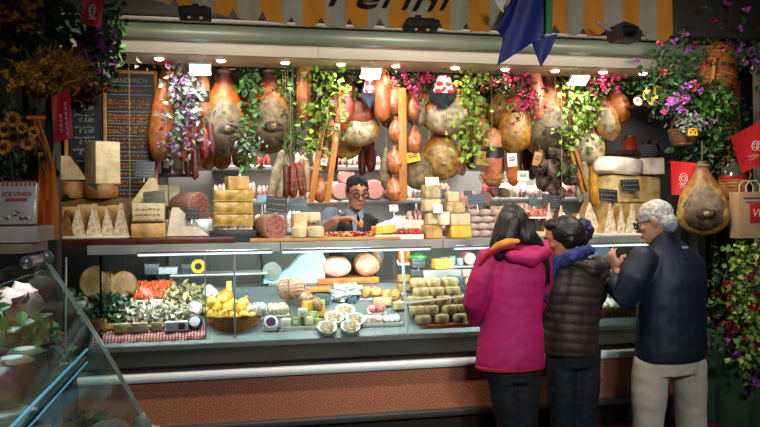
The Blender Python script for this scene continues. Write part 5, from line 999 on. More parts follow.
for i, (x, w_, h_, c) in enumerate(((442, 7, 8, 'dcdcd4'), (450, 7, 9, '9cc0b8'), (458, 8, 7, 'b8ccd0'))):
    s = S(x, 5.18); t = Thing('plastic_cup', ['white', 'green-tinted', 'pale blue'][i] + ' plastic cup on the inner shelf above the cheese pile', 'cup', (P(x, 0, 5.18).x, 5.18, 1.227), group='cups on the inner shelf'); b = MB(); b.lathe([(.001, 0), (w_ * s * .4, 0), (w_ * s * .5, h_ * s), (w_ * s * .46, h_ * s), (w_ * s * .37, .004), (.001, .004)], 18); t.part('cup', b, mat('cup ' + c, c, rough=.3))
cutlog(470, 253, 8, 5.14, 'small pink ham end on the inner shelf beside the pink coat', HAMCUT, 'a86058', .12, .1, z=1.227, group='small hams in the case', sy=.8) if False else cutlog(470, 256, 6.5, 5.14, 'small pink ham end on the inner shelf beside the pink coat', HAMCUT, 'a86058', .12, .1, z=1.227)
# ---------------- right bay, between the customers
t = Thing('round_dish', 'large grey-blue round dish standing behind the glass at the right', 'dish', (P(600, 0, 4.98).x, 5.0, deck(4.98))); s = S(600, 4.98); b = MB(); b.m = M4.Translation((0, 0, 27 * s)) @ M4.Rotation(R(82), 4, 'X'); b.lathe([(.001, 0), (9 * s, .0), (15 * s, .02), (15.6 * s, .016), (10 * s, -.01), (.001, -.012)], 28); t.part('dish', b, mat('grey blue dish', '6c8090', '8ca0ac', 4, .4))
b = MB(); b.box((0, 0, 6 * s), (34 * s, .08, 12 * s), .006); t.part('stand', b, mat('grey box', ''))
x0, x1 = P(594, 320, 4.68).x, P(640, 320, 4.68).x; wd = x1 - x0; s = S(615, 4.68); t = Thing('wooden_crate', 'low wooden crate with stencilled letters between the two dark jackets', 'crate', ((x0 + x1) / 2, 4.68, .885)); b = MB(); h_ = 10.5 * s
b.box((0, 0, h_ / 2), (wd, .01, h_), .002); b.box((0, .26, h_ / 2 + .05), (wd, .01, h_), .002)
for q in (-1, 1): b.box((q * wd / 2, .13, h_ / 2 + .02), (.01, .26, h_), .002, rot=(.2, 0, 0))
b.box((0, .13, .03), (wd, .26, .008), .001, rot=(.2, 0, 0)); t.part('crate_boards', b, mat('crate wood', 'b07c3c', 'd0a05c', 10, .6, kind='wave')); font('stencil', 'IL FIOR', 6.4 * s, mat('crate ink', '2c1a10', rough=.8), t.o, (-.0, -.0065, h_ * .12), ext=.0006, sx=1.15)
for i in range(6):
    x = x0 + .03 + i * .055; t = Thing('wrapped_sausage', 'white-wrapped sausage in the wooden crate, %s of six' % nth(i, 6), 'sausage', (x + .02, 4.71, .96), group='wrapped sausages in the crate'); b = MB(); b.tube([(0, 0, 0), (-.02, .11, .045), (-.045, .22, .085)], [.022, .026, .022], 12); t.part('wrapper', b, mat('wrap white', 'c8c8c4', 'e8e8e4', 16, .4)); b = MB(); b.tube([(0, -.02, -.008), (0, -.035, -.012)], .004, 6); t.part('tie', b, string_m)
for i, (x, y, w_, h_, tl) in enumerate(((601, 302, 9, 12, 12), (612, 305, 9, 9, -8), (607, 293, 8, 8, 5))): sign(x, y, w_, h_, 4.78, 'pale green price card on the wrapped sausages, %s' % ['left', 'right', 'rear'][i], mat('green card', 'ccd8a4', rough=.6), tilt=tl, cm=mat('ink', ''), group='green price cards', stem=.01)
# ================================================================== people
skin_m = mat('skin', 'b98468', 'c8947a', 6, .5); skin_m2 = mat('skin darker', 'a06c4c', 'b07c5a', 6, .5)
def head(b, c, yaw, pitch=0, k=1.0, roll=0):
    """head centred at c, face towards -Y turned by yaw"""
    o = b.m.copy(); b.m = o @ M4.Translation(c) @ M4.Rotation(yaw, 4, 'Z') @ M4.Rotation(pitch, 4, 'X') @ M4.Rotation(roll, 4, 'Y') @ M4.Scale(k, 4)
    R_ = [(-.115, .018, .018, -.062), (-.105, .036, .034, -.054), (-.085, .050, .055, -.036), (-.06, .060, .074, -.018), (-.03, .068, .086, -.006), (0, .073, .093, 0), (.03, .075, .097, .003), (.06, .073, .094, .006), (.085, .062, .08, .008), (.103, .043, .055, .01), (.114, .02, .028, .01)]
    b.rings([[V((rx * cos(a), y + ry * sin(a), z)) for a in [2 * pi * j / 24 for j in range(24)]] for z, rx, ry, y in R_])
    b.tube([(0, -.088, .018), (0, -.100, -.005), (0, -.112, -.026)], [.008, .010, .014], 10)              # nose
    b.blob((0, -.094, -.033), (.019, .013, .010), seg=10, rg=6)
    b.tube([(-.05, -.066, .03), (-.025, -.088, .034), (0, -.089, .028), (.025, -.088, .034), (.05, -.066, .03)], .0095, 8)   # brow
    for s in (-1, 1):
        b.blob((s * .076, .008, -.002), (.009, .019, .032), rot=(0, s * .25, 0), seg=12, rg=8); b.blob((s * .045, -.064, -.018), (.02, .018, .017), seg=10, rg=8)
    b.blob((0, -.084, -.062), (.027, .016, .009), seg=10, rg=6); b.blob((0, -.076, -.097), (.022, .017, .014), seg=10, rg=6)
    m = b.m; b.m = o; return m
def facial(t, m, body, iris='2a1a10', lips='9c5a4c', brow='241c18', glasses=None):
    b = MB(); b.m = m
    for s in (-1, 1): b.blob((s * .03, -.082, .008), (.0135, .01, .010), seg=14, rg=10)
    e = t.part('eyes', b, mat('eye white', 'ddd6cc', rough=.2), parent=body)
    b = MB(); b.m = m
    for s in (-1, 1): b.blob((s * .03, -.0905, .007), (.006, .004, .0065), seg=12, rg=8)
    t.part('iris', b, mat('iris ' + iris, iris, rough=.1), parent=body); b = MB(); b.m = m
    b.tube([(-.022, -.093, -.062), (-.008, -.101, -.059), (0, -.102, -.0605), (.008, -.101, -.059), (.022, -.093, -.062)], [.003, .0045, .004, .0045, .003], 8); b.tube([(-.018, -.094, -.067), (0, -.1, -.0695), (.018, -.094, -.067)], .0045, 8); t.part('lips', b, mat('lips ' + lips, lips, rough=.4), parent=body); b = MB(); b.m = m
    for s in (-1, 1): b.tube([(s * .014, -.1, .036), (s * .033, -.095, .043), (s * .052, -.075, .036)], [.004, .005, .003], 8, flat=.6)
    t.part('eyebrows', b, mat('brow ' + brow, brow, rough=.8), parent=body)
    if glasses:
        b = MB(); b.m = m
        for s in (-1, 1):
            b.tube([(s * .034 + .024 * cos(a), -.112 + .006 * abs(cos(a)), .004 + .017 * sin(a)) for a in [2 * pi * j / 18 for j in range(19)]], .0042, 6, round_=False); b.tube([(s * .058, -.105, .010), (s * .076, -.05, .012), (s * .080, .01, .006)], .0025, 6)
        b.tube([(-.010, -.113, .008), (0, -.117, .011), (.010, -.113, .008)], .0025, 6); t.part('glasses', b, mat('frames', glasses, rough=.7, spec=.2))
def hand(b, w, d, n, k=1.0, curl=.6, thumb=1, spread=.12):
    """wrist w, direction d, palm normal n (fingers curl towards n)"""
    d = V(d).normalized(); n = V(n); n = (n - d * n.dot(d)).normalized(); x = d.cross(n) * thumb; w = V(w)
    b.tube([w - d * .02, w + d * .03 * k, w + d * .07 * k, w + d * .088 * k], [.026 * k, .034 * k, .040 * k, .037 * k], 12, flat=.42, side=x)
    for i, (o, L) in enumerate(((.029, .068), (.010, .078), (-.010, .073), (-.028, .058))):
        p = w + d * (.085 - .004 * abs(i - 1)) * k + x * o * k; pts = [p - d * .02 * k, p]; a = curl * .35; q = p
        for L_ in (L * .45, L * .32, L * .23):
            q = q + (d * cos(a) + n * sin(a) + x * (o * spread / .03)).normalized() * L_ * k; pts.append(q); a += curl * .75
        b.tube(pts, [.0092 * k, .0092 * k, .0086 * k, .0078 * k, .0068 * k], 8)
    p = w + d * .025 * k + x * .026 * k; b.tube([p - x * .012, p, p + (d * .55 + x * .75 + n * .25).normalized() * .036 * k, p + (d * .55 + x * .75 + n * .25).normalized() * .036 * k + (d * .85 + x * .1 + n * .45).normalized() * .032 * k], [.012 * k, .0125 * k, .011 * k, .009 * k], 8)
def wr(amp, f=9, f2=22):
    return lambda p, n: amp * (noise.noise(V((p.x * f, p.y * f, p.z * f * .8))) + .45 * noise.noise(V((p.x * f2, p.y * f2 + 5, p.z * f2 * 1.4))))
def figure(name, label, px, Y, z0=0, ref=None):
    p = P(px, 300, Y); t = Thing(name, label, 'person', (p.x, Y, z0)); t.root = V((p.x, Y, z0))
    def J(x, y, dY=0): return P(x, y, Y + dY) - t.root
    t.J = J; return t

# ---- woman in the pink coat
t = figure('person', 'long-haired woman in a bright magenta hooded coat, back to us', 515, 3.85); J = t.J; s = S(515, 3.85)
bc = J(512, 250)
b = MB(); hm = head(b, J(512, 226, 0), R(-150), R(8), 1.0)
b.tube([J(513, 240, .01), J(514, 256, -.01)], [.05, .055], 14)
b.loft([(J(511, 364, .0), .14, .10), (J(511, 340), .16, .11), (J(512, 305), .13, .10), (J(513, 275), .15, .10), (J(514, 258), .15, .08), (J(514, 250), .06, .05)], yaw=R(-8))
lw = J(480, 318, .24); rw = J(522, 312, .30)
b.tube([J(488, 264), J(475, 302, .03), lw], [.045, .038, .027], 12); b.tube([J(541, 264, .02), J(546, 300, .1), rw], [.045, .038, .027], 12)
hand(b, lw, (.35, 1, .1), (.6, 0, .3), .95, .8, -1); hand(b, rw, (-.4, 1, .1), (-.6, 0, .3), .95, .8, 1)
for x0, x1, x2 in ((500, 508, 512), (526, 524, 526)):
    b.tube([J(x0, 360), J(x1, 430, .02), J(x2, 498, 0)], [.085, .055, .042], 14); b.tube([J(x2, 504, -.03), J(x2 + 1, 507, .12)], [.04, .034], 12)
body = bake('body', b, skin_m, t.o, .007, 2); facial(t, hm, body)
b = MB()                                                      # trousers
b.loft([(J(513, 380), .15, .11), (J(512, 362), .165, .115), (J(512, 345), .15, .11)])
for x0, x1, x2, x3 in ((501, 506, 511, 514), (525, 523, 524, 527)): b.tube([J(x0, 362), J(x1, 395), J(x2, 432, .02), J(x3, 495, .0)], [.095, .088, .068, .055], 16)
bake('trousers', b, mat('black trousers', '0b0c10', '14151b', 14, .7), t.o, .009, 3, wr(.006)); b = MB()
for x in (514, 527): b.tube([J(x, 506, -.05), J(x, 507, .05), J(x + 1, 508, .15)], [.045, .048, .038], 12, flat=.8)
bake('shoes', b, mat('dark shoes', '101010', rough=.4), t.o, .009, 3)
b = MB()                                                      # coat
b.loft([(J(510, 367), .187, .135), (J(510, 361), .19, .138), (J(510, 345), .185, .135), (J(511, 320), .165, .125), (J(513, 300), .158, .12), (J(514, 280), .172, .122), (J(515, 264), .178, .11), (J(515, 254), .155, .09), (J(515, 247), .09, .07)], yaw=R(-8))
b.tube([J(489, 259), J(481, 280, .0), J(473.5, 303, .03), J(476, 318, .12), lw - V((0, .02, 0))], [.07, .068, .062, .055, .043], 16)
b.tube([J(540, 259, .02), J(544, 280, .05), J(545, 303, .1), J(535, 314, .2), rw - V((0, .02, 0))], [.07, .066, .06, .052, .042], 16)
pinkm = mat('magenta cloth', 'a00850', 'b41060', 5, .7, bump=.1, bs=60)
bake('coat', b, pinkm, t.o, .008, 3, wr(.006, 6, 18)); b = MB()
b.blob(J(530, 252, -.07), (.105, .07, .055), .15, 6, 2, 24, 16, rot=(.35, .15, 0)); b.tube([J(500, 250, -.03), J(512, 256, -.11), J(532, 260, -.13), J(546, 252, -.08), J(545, 244, -.0)], [.026, .034, .042, .036, .026], 14)
bake('hood', b, pinkm, t.o, .007, 3, wr(.006, 10, 24)); b = MB()
b.lathe([(.183, 0), (.192, .004), (.192, .016), (.183, .02)], 40, c=tuple(J(510, 367.5)), sy=.73); t.part('red_hem', b, mat('red hem', 'a01024', rough=.7)); b = MB()
b.tube([J(480, 264, -.08), J(488, 254, -.12), J(500, 247, -.16), J(514, 246, -.17)], [.012, .018, .02, .014], 12); t.part('red_collar', b, mat('red collar', 'a81828', rough=.8)); b = MB()
b.tube([J(490, 251, -.13), J(498, 245, -.17), J(508, 241.5, -.18), J(518, 241, -.17)], [.010, .016, .018, .012], 12, flat=.6); t.part('orange_scarf', b, mat('orange scarf', 'e07c18', 'f0a030', 20, .8)); b = MB()
hc = J(512, 226, 0)
b.blob(hc + V((.0, -.012, .012)), (.088, .105, .112), .04, 5, 1, 26, 18)
b.tube([J(512, 222, -.05), J(507, 240, -.06), J(499, 256, -.06)], [.075, .07, .035], 16); b.tube([J(514, 222, -.04), J(525, 238, -.06), J(537, 252, -.05), J(546, 268, -.06), J(549, 284, -.05)], [.07, .07, .055, .025, .008], 16); b.tube([J(503, 228, .0), J(497, 245, -.02), J(491, 262, -.03)], [.05, .042, .012], 12)
hairm = mat('dark hair', '0a0706', '18100c', 30, .5, bump=.2, bs=90)
bake('hair', b, hairm, t.o, .007, 7, lambda p, n: .0035 * noise.noise(V((p.x * 70, p.y * 70, p.z * 8))))

# ---- woman in the brown quilted jacket
t = figure('person', 'woman in brown quilted jacket and blue scarf, hair tied in a navy band', 576, 3.95); J = t.J
b = MB(); hm = head(b, J(563, 238), R(-124), R(24), .96)
b.tube([J(565, 250, .0), J(571, 268, 0)], [.048, .055], 14)
b.loft([(J(571, 352), .13, .11), (J(572, 335), .15, .12), (J(573, 305), .13, .11), (J(575, 285), .15, .11), (J(576, 268), .14, .09), (J(575, 261), .06, .05)], yaw=R(25))
lw = J(545, 316, .16); rw = J(556, 314, .26)
b.tube([J(563, 276, -.03), J(558, 312, -.02), lw], [.045, .038, .026], 12); b.tube([J(590, 274, .06), J(588, 306, .14), rw], [.045, .038, .026], 12)
hand(b, lw, (-.5, .8, .1), (.5, .3, .3), .92, .8, -1); hand(b, rw, (-.8, .6, .1), (-.3, 0, .3), .92, .8, 1)
for x0, x1, x2 in ((562, 563, 564), (584, 584, 586)): b.tube([J(x0, 350), J(x1, 425, .02), J(x2, 490, 0)], [.085, .055, .042], 14); b.tube([J(x2 + 2, 496, -.02), J(x2 - 10, 498, .08)], [.04, .034], 12)
body = bake('body', b, skin_m2, t.o, .007, 2); facial(t, hm, body, lips='8c4a40'); b = MB()
b.loft([(J(573, 365), .135, .115), (J(572, 350), .15, .125), (J(572, 335), .14, .12)], yaw=R(20))
for x0, x1, x2, x3 in ((561, 562, 563, 565), (585, 584, 583, 586)): b.tube([J(x0, 352), J(x1, 390), J(x2, 425, .02), J(x3, 488, .0)], [.090, .085, .07, .06], 16)
bake('trousers', b, mat('dark jeans', '0a0d14', '121722', 14, .7), t.o, .009, 3, wr(.007)); b = MB()
for x in (564, 586): b.tube([J(x + 4, 498, -.04), J(x - 2, 499, .02), J(x - 12, 500, .1)], [.043, .046, .036], 12, flat=.8)
bake('shoes', b, mat('dark shoes', ''), t.o, .009, 3); b = MB()
b.loft([(J(570, 352), .158, .135), (J(570, 346), .168, .14), (J(571, 325), .168, .138), (J(573, 305), .165, .135), (J(576, 288), .172, .135), (J(578, 272), .165, .12), (J(577, 263), .12, .10), (J(575, 258), .08, .075)], yaw=R(25))
b.tube([J(563, 275, -.05), J(559, 292, -.06), J(556, 312, -.04), J(552, 318, .05), lw], [.075, .074, .066, .056, .042], 16); b.tube([J(592, 273, .05), J(595, 292, .08), J(590, 306, .15), J(572, 314, .22), rw], [.075, .072, .064, .052, .042], 16)
qm = mat('brown quilted cloth', '2a1d18', '38291f', 8, .6, bump=.12, bs=70)
def quilt(p, n): return .006 * abs(sin((p.z + .014 * sin(p.x * 8)) * pi / .052)) ** .6 + .004 * noise.noise(p * 18)
bake('jacket', b, qm, t.o, .007, 2, quilt); b = MB()
b.blob(J(597, 270, -.03), (.065, .085, .075), .15, 6, 7, 22, 16, rot=(.2, .3, 0)); b.tube([J(575, 262, -.09), J(590, 268, -.11), J(603, 268, -.06)], [.03, .045, .04], 14); bake('hood', b, qm, t.o, .007, 2, quilt); b = MB()
b.tube([J(590, 250, -.05), J(580, 253, -.11), J(566, 258, -.125), J(555, 265, -.10), J(550, 272, -.02)], [.03, .036, .038, .036, .03], 14); b.tube([J(555, 266, -.09), J(549, 280, -.07), J(546, 300, -.06)], [.034, .032, .02], 12)
bake('scarf', b, mat('blue scarf', '101c48', '24387c', 24, .8, contrast=.1), t.o, .006, 2, wr(.007, 20, 45)); b = MB()
hc = J(563, 237); b.blob(hc + V((.020, -.006, .026)), (.102, .095, .100), .05, 5, 4, 26, 18, rot=(0, -.25, 0)); b.blob(hc + V((-.035, .01, .065)), (.07, .07, .045), .1, 5, 4, 20, 12); b.blob(hc + V((.01, -.05, -.0)), (.05, .05, .07), .1, 5, 4, 20, 12); b.blob(J(580, 237), (.055, .055, .06), .1, 6, 3, 18, 12)
bake('hair', b, hairm, t.o, .006, 2, lambda p, n: .003 * noise.noise(V((p.x * 20, p.y * 60, p.z * 60)))); b = MB()
for k in range(7): a = k * .9; b.blob(J(584, 230) + V((.026 * cos(a), .02 * sin(a * 1.7), .036 * sin(a))), (.036, .032, .036), .35, 9, k, 14, 10)
bake('hair_band', b, mat('navy band', '0e1236', '1a2050', 10, .7), t.o, .006, 2, wr(.004, 30, 60))
b = MB(); b.box(J(588, 254, -.07), (.035, .012, .014), .004); t.part('red_tag', b, mat('red collar', ''))

# ---- man in navy
t = figure('person', 'white-haired man with glasses in a navy jacket and beige trousers, facing the counter', 668, 3.85); J = t.J
HC = J(656, 221.5)
b = MB(); hm = head(b, HC, R(-136), R(16), 1.02)
b.tube([J(659, 236, .0), J(665, 256, 0)], [.056, .062], 14)
b.loft([(J(670, 360), .14, .10), (J(670, 330), .18, .13), (J(669, 300), .175, .13), (J(668, 275), .18, .12), (J(668, 256), .17, .09), (J(666, 247), .07, .06)], yaw=R(18))
lw = J(618, 272, .12); rw = J(627, 276, .22)
b.tube([J(644, 262, -.06), J(624, 297, -.04), lw], [.05, .042, .03], 12); b.tube([J(694, 262, .06), J(690, 300, .16), J(650, 290, .26), rw], [.05, .042, .034, .03], 12)
hand(b, lw, (-.25, .3, .75), (.7, .4, .2), 1.0, .75, -1); hand(b, rw, (-.6, -.1, .75), (-.3, -.5, .3), 1.0, .8, 1)
for x0, x1, x2 in ((650, 648, 646), (688, 690, 690)): b.tube([J(x0, 360), J(x1, 425, .02), J(x2, 492, 0)], [.075, .05, .045], 14); b.tube([J(x2, 498, -.03), J(x2 - 8, 501, .11)], [.042, .036], 12)
body = bake('body', b, skin_m, t.o, .007, 2); facial(t, hm, body, brow='8a8680', glasses='1a1a1c'); b = MB()
b.loft([(J(668, 372), .19, .135), (J(668, 358), .195, .14), (J(668, 340), .185, .135)], yaw=R(14))
for x0, x1, x2, x3, d in ((651, 649, 647, 646, -.01), (688, 690, 691, 690, .02)): b.tube([J(x0, 365, d), J(x1, 392, d), J(x2, 428, d + .02), J(x3, 490, d)], [.104, .096, .082, .074], 18)
bake('trousers', b, mat('beige cotton', 'bcb49c', 'cec6ae', 7, .8, bump=.1, bs=120), t.o, .009, 3, wr(.010, 5, 14)); b = MB()
for x in (646, 690): b.tube([J(x + 2, 500, -.06), J(x - 3, 501, .03), J(x - 9, 502, .13)], [.048, .05, .04], 12, flat=.8)
bake('shoes', b, mat('dark shoes', ''), t.o, .009, 3); b = MB()
b.loft([(J(671, 358), .222, .16), (J(671, 350), .226, .165), (J(671, 325), .228, .16), (J(672, 300), .228, .155), (J(674, 280), .222, .15), (J(675, 263), .205, .125), (J(673, 253), .175, .10), (J(668, 245), .12, .085), (J(663, 238), .082, .075), (J(660, 233), .07, .066)], yaw=R(18))
b.tube([J(643, 259, -.05), J(633, 278, -.07), J(624, 298, -.05), J(617, 288, .05), lw - V((0, 0, .03))], [.082, .085, .076, .064, .05], 16); b.tube([J(688, 265, .05), J(692, 282, .1), J(690, 302, .16), J(660, 294, .24), rw - V((0, 0, .03))], [.082, .08, .07, .06, .05], 16)
bake('jacket', b, mat('navy cloth', '0a1428', '0f1c34', 5, .55, bump=.1, bs=80) if False else mat('navy jacket cloth', '0a1426', '0e1a34', 5, .6, bump=.1, bs=80), t.o, .009, 4, wr(.007, 4, 14)); b = MB()
b.lathe([(.066, 0), (.074, .004), (.07, .035), (.062, .04), (.058, .03)], 30, c=tuple(J(661, 238, .0)), sy=.95); t.part('collar', b, mat('navy jacket cloth', '')); b = MB()
b.box(J(685, 247.5, -.118), (.042, .004, .012), .001, rot=(-.3, 0, .2)); t.part('back_label', b, mat('grey label', '8a8e94', rough=.6)); b = MB()
HM = hm
b.m = HM; b.blob((0, .008, .038), (.081, .098, .084), .05, 6, 2, 26, 18); b.blob((0, .055, -.02), (.074, .055, .06), .05, 6, 2, 22, 14)
bake('hair', b, mat('white hair', '8a8a88', 'bcbcb8', 60, .7, bump=.5, bs=160), t.o, .006, 2, lambda p, n: .004 * noise.noise(V((p.x * 50, p.y * 50, p.z * 50))))
b = MB(); b.tube([J(613, 264, .16), J(625, 256, .2)], [.012, .012], 8, flat=.4); solo('snack', 'small tan piece of food held in the white-haired man\'s raised hand', 'food', b, SAUS['tan'], loc=t.root)

# ---- stall keeper
t = figure('person', 'stall keeper with short dark hair and glasses, grey shirt and dark vest, reaching for ham', 357, 5.5, .2); J = t.J
b = MB(); hm = head(b, J(356.5, 192, -.06), R(8), R(16), 1.02)
b.tube([J(356, 203, -.02), J(354, 216, .03)], [.056, .062], 14)
b.loft([(J(352, 300, .05), .16, .11), (J(352, 262, .05), .16, .12), (J(352, 238, .03), .18, .12), (J(352, 222, .03), .18, .10), (J(353, 213, .03), .07, .07)])
rw = J(337, 219, -.34)
b.tube([J(331, 220, 0), J(324, 232, -.12), J(328, 226, -.24), rw], [.052, .044, .038, .029], 12); lw = J(378, 263, -.2); b.tube([J(371, 222, .02), J(376, 250, 0), lw], [.052, .044, .03], 12)
hand(b, rw, (1, -.3, .05), (.3, -.3, -.9), 1.05, .8, 1); hand(b, lw, (-.5, -.7, 0), (0, 0, -1), 1.0, .5, -1)
for x in (342, 364): b.tube([J(x, 298, .05), J(x, 350, .03), J(x, 410, .05)], [.09, .06, .05], 12); b.tube([(J(x, 410).x, .06, .04), (J(x, 410).x, -.1, .035)], [.045, .04], 10)
body = bake('body', b, mat('skin warm', 'b07c60', 'c08c70', 8, .5), t.o, .006, 2); facial(t, hm, body, glasses='141214'); b = MB()
b.loft([(J(353, 305, .05), .17, .12), (J(353, 285, .05), .18, .125)])
for x in (342, 364): b.tube([J(x, 298, .05), J(x, 350, .03), J(x, 408, .05)], [.1, .08, .07], 14)
bake('trousers', b, mat('black trousers', ''), t.o, .011, 3, wr(.006)); b = MB()
for x in (342, 364): b.tube([(J(x, 410).x, .1, .045), (J(x, 410).x, -.02, .045), (J(x, 410).x, -.14, .04)], [.048, .05, .04], 12, flat=.85)
bake('shoes', b, mat('dark shoes', ''), t.o, .01, 3); b = MB()
b.loft([(J(353, 246, .04), .16, .105), (J(352.5, 226, .03), .17, .10), (J(353, 216, .03), .14, .08), (J(354, 210, .01), .075, .07)])
b.tube([J(332, 217, .02), J(325, 229, -.08), J(324, 230, -.15)], [.078, .076, .062], 16); b.tube([J(371, 221, .03), J(375, 238, .03), J(376, 254, 0), J(378, 259, -.12)], [.06, .06, .055, .045], 16)
bake('shirt', b, mat('grey shirt', '5c6a7c', '74828f', 10, .7), t.o, .008, 2, wr(.006, 12, 30)); b = MB()
b.loft([(J(353, 300, .05), .175, .135), (J(353, 262, .04), .18, .135), (J(352.5, 240, .03), .19, .135), (J(354, 227, .02), .192, .135), (J(355, 219, .015), .172, .115), (J(355, 213, .01), .115, .09)])
vest = bake('vest', b, mat('dark vest', '10171a', '181f22', 10, .6), t.o, .008, 2, wr(.006, 10, 26)); b = MB()
for s_ in (-1, 1):
    c0 = J(354, 212, -.05); b.add([c0 + V((s_ * .012, -.085, -.01)), c0 + V((s_ * .06, -.03, .03)), c0 + V((s_ * .066, -.04, -.035)), c0 + V((s_ * .03, -.10, -.06)), c0 + V((s_ * .012, -.075, -.01)), c0 + V((s_ * .06, -.02, .03)), c0 + V((s_ * .066, -.03, -.035)), c0 + V((s_ * .03, -.09, -.06))], [(0, 1, 2, 3), (7, 6, 5, 4), (0, 4, 5, 1), (1, 5, 6, 2), (2, 6, 7, 3), (3, 7, 4, 0)])
b.add([J(354, 214, -.13) + V((-.02, 0, 0)), J(354, 214, -.13) + V((.02, 0, 0)), J(355, 236, -.135) + V((.01, 0, 0)), J(355, 236, -.135) + V((-.01, 0, 0)), J(354, 214, -.10), J(355, 236, -.10)], [(0, 1, 2, 3), (0, 4, 1), (2, 5, 3), (1, 4, 5, 2), (0, 3, 5, 4)])
t.part('shirt_collar', b, mat('collar shirt', '8494a6', rough=.7), smooth=False); b = MB(); b.m = hm
b.blob((0, .008, .060), (.079, .092, .060), .06, 6, 2, 26, 18); b.blob((0, .05, .0), (.074, .054, .07), .05, 6, 2, 22, 14)
for s_ in (-1, 1): b.blob((s_ * .07, -.015, .028), (.012, .025, .035), .1, 5, 1, 12, 8)
bake('hair', b, mat('short dark hair', '100c0a', '1c1612', 40, .8, bump=.5, bs=120), t.o, .006, 2, lambda p, n: .004 * noise.noise(V((p.x * 50, p.y * 50, p.z * 50))))
b = MB(); q = rw + V((.16, -.06, -.03)); b.blob(q, (.016, .006, .026), .5, 9, 2, 14, 10); solo('ham_slice', 'slice of ham pinched in the stall keeper\'s fingers', 'meat', b, SAUS['orange'], loc=t.root)
# ================================================================== blackboards
def board(px0, px1, py0, py1, Y, label, rows, frame=True):
    a, c = P(px0, py1, Y), P(px1, py0, Y); w_, h_ = c.x - a.x, c.z - a.z; t = Thing('menu_blackboard', label, 'blackboard', ((a.x + c.x) / 2, Y, a.z), group='menu blackboards'); b = MB(); b.box((0, 0, h_ / 2), (w_, .015, h_)); t.part('slate', b, mat('board black', '0c1116', '121a20', 6, .5), smooth=False); b = MB()
    for x in (-1, 1): b.box((x * w_ / 2, -.004, h_ / 2), (.022, .026, h_ + .022), .003)
    for z in (0, h_): b.box((0, -.004, z), (w_, .026, .022), .003)
    t.part('frame', b, mat('board frame', '9c6224', 'c08038', 12, .4)); return t, w_, h_
Yb = 5.28
t, w_, h_ = board(106, 155.5, 73, 206, Yb, 'large blackboard headed SANDWICH with lines of orange chalk', 0)
s = S(130, Yb)
def bx_(px): return P(px, 100, Yb).x - t.o.location.x
def bz_(py): return P(130, py, Yb).z - t.o.location.z
font('heading', 'SANDWICH', 6.5 * s, chalk, t.o, (bx_(130), -.010, bz_(83)), sx=.95); font('subheading', 'ALL  TO  TAKE', 4 * s, chalk_orange, t.o, (bx_(131), -.010, bz_(93)), sx=1.2) if False else None
b = MB()
for py in (86, 95, 112, 124, 136, 152, 160.5, 170, 178, 190): b.box((bx_(130), -.0095, bz_(py)), (42 * s, .001, .004))
t.part('ruled_lines', b, mat('pale chalk', '7c98a8', rough=.9), smooth=False); b = MB(); rd = random.Random(4)
for py in (91, 101, 104, 107.5, 115.5, 118.5, 121.5, 127.5, 130.5, 133, 139.5, 143, 147, 156, 164, 167, 174, 182, 186, 194, 198):
    x = 108.5
    while x < 148:
        l = rd.uniform(.8, 2.4)
        for q in range(2): b.box((bx_(x + l / 2), -.0095, bz_(py + rd.uniform(-.8, .8))), (l * s, .001, .0045 if q else .008), rot=(0, rd.uniform(-.8, .8), 0))
        x += l + rd.choice((.5, .5, 1.6))
t.part('chalk_writing', b, chalk_orange, smooth=False)
b = MB(); b.tube([(bx_(150), 0, bz_(74)), (bx_(147), -.01, bz_(69)), (bx_(149), -.01, bz_(64)), (bx_(152), 0, bz_(65))], .004, 6); t.part('hook', b, alu)
t, w_, h_ = board(67, 105, 84, 205, Yb + .03, 'narrow blackboard with white chalk prices beside the SANDWICH board', 0)
b = MB(); rd = random.Random(9)
for py in (90.5, 103, 115.5, 127.5, 138, 149.5, 161):
    x = 72 + rd.uniform(0, 3)
    while x < 92:
        l = rd.uniform(.9, 2.2)
        for q in range(2): b.box((bx_(x + l / 2), -.0095, bz_(py + rd.uniform(-.9, .9))), (l * s, .001, .006), rot=(0, rd.uniform(-1, 1), 0))
        x += l + .9
t.part('chalk_writing', b, chalk, smooth=False)
t.o['label'] = 'narrow blackboard with white chalk prices beside the SANDWICH board'
for py, tx in ((98, '\u20ac 3,00'), (110, '\u20ac 2,50'), (122, '\u20ac 3,00'), (133, '\u20ac 2,50'), (144, '\u20ac 2,50'), (155, '\u20ac 2,50')): font('price', tx, 5.2 * s, chalk, t.o, (bx_(85), -.0105, bz_(py)), shear=.2)

# ================================================================== awning
EDG = [(120, -8), (140, -2), (200, 12), (245, 19), (300, 26), (360, 27), (480, 31), (560, 34), (640, 38), (672, 42)]
def ed(px):
    for (a, y), (c, z) in zip(EDG, EDG[1:]):
        if px <= c: return y + (z - y) * (px - a) / (c - a)
    return EDG[-1][1]
YA = 3.7; A0 = P(120, 0, YA).x; A1 = P(672, 0, YA).x
t = Thing('awning', 'orange and white striped awning with scalloped edge across the top of the stall', 'awning', (P(400, 0, YA).x, YA, 2.55)); ox = t.o.location.x; b = MB(); rows = []
N_ = 240
for k in range(8):
    q = k / 7; row = []
    for j in range(N_ + 1):
        px = 120 + (672 - 120) * j / N_; e = P(px, ed(px), YA); ph = ((px - 131) / 29.2) % 1; sc_ = .022 * (1 - abs(2 * ph - 1)) ** 1.6 if True else 0
        # the notches point upward between the wide scallops
        z0 = e.z + .05 * max(0, 1 - abs(2 * ph - 1) * 3.2) ; z = z0 + (2.95 - z0) * q
        row.append(V((e.x - ox, .012 * sin(px * .11) * (1 - q * .5) + .006 * sin(px * .31), z - 2.55)))
    rows.append(row)
b.rings(rows, closed=False, cap=False); b.rings([[v + V((0, .006, 0)) for v in r] for r in rows], closed=False, cap=False)
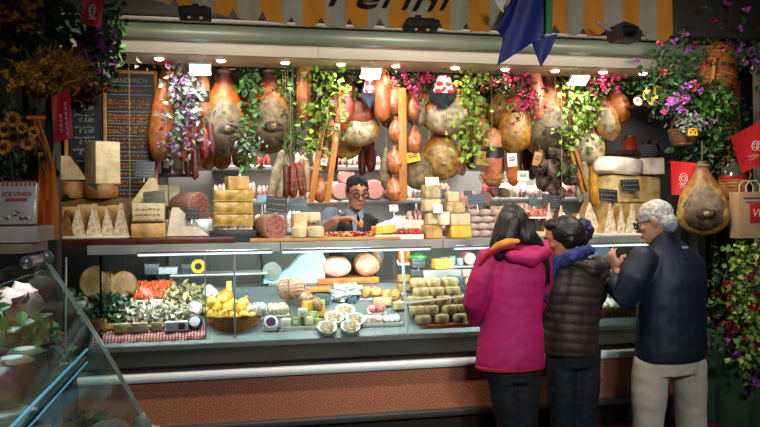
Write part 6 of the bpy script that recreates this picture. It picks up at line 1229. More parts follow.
top = [[V((x - ox, y, z - 2.55)) for x in [A0 + (A1 - A0) * j / N_ for j in range(N_ + 1)]] for y, z in ((0, 2.95), (.3, 3.08), (.66, 3.24))]; b.rings(top, closed=False, cap=False)
PX = (P(345, 20, YA).x - P(302, 20, YA).x)
def stripes(o, M, MIX, N, L, tc):
    f = M('GREATER_THAN', M('FRACT', M('ADD', M('DIVIDE', o['X'], PX), 100 - (P(303, 20, YA).x - ox) / PX)), .52)
    n = N.new('ShaderNodeTexNoise'); n.inputs['Scale'].default_value = 9; L.new(tc.outputs['Object'], n.inputs['Vector'])
    c1 = MIX(n.outputs['Fac'], lin('d9922a'), lin('c07a1c')); c2 = MIX(n.outputs['Fac'], lin('b0a890'), lin('969080')); return MIX(f, c1, c2)
t.part('striped_cloth', b, pattern_mat('awning stripes', stripes, .85)); sA = S(385, YA)
p = P(386, 9, YA); font('lettering', 'Perini', 30 * sA, mat('awning ink', '040404', rough=.9), t.o, (p.x - ox, -.026, p.z - 2.55), rot=(R(90), 0, 0), shear=.3, sx=1.78, bold=0)
b = MB(); b.tube([(A0 - ox, .0, .40), (A1 - ox, .0, .40)], .02, 8); b.tube([(A1 - ox, .0, .40), (A1 - ox, .66, .66)], .018, 8); t.part('awning_bar', b, alu)
# floodlights under the awning
for px, py, w_, lab in ((195, 14, 32, 'black floodlight box under the left end of the awning'), (421, 26, 34, 'black floodlight box under the awning, below the lettering')):
    Y = 3.58; s = S(px, Y); t = Thing('floodlight', lab, 'lamp', P(px, py, Y), (R(-8), 0, 0), 'black floodlights'); b = MB(); b.box((0, 0, 0), (w_ * s, .1, 8 * s), .008); b.box((0, .02, 6 * s), (w_ * s * .8, .08, 3 * s), .006); t.part('housing', b, black_m); b = MB()
    for q in (-.18, .18): b.blob((q * w_ * s, -.01, -4.5 * s), (.009, .009, .007), seg=10, rg=6)
    t.part('small_bulbs', b, mat('small bulb', 'e8dcc0', rough=.3)); b = MB(); b.box((0, .05, 9 * s), (.03, .02, 12 * s), .003); t.part('bracket', b, black_m)
t = Thing('wrapped_lamp', 'dark cloth-wrapped bulky lamp on a bracket under the awning at the right', 'lamp', P(622, 33, 3.58)); s = S(622, 3.58); b = MB(); b.prism([(-13 * s, 5 * s), (-8 * s, -8 * s), (14 * s, -9 * s), (15 * s, 0), (8 * s, 6 * s), (-4 * s, 9 * s)], -.06, .06); b.blob((1 * s, 0, 0), (13 * s, .09, 7.5 * s), .3, 6, 3, 18, 10); t.part('wrapping', b, mat('dark wrap', '0e1012', '1a1c20', 12, .5)); b = MB(); b.tube([(-12 * s, 0, 2 * s), (-19 * s, 0, 4 * s), (-27 * s, .0, 10 * s)], .008, 6); t.part('bracket_arm', b, alu)
# blue banner
t = Thing('blue_banner', 'dark blue cloth banner hanging from the awning in front of the soffit', 'banner', P(526, 70, 3.5)); o_ = t.o.location.copy(); cl = mat('blue cloth', '0b1c68', '12287c', 5, .6)
def sheet(poly_px, Y, wave, n=16, amp=.02):
    (x0, y0), (x1, y1), (x2, y2), (x3, y3) = poly_px; rows = []   # tl, tr, br, bl
    for i in range(n + 1):
        q = i / n; r_ = []
        for j in range(n + 1):
            u = j / n; x = (x0 * (1 - u) + x1 * u) * (1 - q) + (x3 * (1 - u) + x2 * u) * q; y = (y0 * (1 - u) + y1 * u) * (1 - q) + (y3 * (1 - u) + y2 * u) * q
            r_.append(P(x, y, Y + amp * sin(u * wave + q * 2)) - o_)
        rows.append(r_)
    return rows
def addsheet(b, rows): b.rings(rows, closed=False, cap=False); b.rings([[v + V((0, .006, 0)) for v in r] for r in rows], closed=False, cap=False)
b = MB(); addsheet(b, sheet([(514, -6), (548, -6), (549, 32), (497, 66)], 3.5, 8, amp=.010)); addsheet(b, sheet([(514, -6), (520, -6), (505, 40), (497, 30)], 3.49, 3)); t.part('cloth', b, cl)
b = MB(); addsheet(b, sheet([(532, 42), (558, 33), (550, 52), (541, 67)], 3.49, 4, amp=.008)); t.part('hanging_corner', b, cl); b = MB(); addsheet(b, sheet([(546, -6), (553, -6), (552, 34), (546, 33)], 3.47, 2, amp=.005)); t.part('green_edge', b, mat('green cloth', '1c7430', rough=.7))
b = MB()
for k in range(6): b.tube([P(503, 12, 3.48) - o_, P(497 + k * 1.1, 5 + (k % 2) * 2, 3.47) - o_, P(495 + k * 2, -1 + (k % 3), 3.46) - o_], .004, 5)
t.part('white_cord', b, paper_white)

# ================================================================== left side
# near display case at the left, seen through its sloping glass
t = Thing('side_display_case', 'near glass display case at the lower left with a white top shelf', 'counter', (-.75, 1.8, 0)); L0 = V((-.75, 1.8, 0))
def lp(name, b, m, **k): b.v = [tuple(V(q) - L0) for q in b.v]; return t.part(name, b, m, **k)
MATG = glass_mat('top glass', (.88, .96, .95), 1.15, .02, const=.05); y0, y1 = .75, 2.9; g0, g1 = P(45, 258, 2.9), P(151, 432, 2.9); g0.y = g1.y = 0; GX = g0.x; GZ = g0.z
b = MB(); pts = []
for k in range(9): q = k / 8; p = g0.lerp(g1, q); pts.append((p.x + .015 * sin(pi * q), p.z))
b.rings([[V((x, y, z)) for x, z in pts] + [V((x - .008, y, z)) for x, z in pts[::-1]] for y in (y0, y1)]); lp('sloping_glass', b, glass_mat('near glass', (.80, .92, .90), 1.12, .05, .015, const=.05))
b = MB(); b.tube([(x, y1, z) for x, z in pts], .006, 8); b.tube([(x, y1 - .03, z) for x, z in pts], .0035, 8); lp('glass_edge', b, mat('glass edge', 'a8b8b0', rough=.15, metal=.4))
b = MB(); b.add([(GX, y1, GZ), (-1.2, y1, GZ), (-1.2, y1, .8), (g1.x, y1, .8), (GX, y1 + .006, GZ), (-1.2, y1 + .006, GZ), (-1.2, y1 + .006, .8), (g1.x, y1 + .006, .8)], [(0, 1, 2, 3), (7, 6, 5, 4), (0, 3, 7, 4), (0, 4, 5, 1), (1, 5, 6, 2), (2, 6, 7, 3)]); lp('end_glass', b, glass_mat('end glass', (.9, .96, .95), 1.45, .02))
b = MB(); b.box((-.93, 2.85, 1.567), (.62, .26, .055), .006); lp('white_shelf', b, mat('old white board', 'a8a498', 'b8b4a8', 4, .5)); b = MB(); b.box((-.95, 2.85, 1.520), (.62, .24, .035), .006); lp('under_shelf', b, mat('old cream board', '8a8268', rough=.5))
b = MB(); b.tube([(GX - .01, y1 - .02, GZ), (GX - .01, y1 - .22, GZ)], .022, 10); b.blob((GX, y1, GZ), (.03, .02, .03), seg=12, rg=8); lp('hinge_tube', b, mat('hinge grey', '8a9094', rough=.3, metal=.5)); b = MB(); b.box((GX - .3, (y0 + 2.7) / 2, GZ), (.6, 2.7 - y0, .006)); lp('top_glass', b, MATG)
b = MB(); b.box((-.76, (y0 + y1) / 2, .40), (.92, y1 - y0, .78), .01); lp('cabinet', b, mat('grey cabinet', '4c5456', rough=.4, metal=.3)); b = MB()
for x in (-.31, -.36): b.tube([(x, y0, .815), (x, y1, .815)], .012, 8)
b.tube([(-.262, y0, .80), (-.262, y1, .80)], .014, 8); lp('bottom_rail', b, mat('blurred steel', '98a4a8', rough=.25, metal=.8)); b = MB(); b.blob((-.265, y1 - .01, .815), (.035, .03, .035), .2, 9, 3, 14, 10); b.blob((-.30, y1 - .04, .86), (.03, .03, .045), .3, 9, 5, 14, 10); lp('corner_clamp', b, mat('clear plastic', 'a8a898', rough=.15, coat=1))
b = MB(); b.box((-.80, (y0 + y1) / 2, 1.12), (.62, y1 - y0 - .1, .012), .002); lp('inner_deck', b, mat('inner deck', '5c6664', rough=.3)); b = MB(); b.box((-.84, (y0 + y1) / 2, 1.27), (.46, y1 - y0 - .1, .008), .002); lp('glass_shelf', b, MATG); b = MB(); b.tube([(-.485, 1.0, 1.15), (-.485, 2.84, 1.15)], .004, 8); b.tube([(-.485, 1.0, 1.105), (-.485, 2.84, 1.105)], .003, 8); lp('reflection_streaks', b, mat('blue reflection streak', '78c8f0', emit=.35))  # two glowing tubes stand in for blue reflections in the sloping glass
# goods in it
rd = random.Random(77); SD = [('dark green leafy heap', 'dark', 0), ('reddish cured meat piece', 0, ('7c3a34', 'b8786c')), ('dull brown cheese wheel', 1, 'brown'), ('pale wrapped cheese', 1, 'cream'), ('fresh green leafy heap', 'green', 0), ('dark red salami heap', 0, ('4a1c1a', '8c4a40')), ('pale pink meat piece', 0, ('b08078', 'd8b4a8')), ('blue-grey wrapped cheese', 1, 'grey')]
k = 0
for lev, (z, xr, n) in enumerate(((1.276, (-1.0, -.64), 4), (1.128, (-1.06, -.53), 5), (.795, (-.66, -.34), 3))):
    for i in range(7):
        for j in range(n):
            x = xr[0] + (xr[1] - xr[0]) * (j + .5) / n + rd.uniform(-.015, .015); y = 2.76 - i * .165 + rd.uniform(-.03, .03); nm, ty, co = SD[(i * 3 + j * 2 + lev) % 8]
            f_, r_ = x * SA + y * CA, x * CA - y * SA
            if r_ / f_ < -.53: continue
            k += 1; gr = 'goods in the near left case'; q_ = n - 1 - j; W5 = ['by', 'second from', 'third from', 'fourth from', 'fifth from', 'sixth from']
            lab = '%s, near side case, %s deck, %s row from far end, %s glass' % (nm, ['top', 'middle', 'bottom'][lev], ['first', 'second', 'third', 'fourth', 'fifth', 'sixth', 'seventh'][i], W5[q_])
            lab = lab.replace('cured meat piece', 'meat').replace(' heap', '').replace(' piece', '').replace('wrapped cheese', 'cheese').replace('cheese wheel', 'cheese')
            if isinstance(ty, str):
                q = Thing('leafy_heap', lab, 'vegetables', (x, y, z), group=gr); b = MB()
                for _ in range(60): b.leaf(V((rd.gauss(0, .04), rd.gauss(0, .05), rd.uniform(.0, .13))), rv(rd), (rv(rd) + V((0, 0, 1))).normalized(), .06, .035)
                q.part('leaves', b, LEAF[ty])
            elif ty == 0:
                q = Thing('meat_piece', lab, 'meat', (x, y, z), (0, 0, rd.uniform(-1, 1)), gr); b = MB(); b.blob((0, 0, .06), (.062, .085, .062), .35, 7, k, 16, 10); q.part('meat', b, mat('sm ' + co[0], co[0], co[1], 18, .35)); b = MB(); b.box((0, 0, .003), (.13, .2, .008), .002); q.part('tray', b, mat('tray e8e6df', 'e8e6df'))
            else:
                q = Thing('cheese_round', lab, 'cheese', (x, y, z), (0, 0, 0), gr); b = MB(); b.lathe([(.001, 0), (.05, 0), (.058, .01), (.062, .05), (.058, .095), (.045, .104), (.001, .105)], 22, amp=.004, sd=k); q.part('rind', b, CH[co]); b = MB(); b.lathe([(.03, .1045), (.028, .108), (.001, .109)], 16); q.part('label', b, paper_white)
# plastic packet with red lettering on the shelf
t = Thing('printed_packet', 'clear plastic packet with red-striped top and red lettering on the white shelf', 'packet', (P(10, 225, 2.8).x, 2.80, 1.598), (R(-12), 0, 0)); s = S(10, 2.8); b = MB(); b.box((0, 0, 22 * s), (50 * s, .03, 44 * s), .008); t.part('packet', b, mat('packet white', 'a8a49c', 'c4c0b8', 8, .2)); b = MB()
for i in range(12): b.box(((-24 + i * 4.2) * s, -.017, 42 * s), (2.1 * s, .003, 5 * s))
b.box((6 * s, -.017, 25 * s), (20 * s, .003, 3 * s), .001); t.part('red_print', b, mat('packet red', 'a83428', rough=.5), smooth=False); font('lettering', 'ICE VINO!', 5.6 * s, mat('packet red', ''), t.o, (6 * s, -.0175, 29 * s), ext=.0006, bold=.0006, sx=1.1); b = MB()
for i in range(7): b.blob(((-18 + i * 6) * s, -.016, (8 + 3 * sin(i * 2)) * s), (3.5 * s, .006, 2.5 * s), .3, 9, i, 10, 6)
t.part('printed_food', b, mat('packet mixed', '5c4438', 'd8d4c8', 60, .3, contrast=.1))
# orange drapes
def drape(name, label, pts, wid, Y, m, cat='curtain'):
    t = Thing(name, label, cat, P(pts[-1][0], pts[-1][1], Y), group='orange drapes'); o = t.o.location; rows = []
    for (x, y), w_ in zip(pts, wid): s = S(x, Y); c = P(x, y, Y) - o; rows.append([c + V((w_ * s * (j / 12 - .5), .018 * sin(j * 1.9 + y * .02), 0)) for j in range(13)])
    b = MB(); b.rings(rows, closed=False, cap=False); b.rings([[v + V((0, .008, 0)) for v in r] for r in rows], closed=False, cap=False); t.part('cloth', b, m); b = MB(); c = P(pts[0][0], pts[0][1], Y) - o; b.tube([c - V((.03, 0, 0)), c + V((.03, 0, 0))], .008, 6); t.part('knot', b, m); return t
og = mat('orange cloth', 'd87418', 'e88c28', 5, .7)
drape('orange_drape', 'orange cloth drape hanging from the dried bouquet down to the white shelf', [(36, 118), (42, 140), (47, 170), (48, 200), (48, 240)], [5, 8, 14, 17, 17], 3.1, og); drape('orange_drape', 'darker orange drape behind the sunflowers', [(24, 86), (28, 120), (33, 160), (38, 210), (38, 240)], [3, 8, 12, 14, 12], 3.2, mat('rust cloth', '5c2410', '7c3814', 5, .8)); drape('orange_drape', 'narrow grey-green cloth band behind the red shop tag', [(51, 88), (51, 120), (50, 150), (50, 170)], [10, 12, 9, 4], 3.3, mat('sage cloth', '48503c', '5c6248', 6, .8))
# dark shelf end / post at left behind everything
b = MB(); b.box((0, 0, 2.0), (.12, .12, 4.0), .006); solo('wooden_post', 'dark wooden post at the left edge of the stall', 'post', b, mat('post wood', '120b08', '1a110c', 9, .7), loc=(P(46, 0, 4.5).x, 4.5, 0))
# bouquets
t = greens('large bouquet of dried golden wheat at the top left', [(46, 80), (58, 72), (68, 78)], 28, 3.15, 800, 'wheat', .065, [('yellow', 26, .02)], 'dried_bouquet', 'bouquet', asp=.09, droop=-.45, dy=.10); 
greens('cluster of small yellow dried flowers at the left of the wheat bouquet', [(28, 72), (34, 86)], 18, 3.1, 60, 'wheat', .03, [('yellow', 46, .022)], 'dried_bouquet', 'bouquet', droop=0)
greens('dark yellow flower clump in the top left corner', [(12, 12), (18, 26)], 30, 3.2, 90, 'brown', .04, [('yellow', 26, .022)], 'dried_bouquet', 'bouquet', droop=0)
greens('purple blossom plant hanging by the left end of the fascia', [(94, 34), (98, 50), (90, 58)], 24, 3.6, 130, 'dark', .04, [('purple', 40, .028), ('magenta', 10, .02)], 'hanging_plant', 'plant'); greens('dark leafy plant hanging left of the fascia, above the purple blossoms', [(100, 0), (106, 20), (104, 40), (106, 66)], 22, 3.8, 240, 'dark', .045, name='hanging_plant', cat='plant')
greens('dark leafy mass at the far top left', [(10, 0), (40, 10), (60, 40), (30, 50)], 60, 3.6, 420, 'dark', .05, name='hanging_plant', cat='plant', dy=.15); greens('brown and green leaf mass under the wheat bouquet', [(56, 94), (76, 94), (90, 90)], 22, 3.4, 150, 'brown', .045, name='hanging_plant', cat='plant'); greens('dark leafy mass behind the sunflowers', [(0, 100), (10, 150), (20, 190), (4, 210)], 40, 3.5, 360, 'dark', .05, name='hanging_plant', cat='plant', dy=.15)
# sunflowers
SF = [(13, 119), (4, 130), (15, 138), (4, 147), (28, 143), (40, 149), (22, 128), (34, 132)]
for i, (x, y) in enumerate(SF):
    Y = 2.95 + (i % 3) * .05; s = S(x, Y); p = P(x, y, Y); rd = random.Random(i); t = Thing('sunflower', 'golden sunflower at the left edge, %s' % ['topmost', 'upper one at the frame edge', 'middle one', 'lowest one at the frame edge', 'fourth along towards the drape', 'reddish one nearest the drape', 'small one at the upper right', 'small one half hidden at the right'][i], 'flower', p, (rd.uniform(-.3, .3), rd.uniform(-.3, .3), rd.uniform(-.4, .4)), 'sunflowers at the left'); r_ = (8 if i < 6 else 6) * s; b = MB()
    for k in range(30): a = k * 2.4; b.leaf(V((cos(a) * r_ * .35, -.002 * (k % 3), sin(a) * r_ * .35)), V((cos(a), -.25 + .2 * (k % 2), sin(a))), V((0, -1, 0)), r_ * .7, r_ * .24, .1)
    t.part('petals', b, mat('sunflower petal', 'b87414', 'e0a838', island=True, rough=.6) if i != 5 else mat('rust petal', 'a04a1c', 'c87838', island=True)); b = MB(); b.blob((0, -.004, 0), (r_ * .4, .012, r_ * .4), .15, 12, i, 16, 10); t.part('seed_head', b, mat('seed head', '3a140c', '6a2a14', 60, .8)); b = MB(); b.tube([(0, .005, 0), (.01, .04, -.03), (.02, .06, -.12)], .004, 6); t.part('stem', b, LEAF['dark'])
def redtag(pts, Y, label, cm, n=8, name='red_tag'):
    t = Thing(name, label, 'tag', P(*[(pts[2][k] + pts[3][k]) / 2 for k in (0, 1)], Y), group='red printed tags'); global o_; o_ = t.o.location.copy(); b = MB(); rows = sheet(pts, Y, 4, n, .008); addsheet(b, rows); t.part('cloth', b, mat('red card', 'b01218', 'c41c20', 5, .5)); b = MB(); rd = random.Random(int(pts[0][0]))
    def at(u, v): x = (pts[0][0] * (1 - u) + pts[1][0] * u) * (1 - v) + (pts[3][0] * (1 - u) + pts[2][0] * u) * v; y = (pts[0][1] * (1 - u) + pts[1][1] * u) * (1 - v) + (pts[3][1] * (1 - u) + pts[2][1] * u) * v; return P(x, y, Y - .014) - o_
    if cm == 'v':
        for u0 in (.42, .72):
            v = .25 if u0 > .6 else .45
            while v < .85: b.tube([at(u0 - .05, v), at(u0 + .06, v + .02), at(u0 - .03, v + .05), at(u0 + .05, v + .07)], .0018, 4); v += .1
    else:
        for (u, v, r_) in ((.62, .5, .11), (.76, .56, .11)) if cm == 'rings' else ((.5, .5, .16),):
            b.tube([at(u + r_ * cos(a), v + r_ * sin(a)) for a in [2 * pi * j / 16 for j in range(17)]], .002, 5); b.tube([at(u + r_ * .5 * cos(a), v + r_ * .5 * sin(a)) for a in [2 * pi * j / 12 for j in range(13)]], .0018, 5)
        for q in range(5): b.tube([at(.34 + q * .07, .66 + q * .012), at(.38 + q * .07, .70 + q * .012)], .0018, 4); b.tube([at(.36 + q * .07, .75), at(.39 + q * .07, .79)], .0015, 4)
    t.part('white_print', b, paper_white); return t
redtag([(51, 97), (69, 87), (73, 138), (54, 143)], 3.0, 'red tag with vertical white lettering below the wheat bouquet', 'v'); redtag([(83, -6), (104, -6), (101, 28), (81, 24)], 3.3, 'red tag hanging at the top left beside the dark leaves', 'o')

# ================================================================== right side
greens('dark leafy hanging plant with deep magenta flowers in the top right corner', [(680, 0), (700, 30), (668, 50), (740, 20), (755, 60)], 60, 4.4, 700, 'dark', .05, [('purple', 26, .03), ('crimson', 30, .03)], 'hanging_plant', 'plant', dy=.18)
greens('green leafy plant left of the woven basket barrel', [(668, 62), (672, 76), (664, 92), (672, 104)], 26, 4.3, 260, 'dark', .045, name='hanging_plant', cat='plant', dy=.1)
greens('violet blossoms hanging by the right end of the fascia', [(692, 84), (680, 98), (672, 106), (662, 112)], 12, 4.15, 70, 'dark', .035, [('purple', 24, .026), ('magenta', 6, .022)], 'hanging_plant', 'plant'); greens('small violet blossoms right of the woven barrel', [(742, 50), (752, 64)], 14, 4.2, 50, 'dark', .04, [('purple', 18, .026)], 'hanging_plant', 'plant')
greens('dense green plant under the woven barrel', [(712, 92), (708, 110), (718, 130), (714, 160), (706, 128)], 38, 4.3, 560, 'dark', .05, name='hanging_plant', cat='plant', dy=.12); greens('lighter green fern below the woven barrel', [(704, 98), (722, 100), (716, 140)], 24, 4.15, 120, 'green', .045, name='hanging_plant', cat='plant')
greens('small silver-leaved plant in the hanging wicker basket', [(680, 116), (692, 122), (702, 124)], 18, 4.2, 130, 'silver', .035, [('lilac', 8, .02)], 'potted_plant', 'plant')
# woven barrel
t = Thing('woven_barrel', 'brown woven basket barrel hanging in the dark leaves at the upper right', 'basket', P(715, 88, 4.4), (0, R(12), 0)); s = S(719, 4.4); b = MB(); b.lathe([(.001, 0), (14 * s, 0), (17 * s, 6 * s), (19 * s, 22 * s), (18 * s, 36 * s), (13 * s, 44 * s), (.001, 44 * s)], 6 * 4, sy=.8); t.part('body', b, mat('woven brown', '7c421c', 'a8642c', 26, .6, kind='wave', bump=.6, bs=50)); b = MB()
for q in range(9): b.tube([(cos(a) * (19.2 * s), sin(a) * 15.6 * s, (5 + q * 4) * s) for a in [2 * pi * j / 30 for j in range(31)]], .005, 6)
t.part('weave', b, wk); b = MB(); b.box((-13 * s, -14 * s, 12 * s), (8 * s, .02, 26 * s), .004, rot=(0, -.15, .6)); t.part('wooden_plate', b, slat_wood)
# hanging wicker basket
t = Thing('hanging_basket', 'small round wicker basket hanging under the violet blossoms', 'basket', P(683, 147, 4.3)); s = S(683, 4.3); b = MB(); b.lathe([(.001, 0), (8 * s, 1 * s), (13 * s, 8 * s), (14 * s, 18 * s), (13 * s, 18 * s), (12 * s, 8 * s), (.001, 3 * s)], 28, amp=.004); t.part('bowl', b, mat('dark wicker', '3c2416', '6a4428', 24, .7, bump=.8, bs=50)); b = MB()
for q in range(5): rr = (9 + q * 1.2) * s; b.tube([(cos(a) * rr, sin(a) * rr, (3 + q * 3.4) * s) for a in [2 * pi * j / 30 for j in range(31)]], .004, 5)
b.tube([(-13 * s, 0, 18 * s), (-8 * s, 0, 30 * s), (0, 0, 35 * s), (8 * s, 0, 30 * s), (13 * s, 0, 18 * s)], .005, 6); t.part('handle', b, wk)
t = Thing('yellow_ornament', 'small yellow openwork ornament beside the hanging wicker basket', 'ornament', P(693, 135, 4.1)); s = S(693, 4.1); b = MB()
for x in (-2.6, 2.6): b.tube([((x + 2 * cos(a)) * s, 0, (2.4 + 2 * sin(a)) * s) for a in [2 * pi * j / 14 for j in range(15)]], .0045, 6)
b.tube([(-5 * s, 0, 0), (5 * s, 0, 0)], .005, 6); b.tube([(-5 * s, 0, 5.4 * s), (0, 0, 6.4 * s), (5 * s, 0, 5.4 * s)], .005, 6); t.part('ornament', b, PETAL['yellow'])
# brick pier and post
b = MB(); c = P(731.5, 200, 4.6); b.box((0, 0, 1.25), (.09, .09, 2.5), .004)
def brick(o, M, MIX, N, L, tc):
    n = N.new('ShaderNodeTexBrick'); n.inputs['Scale'].default_value = 9; n.inputs['Color1'].default_value = lin('a8622c'); n.inputs['Color2'].default_value = lin('8a4a22'); n.inputs['Mortar'].default_value = lin('5c4a38'); n.inputs['Mortar Size'].default_value = .03
    mp = N.new('ShaderNodeMapping'); mp.inputs['Rotation'].default_value = (R(90), 0, 0); L.new(tc.outputs['Object'], mp.inputs[0]); L.new(mp.outputs[0], n.inputs['Vector']); return n.outputs['Color']
solo('brick_pier', 'slim orange brick pier between the leaves and the red tag at the right', 'pillar', b, pattern_mat('bricks', brick), loc=(c.x, 4.6, 0), smooth=False)
b = MB(); b.box((0, 0, 1.45), (.05, .05, 2.9), .006); solo('metal_post', 'pale metal post at the right edge', 'post', b, mat('pale post', '6c6a60', rough=.5), loc=(P(758, 60, 4.3).x, 4.3, 0))
# wine shelf
q = P(647, 105, 5.0); t = Thing('bottle_shelf', 'small dark wooden shelf with bottles at the right end of the ham row', 'shelf', (q.x, 5.0, q.z)); b = MB(); b.box((.0, 0, -.012), (.24, .18, .024), .004, rot=(0, -.0, .0)); t.part('shelf_board', b, dark_wood); b = MB(); b.box((.08, .1, -.06), (.02, .02, .1)); t.part('bracket', b, dark_wood)
lowq = P(640, 143, 5.2)
def bottle(px, Y, z, hp, label, lab='c8b040'):
    s = S(px, Y); h_ = hp * s; r_ = h_ * .14; t = Thing('wine_bottle', label, 'bottle', (P(px, 0, Y).x, Y, z), group='bottles at the right'); b = MB(); b.lathe([(.001, 0), (r_, 0), (r_, h_ * .58), (r_ * .8, h_ * .68), (r_ * .36, h_ * .78), (r_ * .34, h_ * .98), (.001, h_)], 20); t.part('glass', b, mat('bottle glass', '0c140c', rough=.08, coat=.6)); b = MB(); b.lathe([(r_ * 1.01, h_ * .15), (r_ * 1.02, h_ * .16), (r_ * 1.02, h_ * .48), (r_ * 1.01, h_ * .5)], 20); t.part('label', b, mat('bl ' + lab, lab, rough=.5)); b = MB(); b.lathe([(r_ * .38, h_ * .86), (r_ * .4, h_ * .87), (r_ * .4, h_ * .99), (.001, h_ * 1.005)], 14); t.part('cap', b, mat('cap dark', '1c1a20', rough=.4))
bottle(646, 4.98, q.z + .001, 28, 'dark bottle with a pale yellow label on the small wooden shelf, left one', 'd0c060'); bottle(657, 4.98, q.z + .001, 36, 'taller dark bottle with a yellow label on the small wooden shelf, right one')
for i, (x, h_) in enumerate(((641, 30), (648, 34), (656, 30))): bottle(x, 5.24, CT + 66 * S(629, 4.95), h_, 'dark bottle standing in shadow below the small wooden shelf, %s of three' % nth(i, 3), 'a89838')
for i, x in enumerate((637, 651)):
    s = S(x, 4.93); t = Thing('small_dish', ['cream', 'yellowish'][i] + ' small rolled label dish at the edge of the wooden bottle shelf', 'dish', P(x, 102, 4.88), (R(70), 0, 0), 'small dishes on the bottle shelf'); b = MB(); b.lathe([(2 * s, 0), (4.5 * s, .004), (4.8 * s, .01), (3 * s, .012), (2 * s, .006)], 20); t.part('dish', b, [cream, mat('dull yellow', 'b8a860', rough=.5)][i])
# hanging ham, flask, tags, bag
ham(702, 161, 236, 45, 4.1, 'cured ham with yellow fat rim hanging behind the white-haired man', 'grey', name='cured_ham', group='ham at the right side', rope=.12, fr=(.04, .84, .86))
HAMS['y2'] = (ramp_mat('yellow fat rind', [(0, '8a6a2c'), (.4, 'c09c4a'), (.8, '9c6a34'), (1, '5a2a1c')]), HAMS['grey'][1])
for ob in list(bpy.data.objects):
    if ob.get('label', '').startswith('cured ham with yellow fat'):
        for ch in ob.children:
            if ch.name.startswith('rind'): ch.data.materials[0] = HAMS['y2'][0]
redtag([(671, 161), (697, 163), (694, 195), (672, 195)], 4.16, 'red printed cloth tag left of the hanging ham', 'o'); redtag([(731, 137), (766, 118), (768, 162), (742, 173)], 4.0, 'large red tag with white rings at the right edge', 'rings')
t = Thing('wicker_flask', 'glass flask in a wicker cover with red band above the paper bag', 'flask', P(733, 200, 4.25)); s = S(733, 4.25); b = MB(); b.lathe([(.001, 0), (11 * s, 0), (13.5 * s, 5 * s), (13.5 * s, 16 * s), (12.6 * s, 22 * s), (12 * s, 22 * s), (.001, 21 * s)], 26, amp=.002); t.part('wicker_cover', b, wk); b = MB()
for q in range(6): b.tube([(cos(a) * 13.7 * s, sin(a) * 13.7 * s, (3 + q * 3.2) * s + .003 * (j % 2)) for j, a in enumerate([2 * pi * j / 30 for j in range(31)])], .004, 5)
t.part('weave', b, wk); b = MB(); b.lathe([(12.8 * s, 20 * s), (13.4 * s, 21 * s), (13 * s, 24 * s), (12 * s, 24 * s)], 26); t.part('red_band', b, mat('red card', '')); b = MB(); b.lathe([(12 * s, 23 * s), (11 * s, 29 * s), (6 * s, 35 * s), (3 * s, 39 * s), (3 * s, 46 * s), (3.6 * s, 47 * s), (.001, 47 * s)], 24); t.part('glass_neck', b, mat('smoky glass', '5c5a50', rough=.1, coat=.8)); b = MB(); b.tube([(12 * s, -.02, 14 * s), (18 * s, -.02, 24 * s), (15 * s, -.02, 38 * s), (6 * s, -.02, 40 * s)], .006, 8); t.part('handle', b, wk)
t = Thing('paper_bag', 'brown paper bag with a red printed square hanging at the right edge', 'bag', P(750, 238, 4.0)); s = S(750, 4.0); b = MB(); b.box((0, 0, 23 * s), (36 * s, .09, 46 * s), .006); t.part('bag', b, mat('kraft paper', 'a08460', 'b8986c', 5, .7)); b = MB(); b.box((2.5 * s, -.047, 25 * s), (17 * s, .003, 19 * s), .0005); t.part('red_square', b, mat('red card', '')); font('monogram', 'VR', 11 * s, cream, t.o, (2.5 * s, -.0495, 21.5 * s), shear=.25, ext=.0005); b = MB(); b.box((2.5 * s, -.0495, 18.5 * s), (13 * s, .001, 1.2 * s)); b.box((0, -.047, 40 * s), (26 * s, .001, 1.4 * s)); b.box((0, -.047, 36 * s), (20 * s, .001, 1 * s)); t.part('printed_lines', b, mat('bag ink', '6a4430', rough=.8), smooth=False)
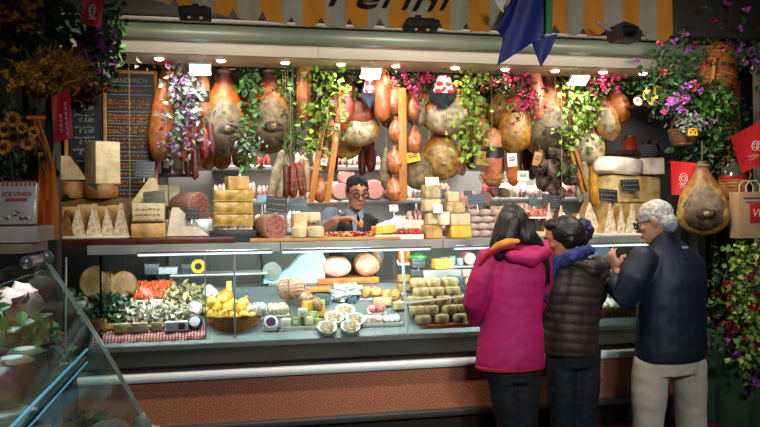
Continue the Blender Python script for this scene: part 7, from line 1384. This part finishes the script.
for y in (-.03, .03):
    b = MB(); b.tube([(-8 * s, y, 45 * s), (-8 * s, y, 52 * s), (-4 * s, y, 57 * s), (4 * s, y, 57 * s), (8 * s, y, 52 * s), (8 * s, y, 45 * s)], .005, 8); t.part('handle', b, mat('bag handle', 'b8a888', rough=.7))
# black sheet behind the man
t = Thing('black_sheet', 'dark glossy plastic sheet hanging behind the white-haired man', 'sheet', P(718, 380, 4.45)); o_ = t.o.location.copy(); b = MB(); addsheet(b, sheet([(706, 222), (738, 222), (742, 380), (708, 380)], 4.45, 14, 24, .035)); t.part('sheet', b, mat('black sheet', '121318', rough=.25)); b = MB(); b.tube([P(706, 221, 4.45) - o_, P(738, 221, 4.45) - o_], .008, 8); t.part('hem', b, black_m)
# flowers lower right and green skirt
greens('leafy vine with round pale green leaves at the lower right edge', [(742, 244), (748, 270), (740, 300), (750, 330), (744, 372)], 26, 4.0, 260, 'light', .045, [('lime', 26, .03)], 'hanging_plant', 'plant', asp=.85); greens('dark plant with crimson roses at the lower right', [(736, 250), (724, 285), (736, 310), (726, 330), (742, 350)], 34, 4.12, 330, 'dark', .045, [('crimson', 60, .034), ('purple', 14, .028)], 'hanging_plant', 'plant', dy=.1); greens('violet-flowered dark vine at the right frame edge', [(758, 240), (756, 280), (758, 330), (750, 390)], 20, 4.2, 220, 'dark', .045, [('purple', 26, .028)], 'hanging_plant', 'plant', dy=.1)
t = Thing('green_cloth_cover', 'dark green cloth covering a stand at the lower right', 'cloth', (P(735, 0, 4.4).x, 4.4, 0)); o_ = t.o.location.copy(); b = MB(); n = 40; rows = []
for z in (0, .25, .5, .72, .80, .81): rows.append([V((.29 * (1 if z < .8 else .9) * cos(a) + .012 * cos(a * 14) * (1 - z), .22 * (1 if z < .8 else .9) * sin(a) + .012 * sin(a * 14) * (1 - z), z)) for a in [2 * pi * j / 80 for j in range(80)]])
b.rings(rows); t.part('cloth', b, mat('dark green cloth', '12301a', '1c4426', 5, .7)); b = MB(); b.lathe([(.24, .805), (.27, .815), (.24, .82), (.001, .82)], 40, sy=.65); t.part('top', b, mat('dark green cloth', ''))
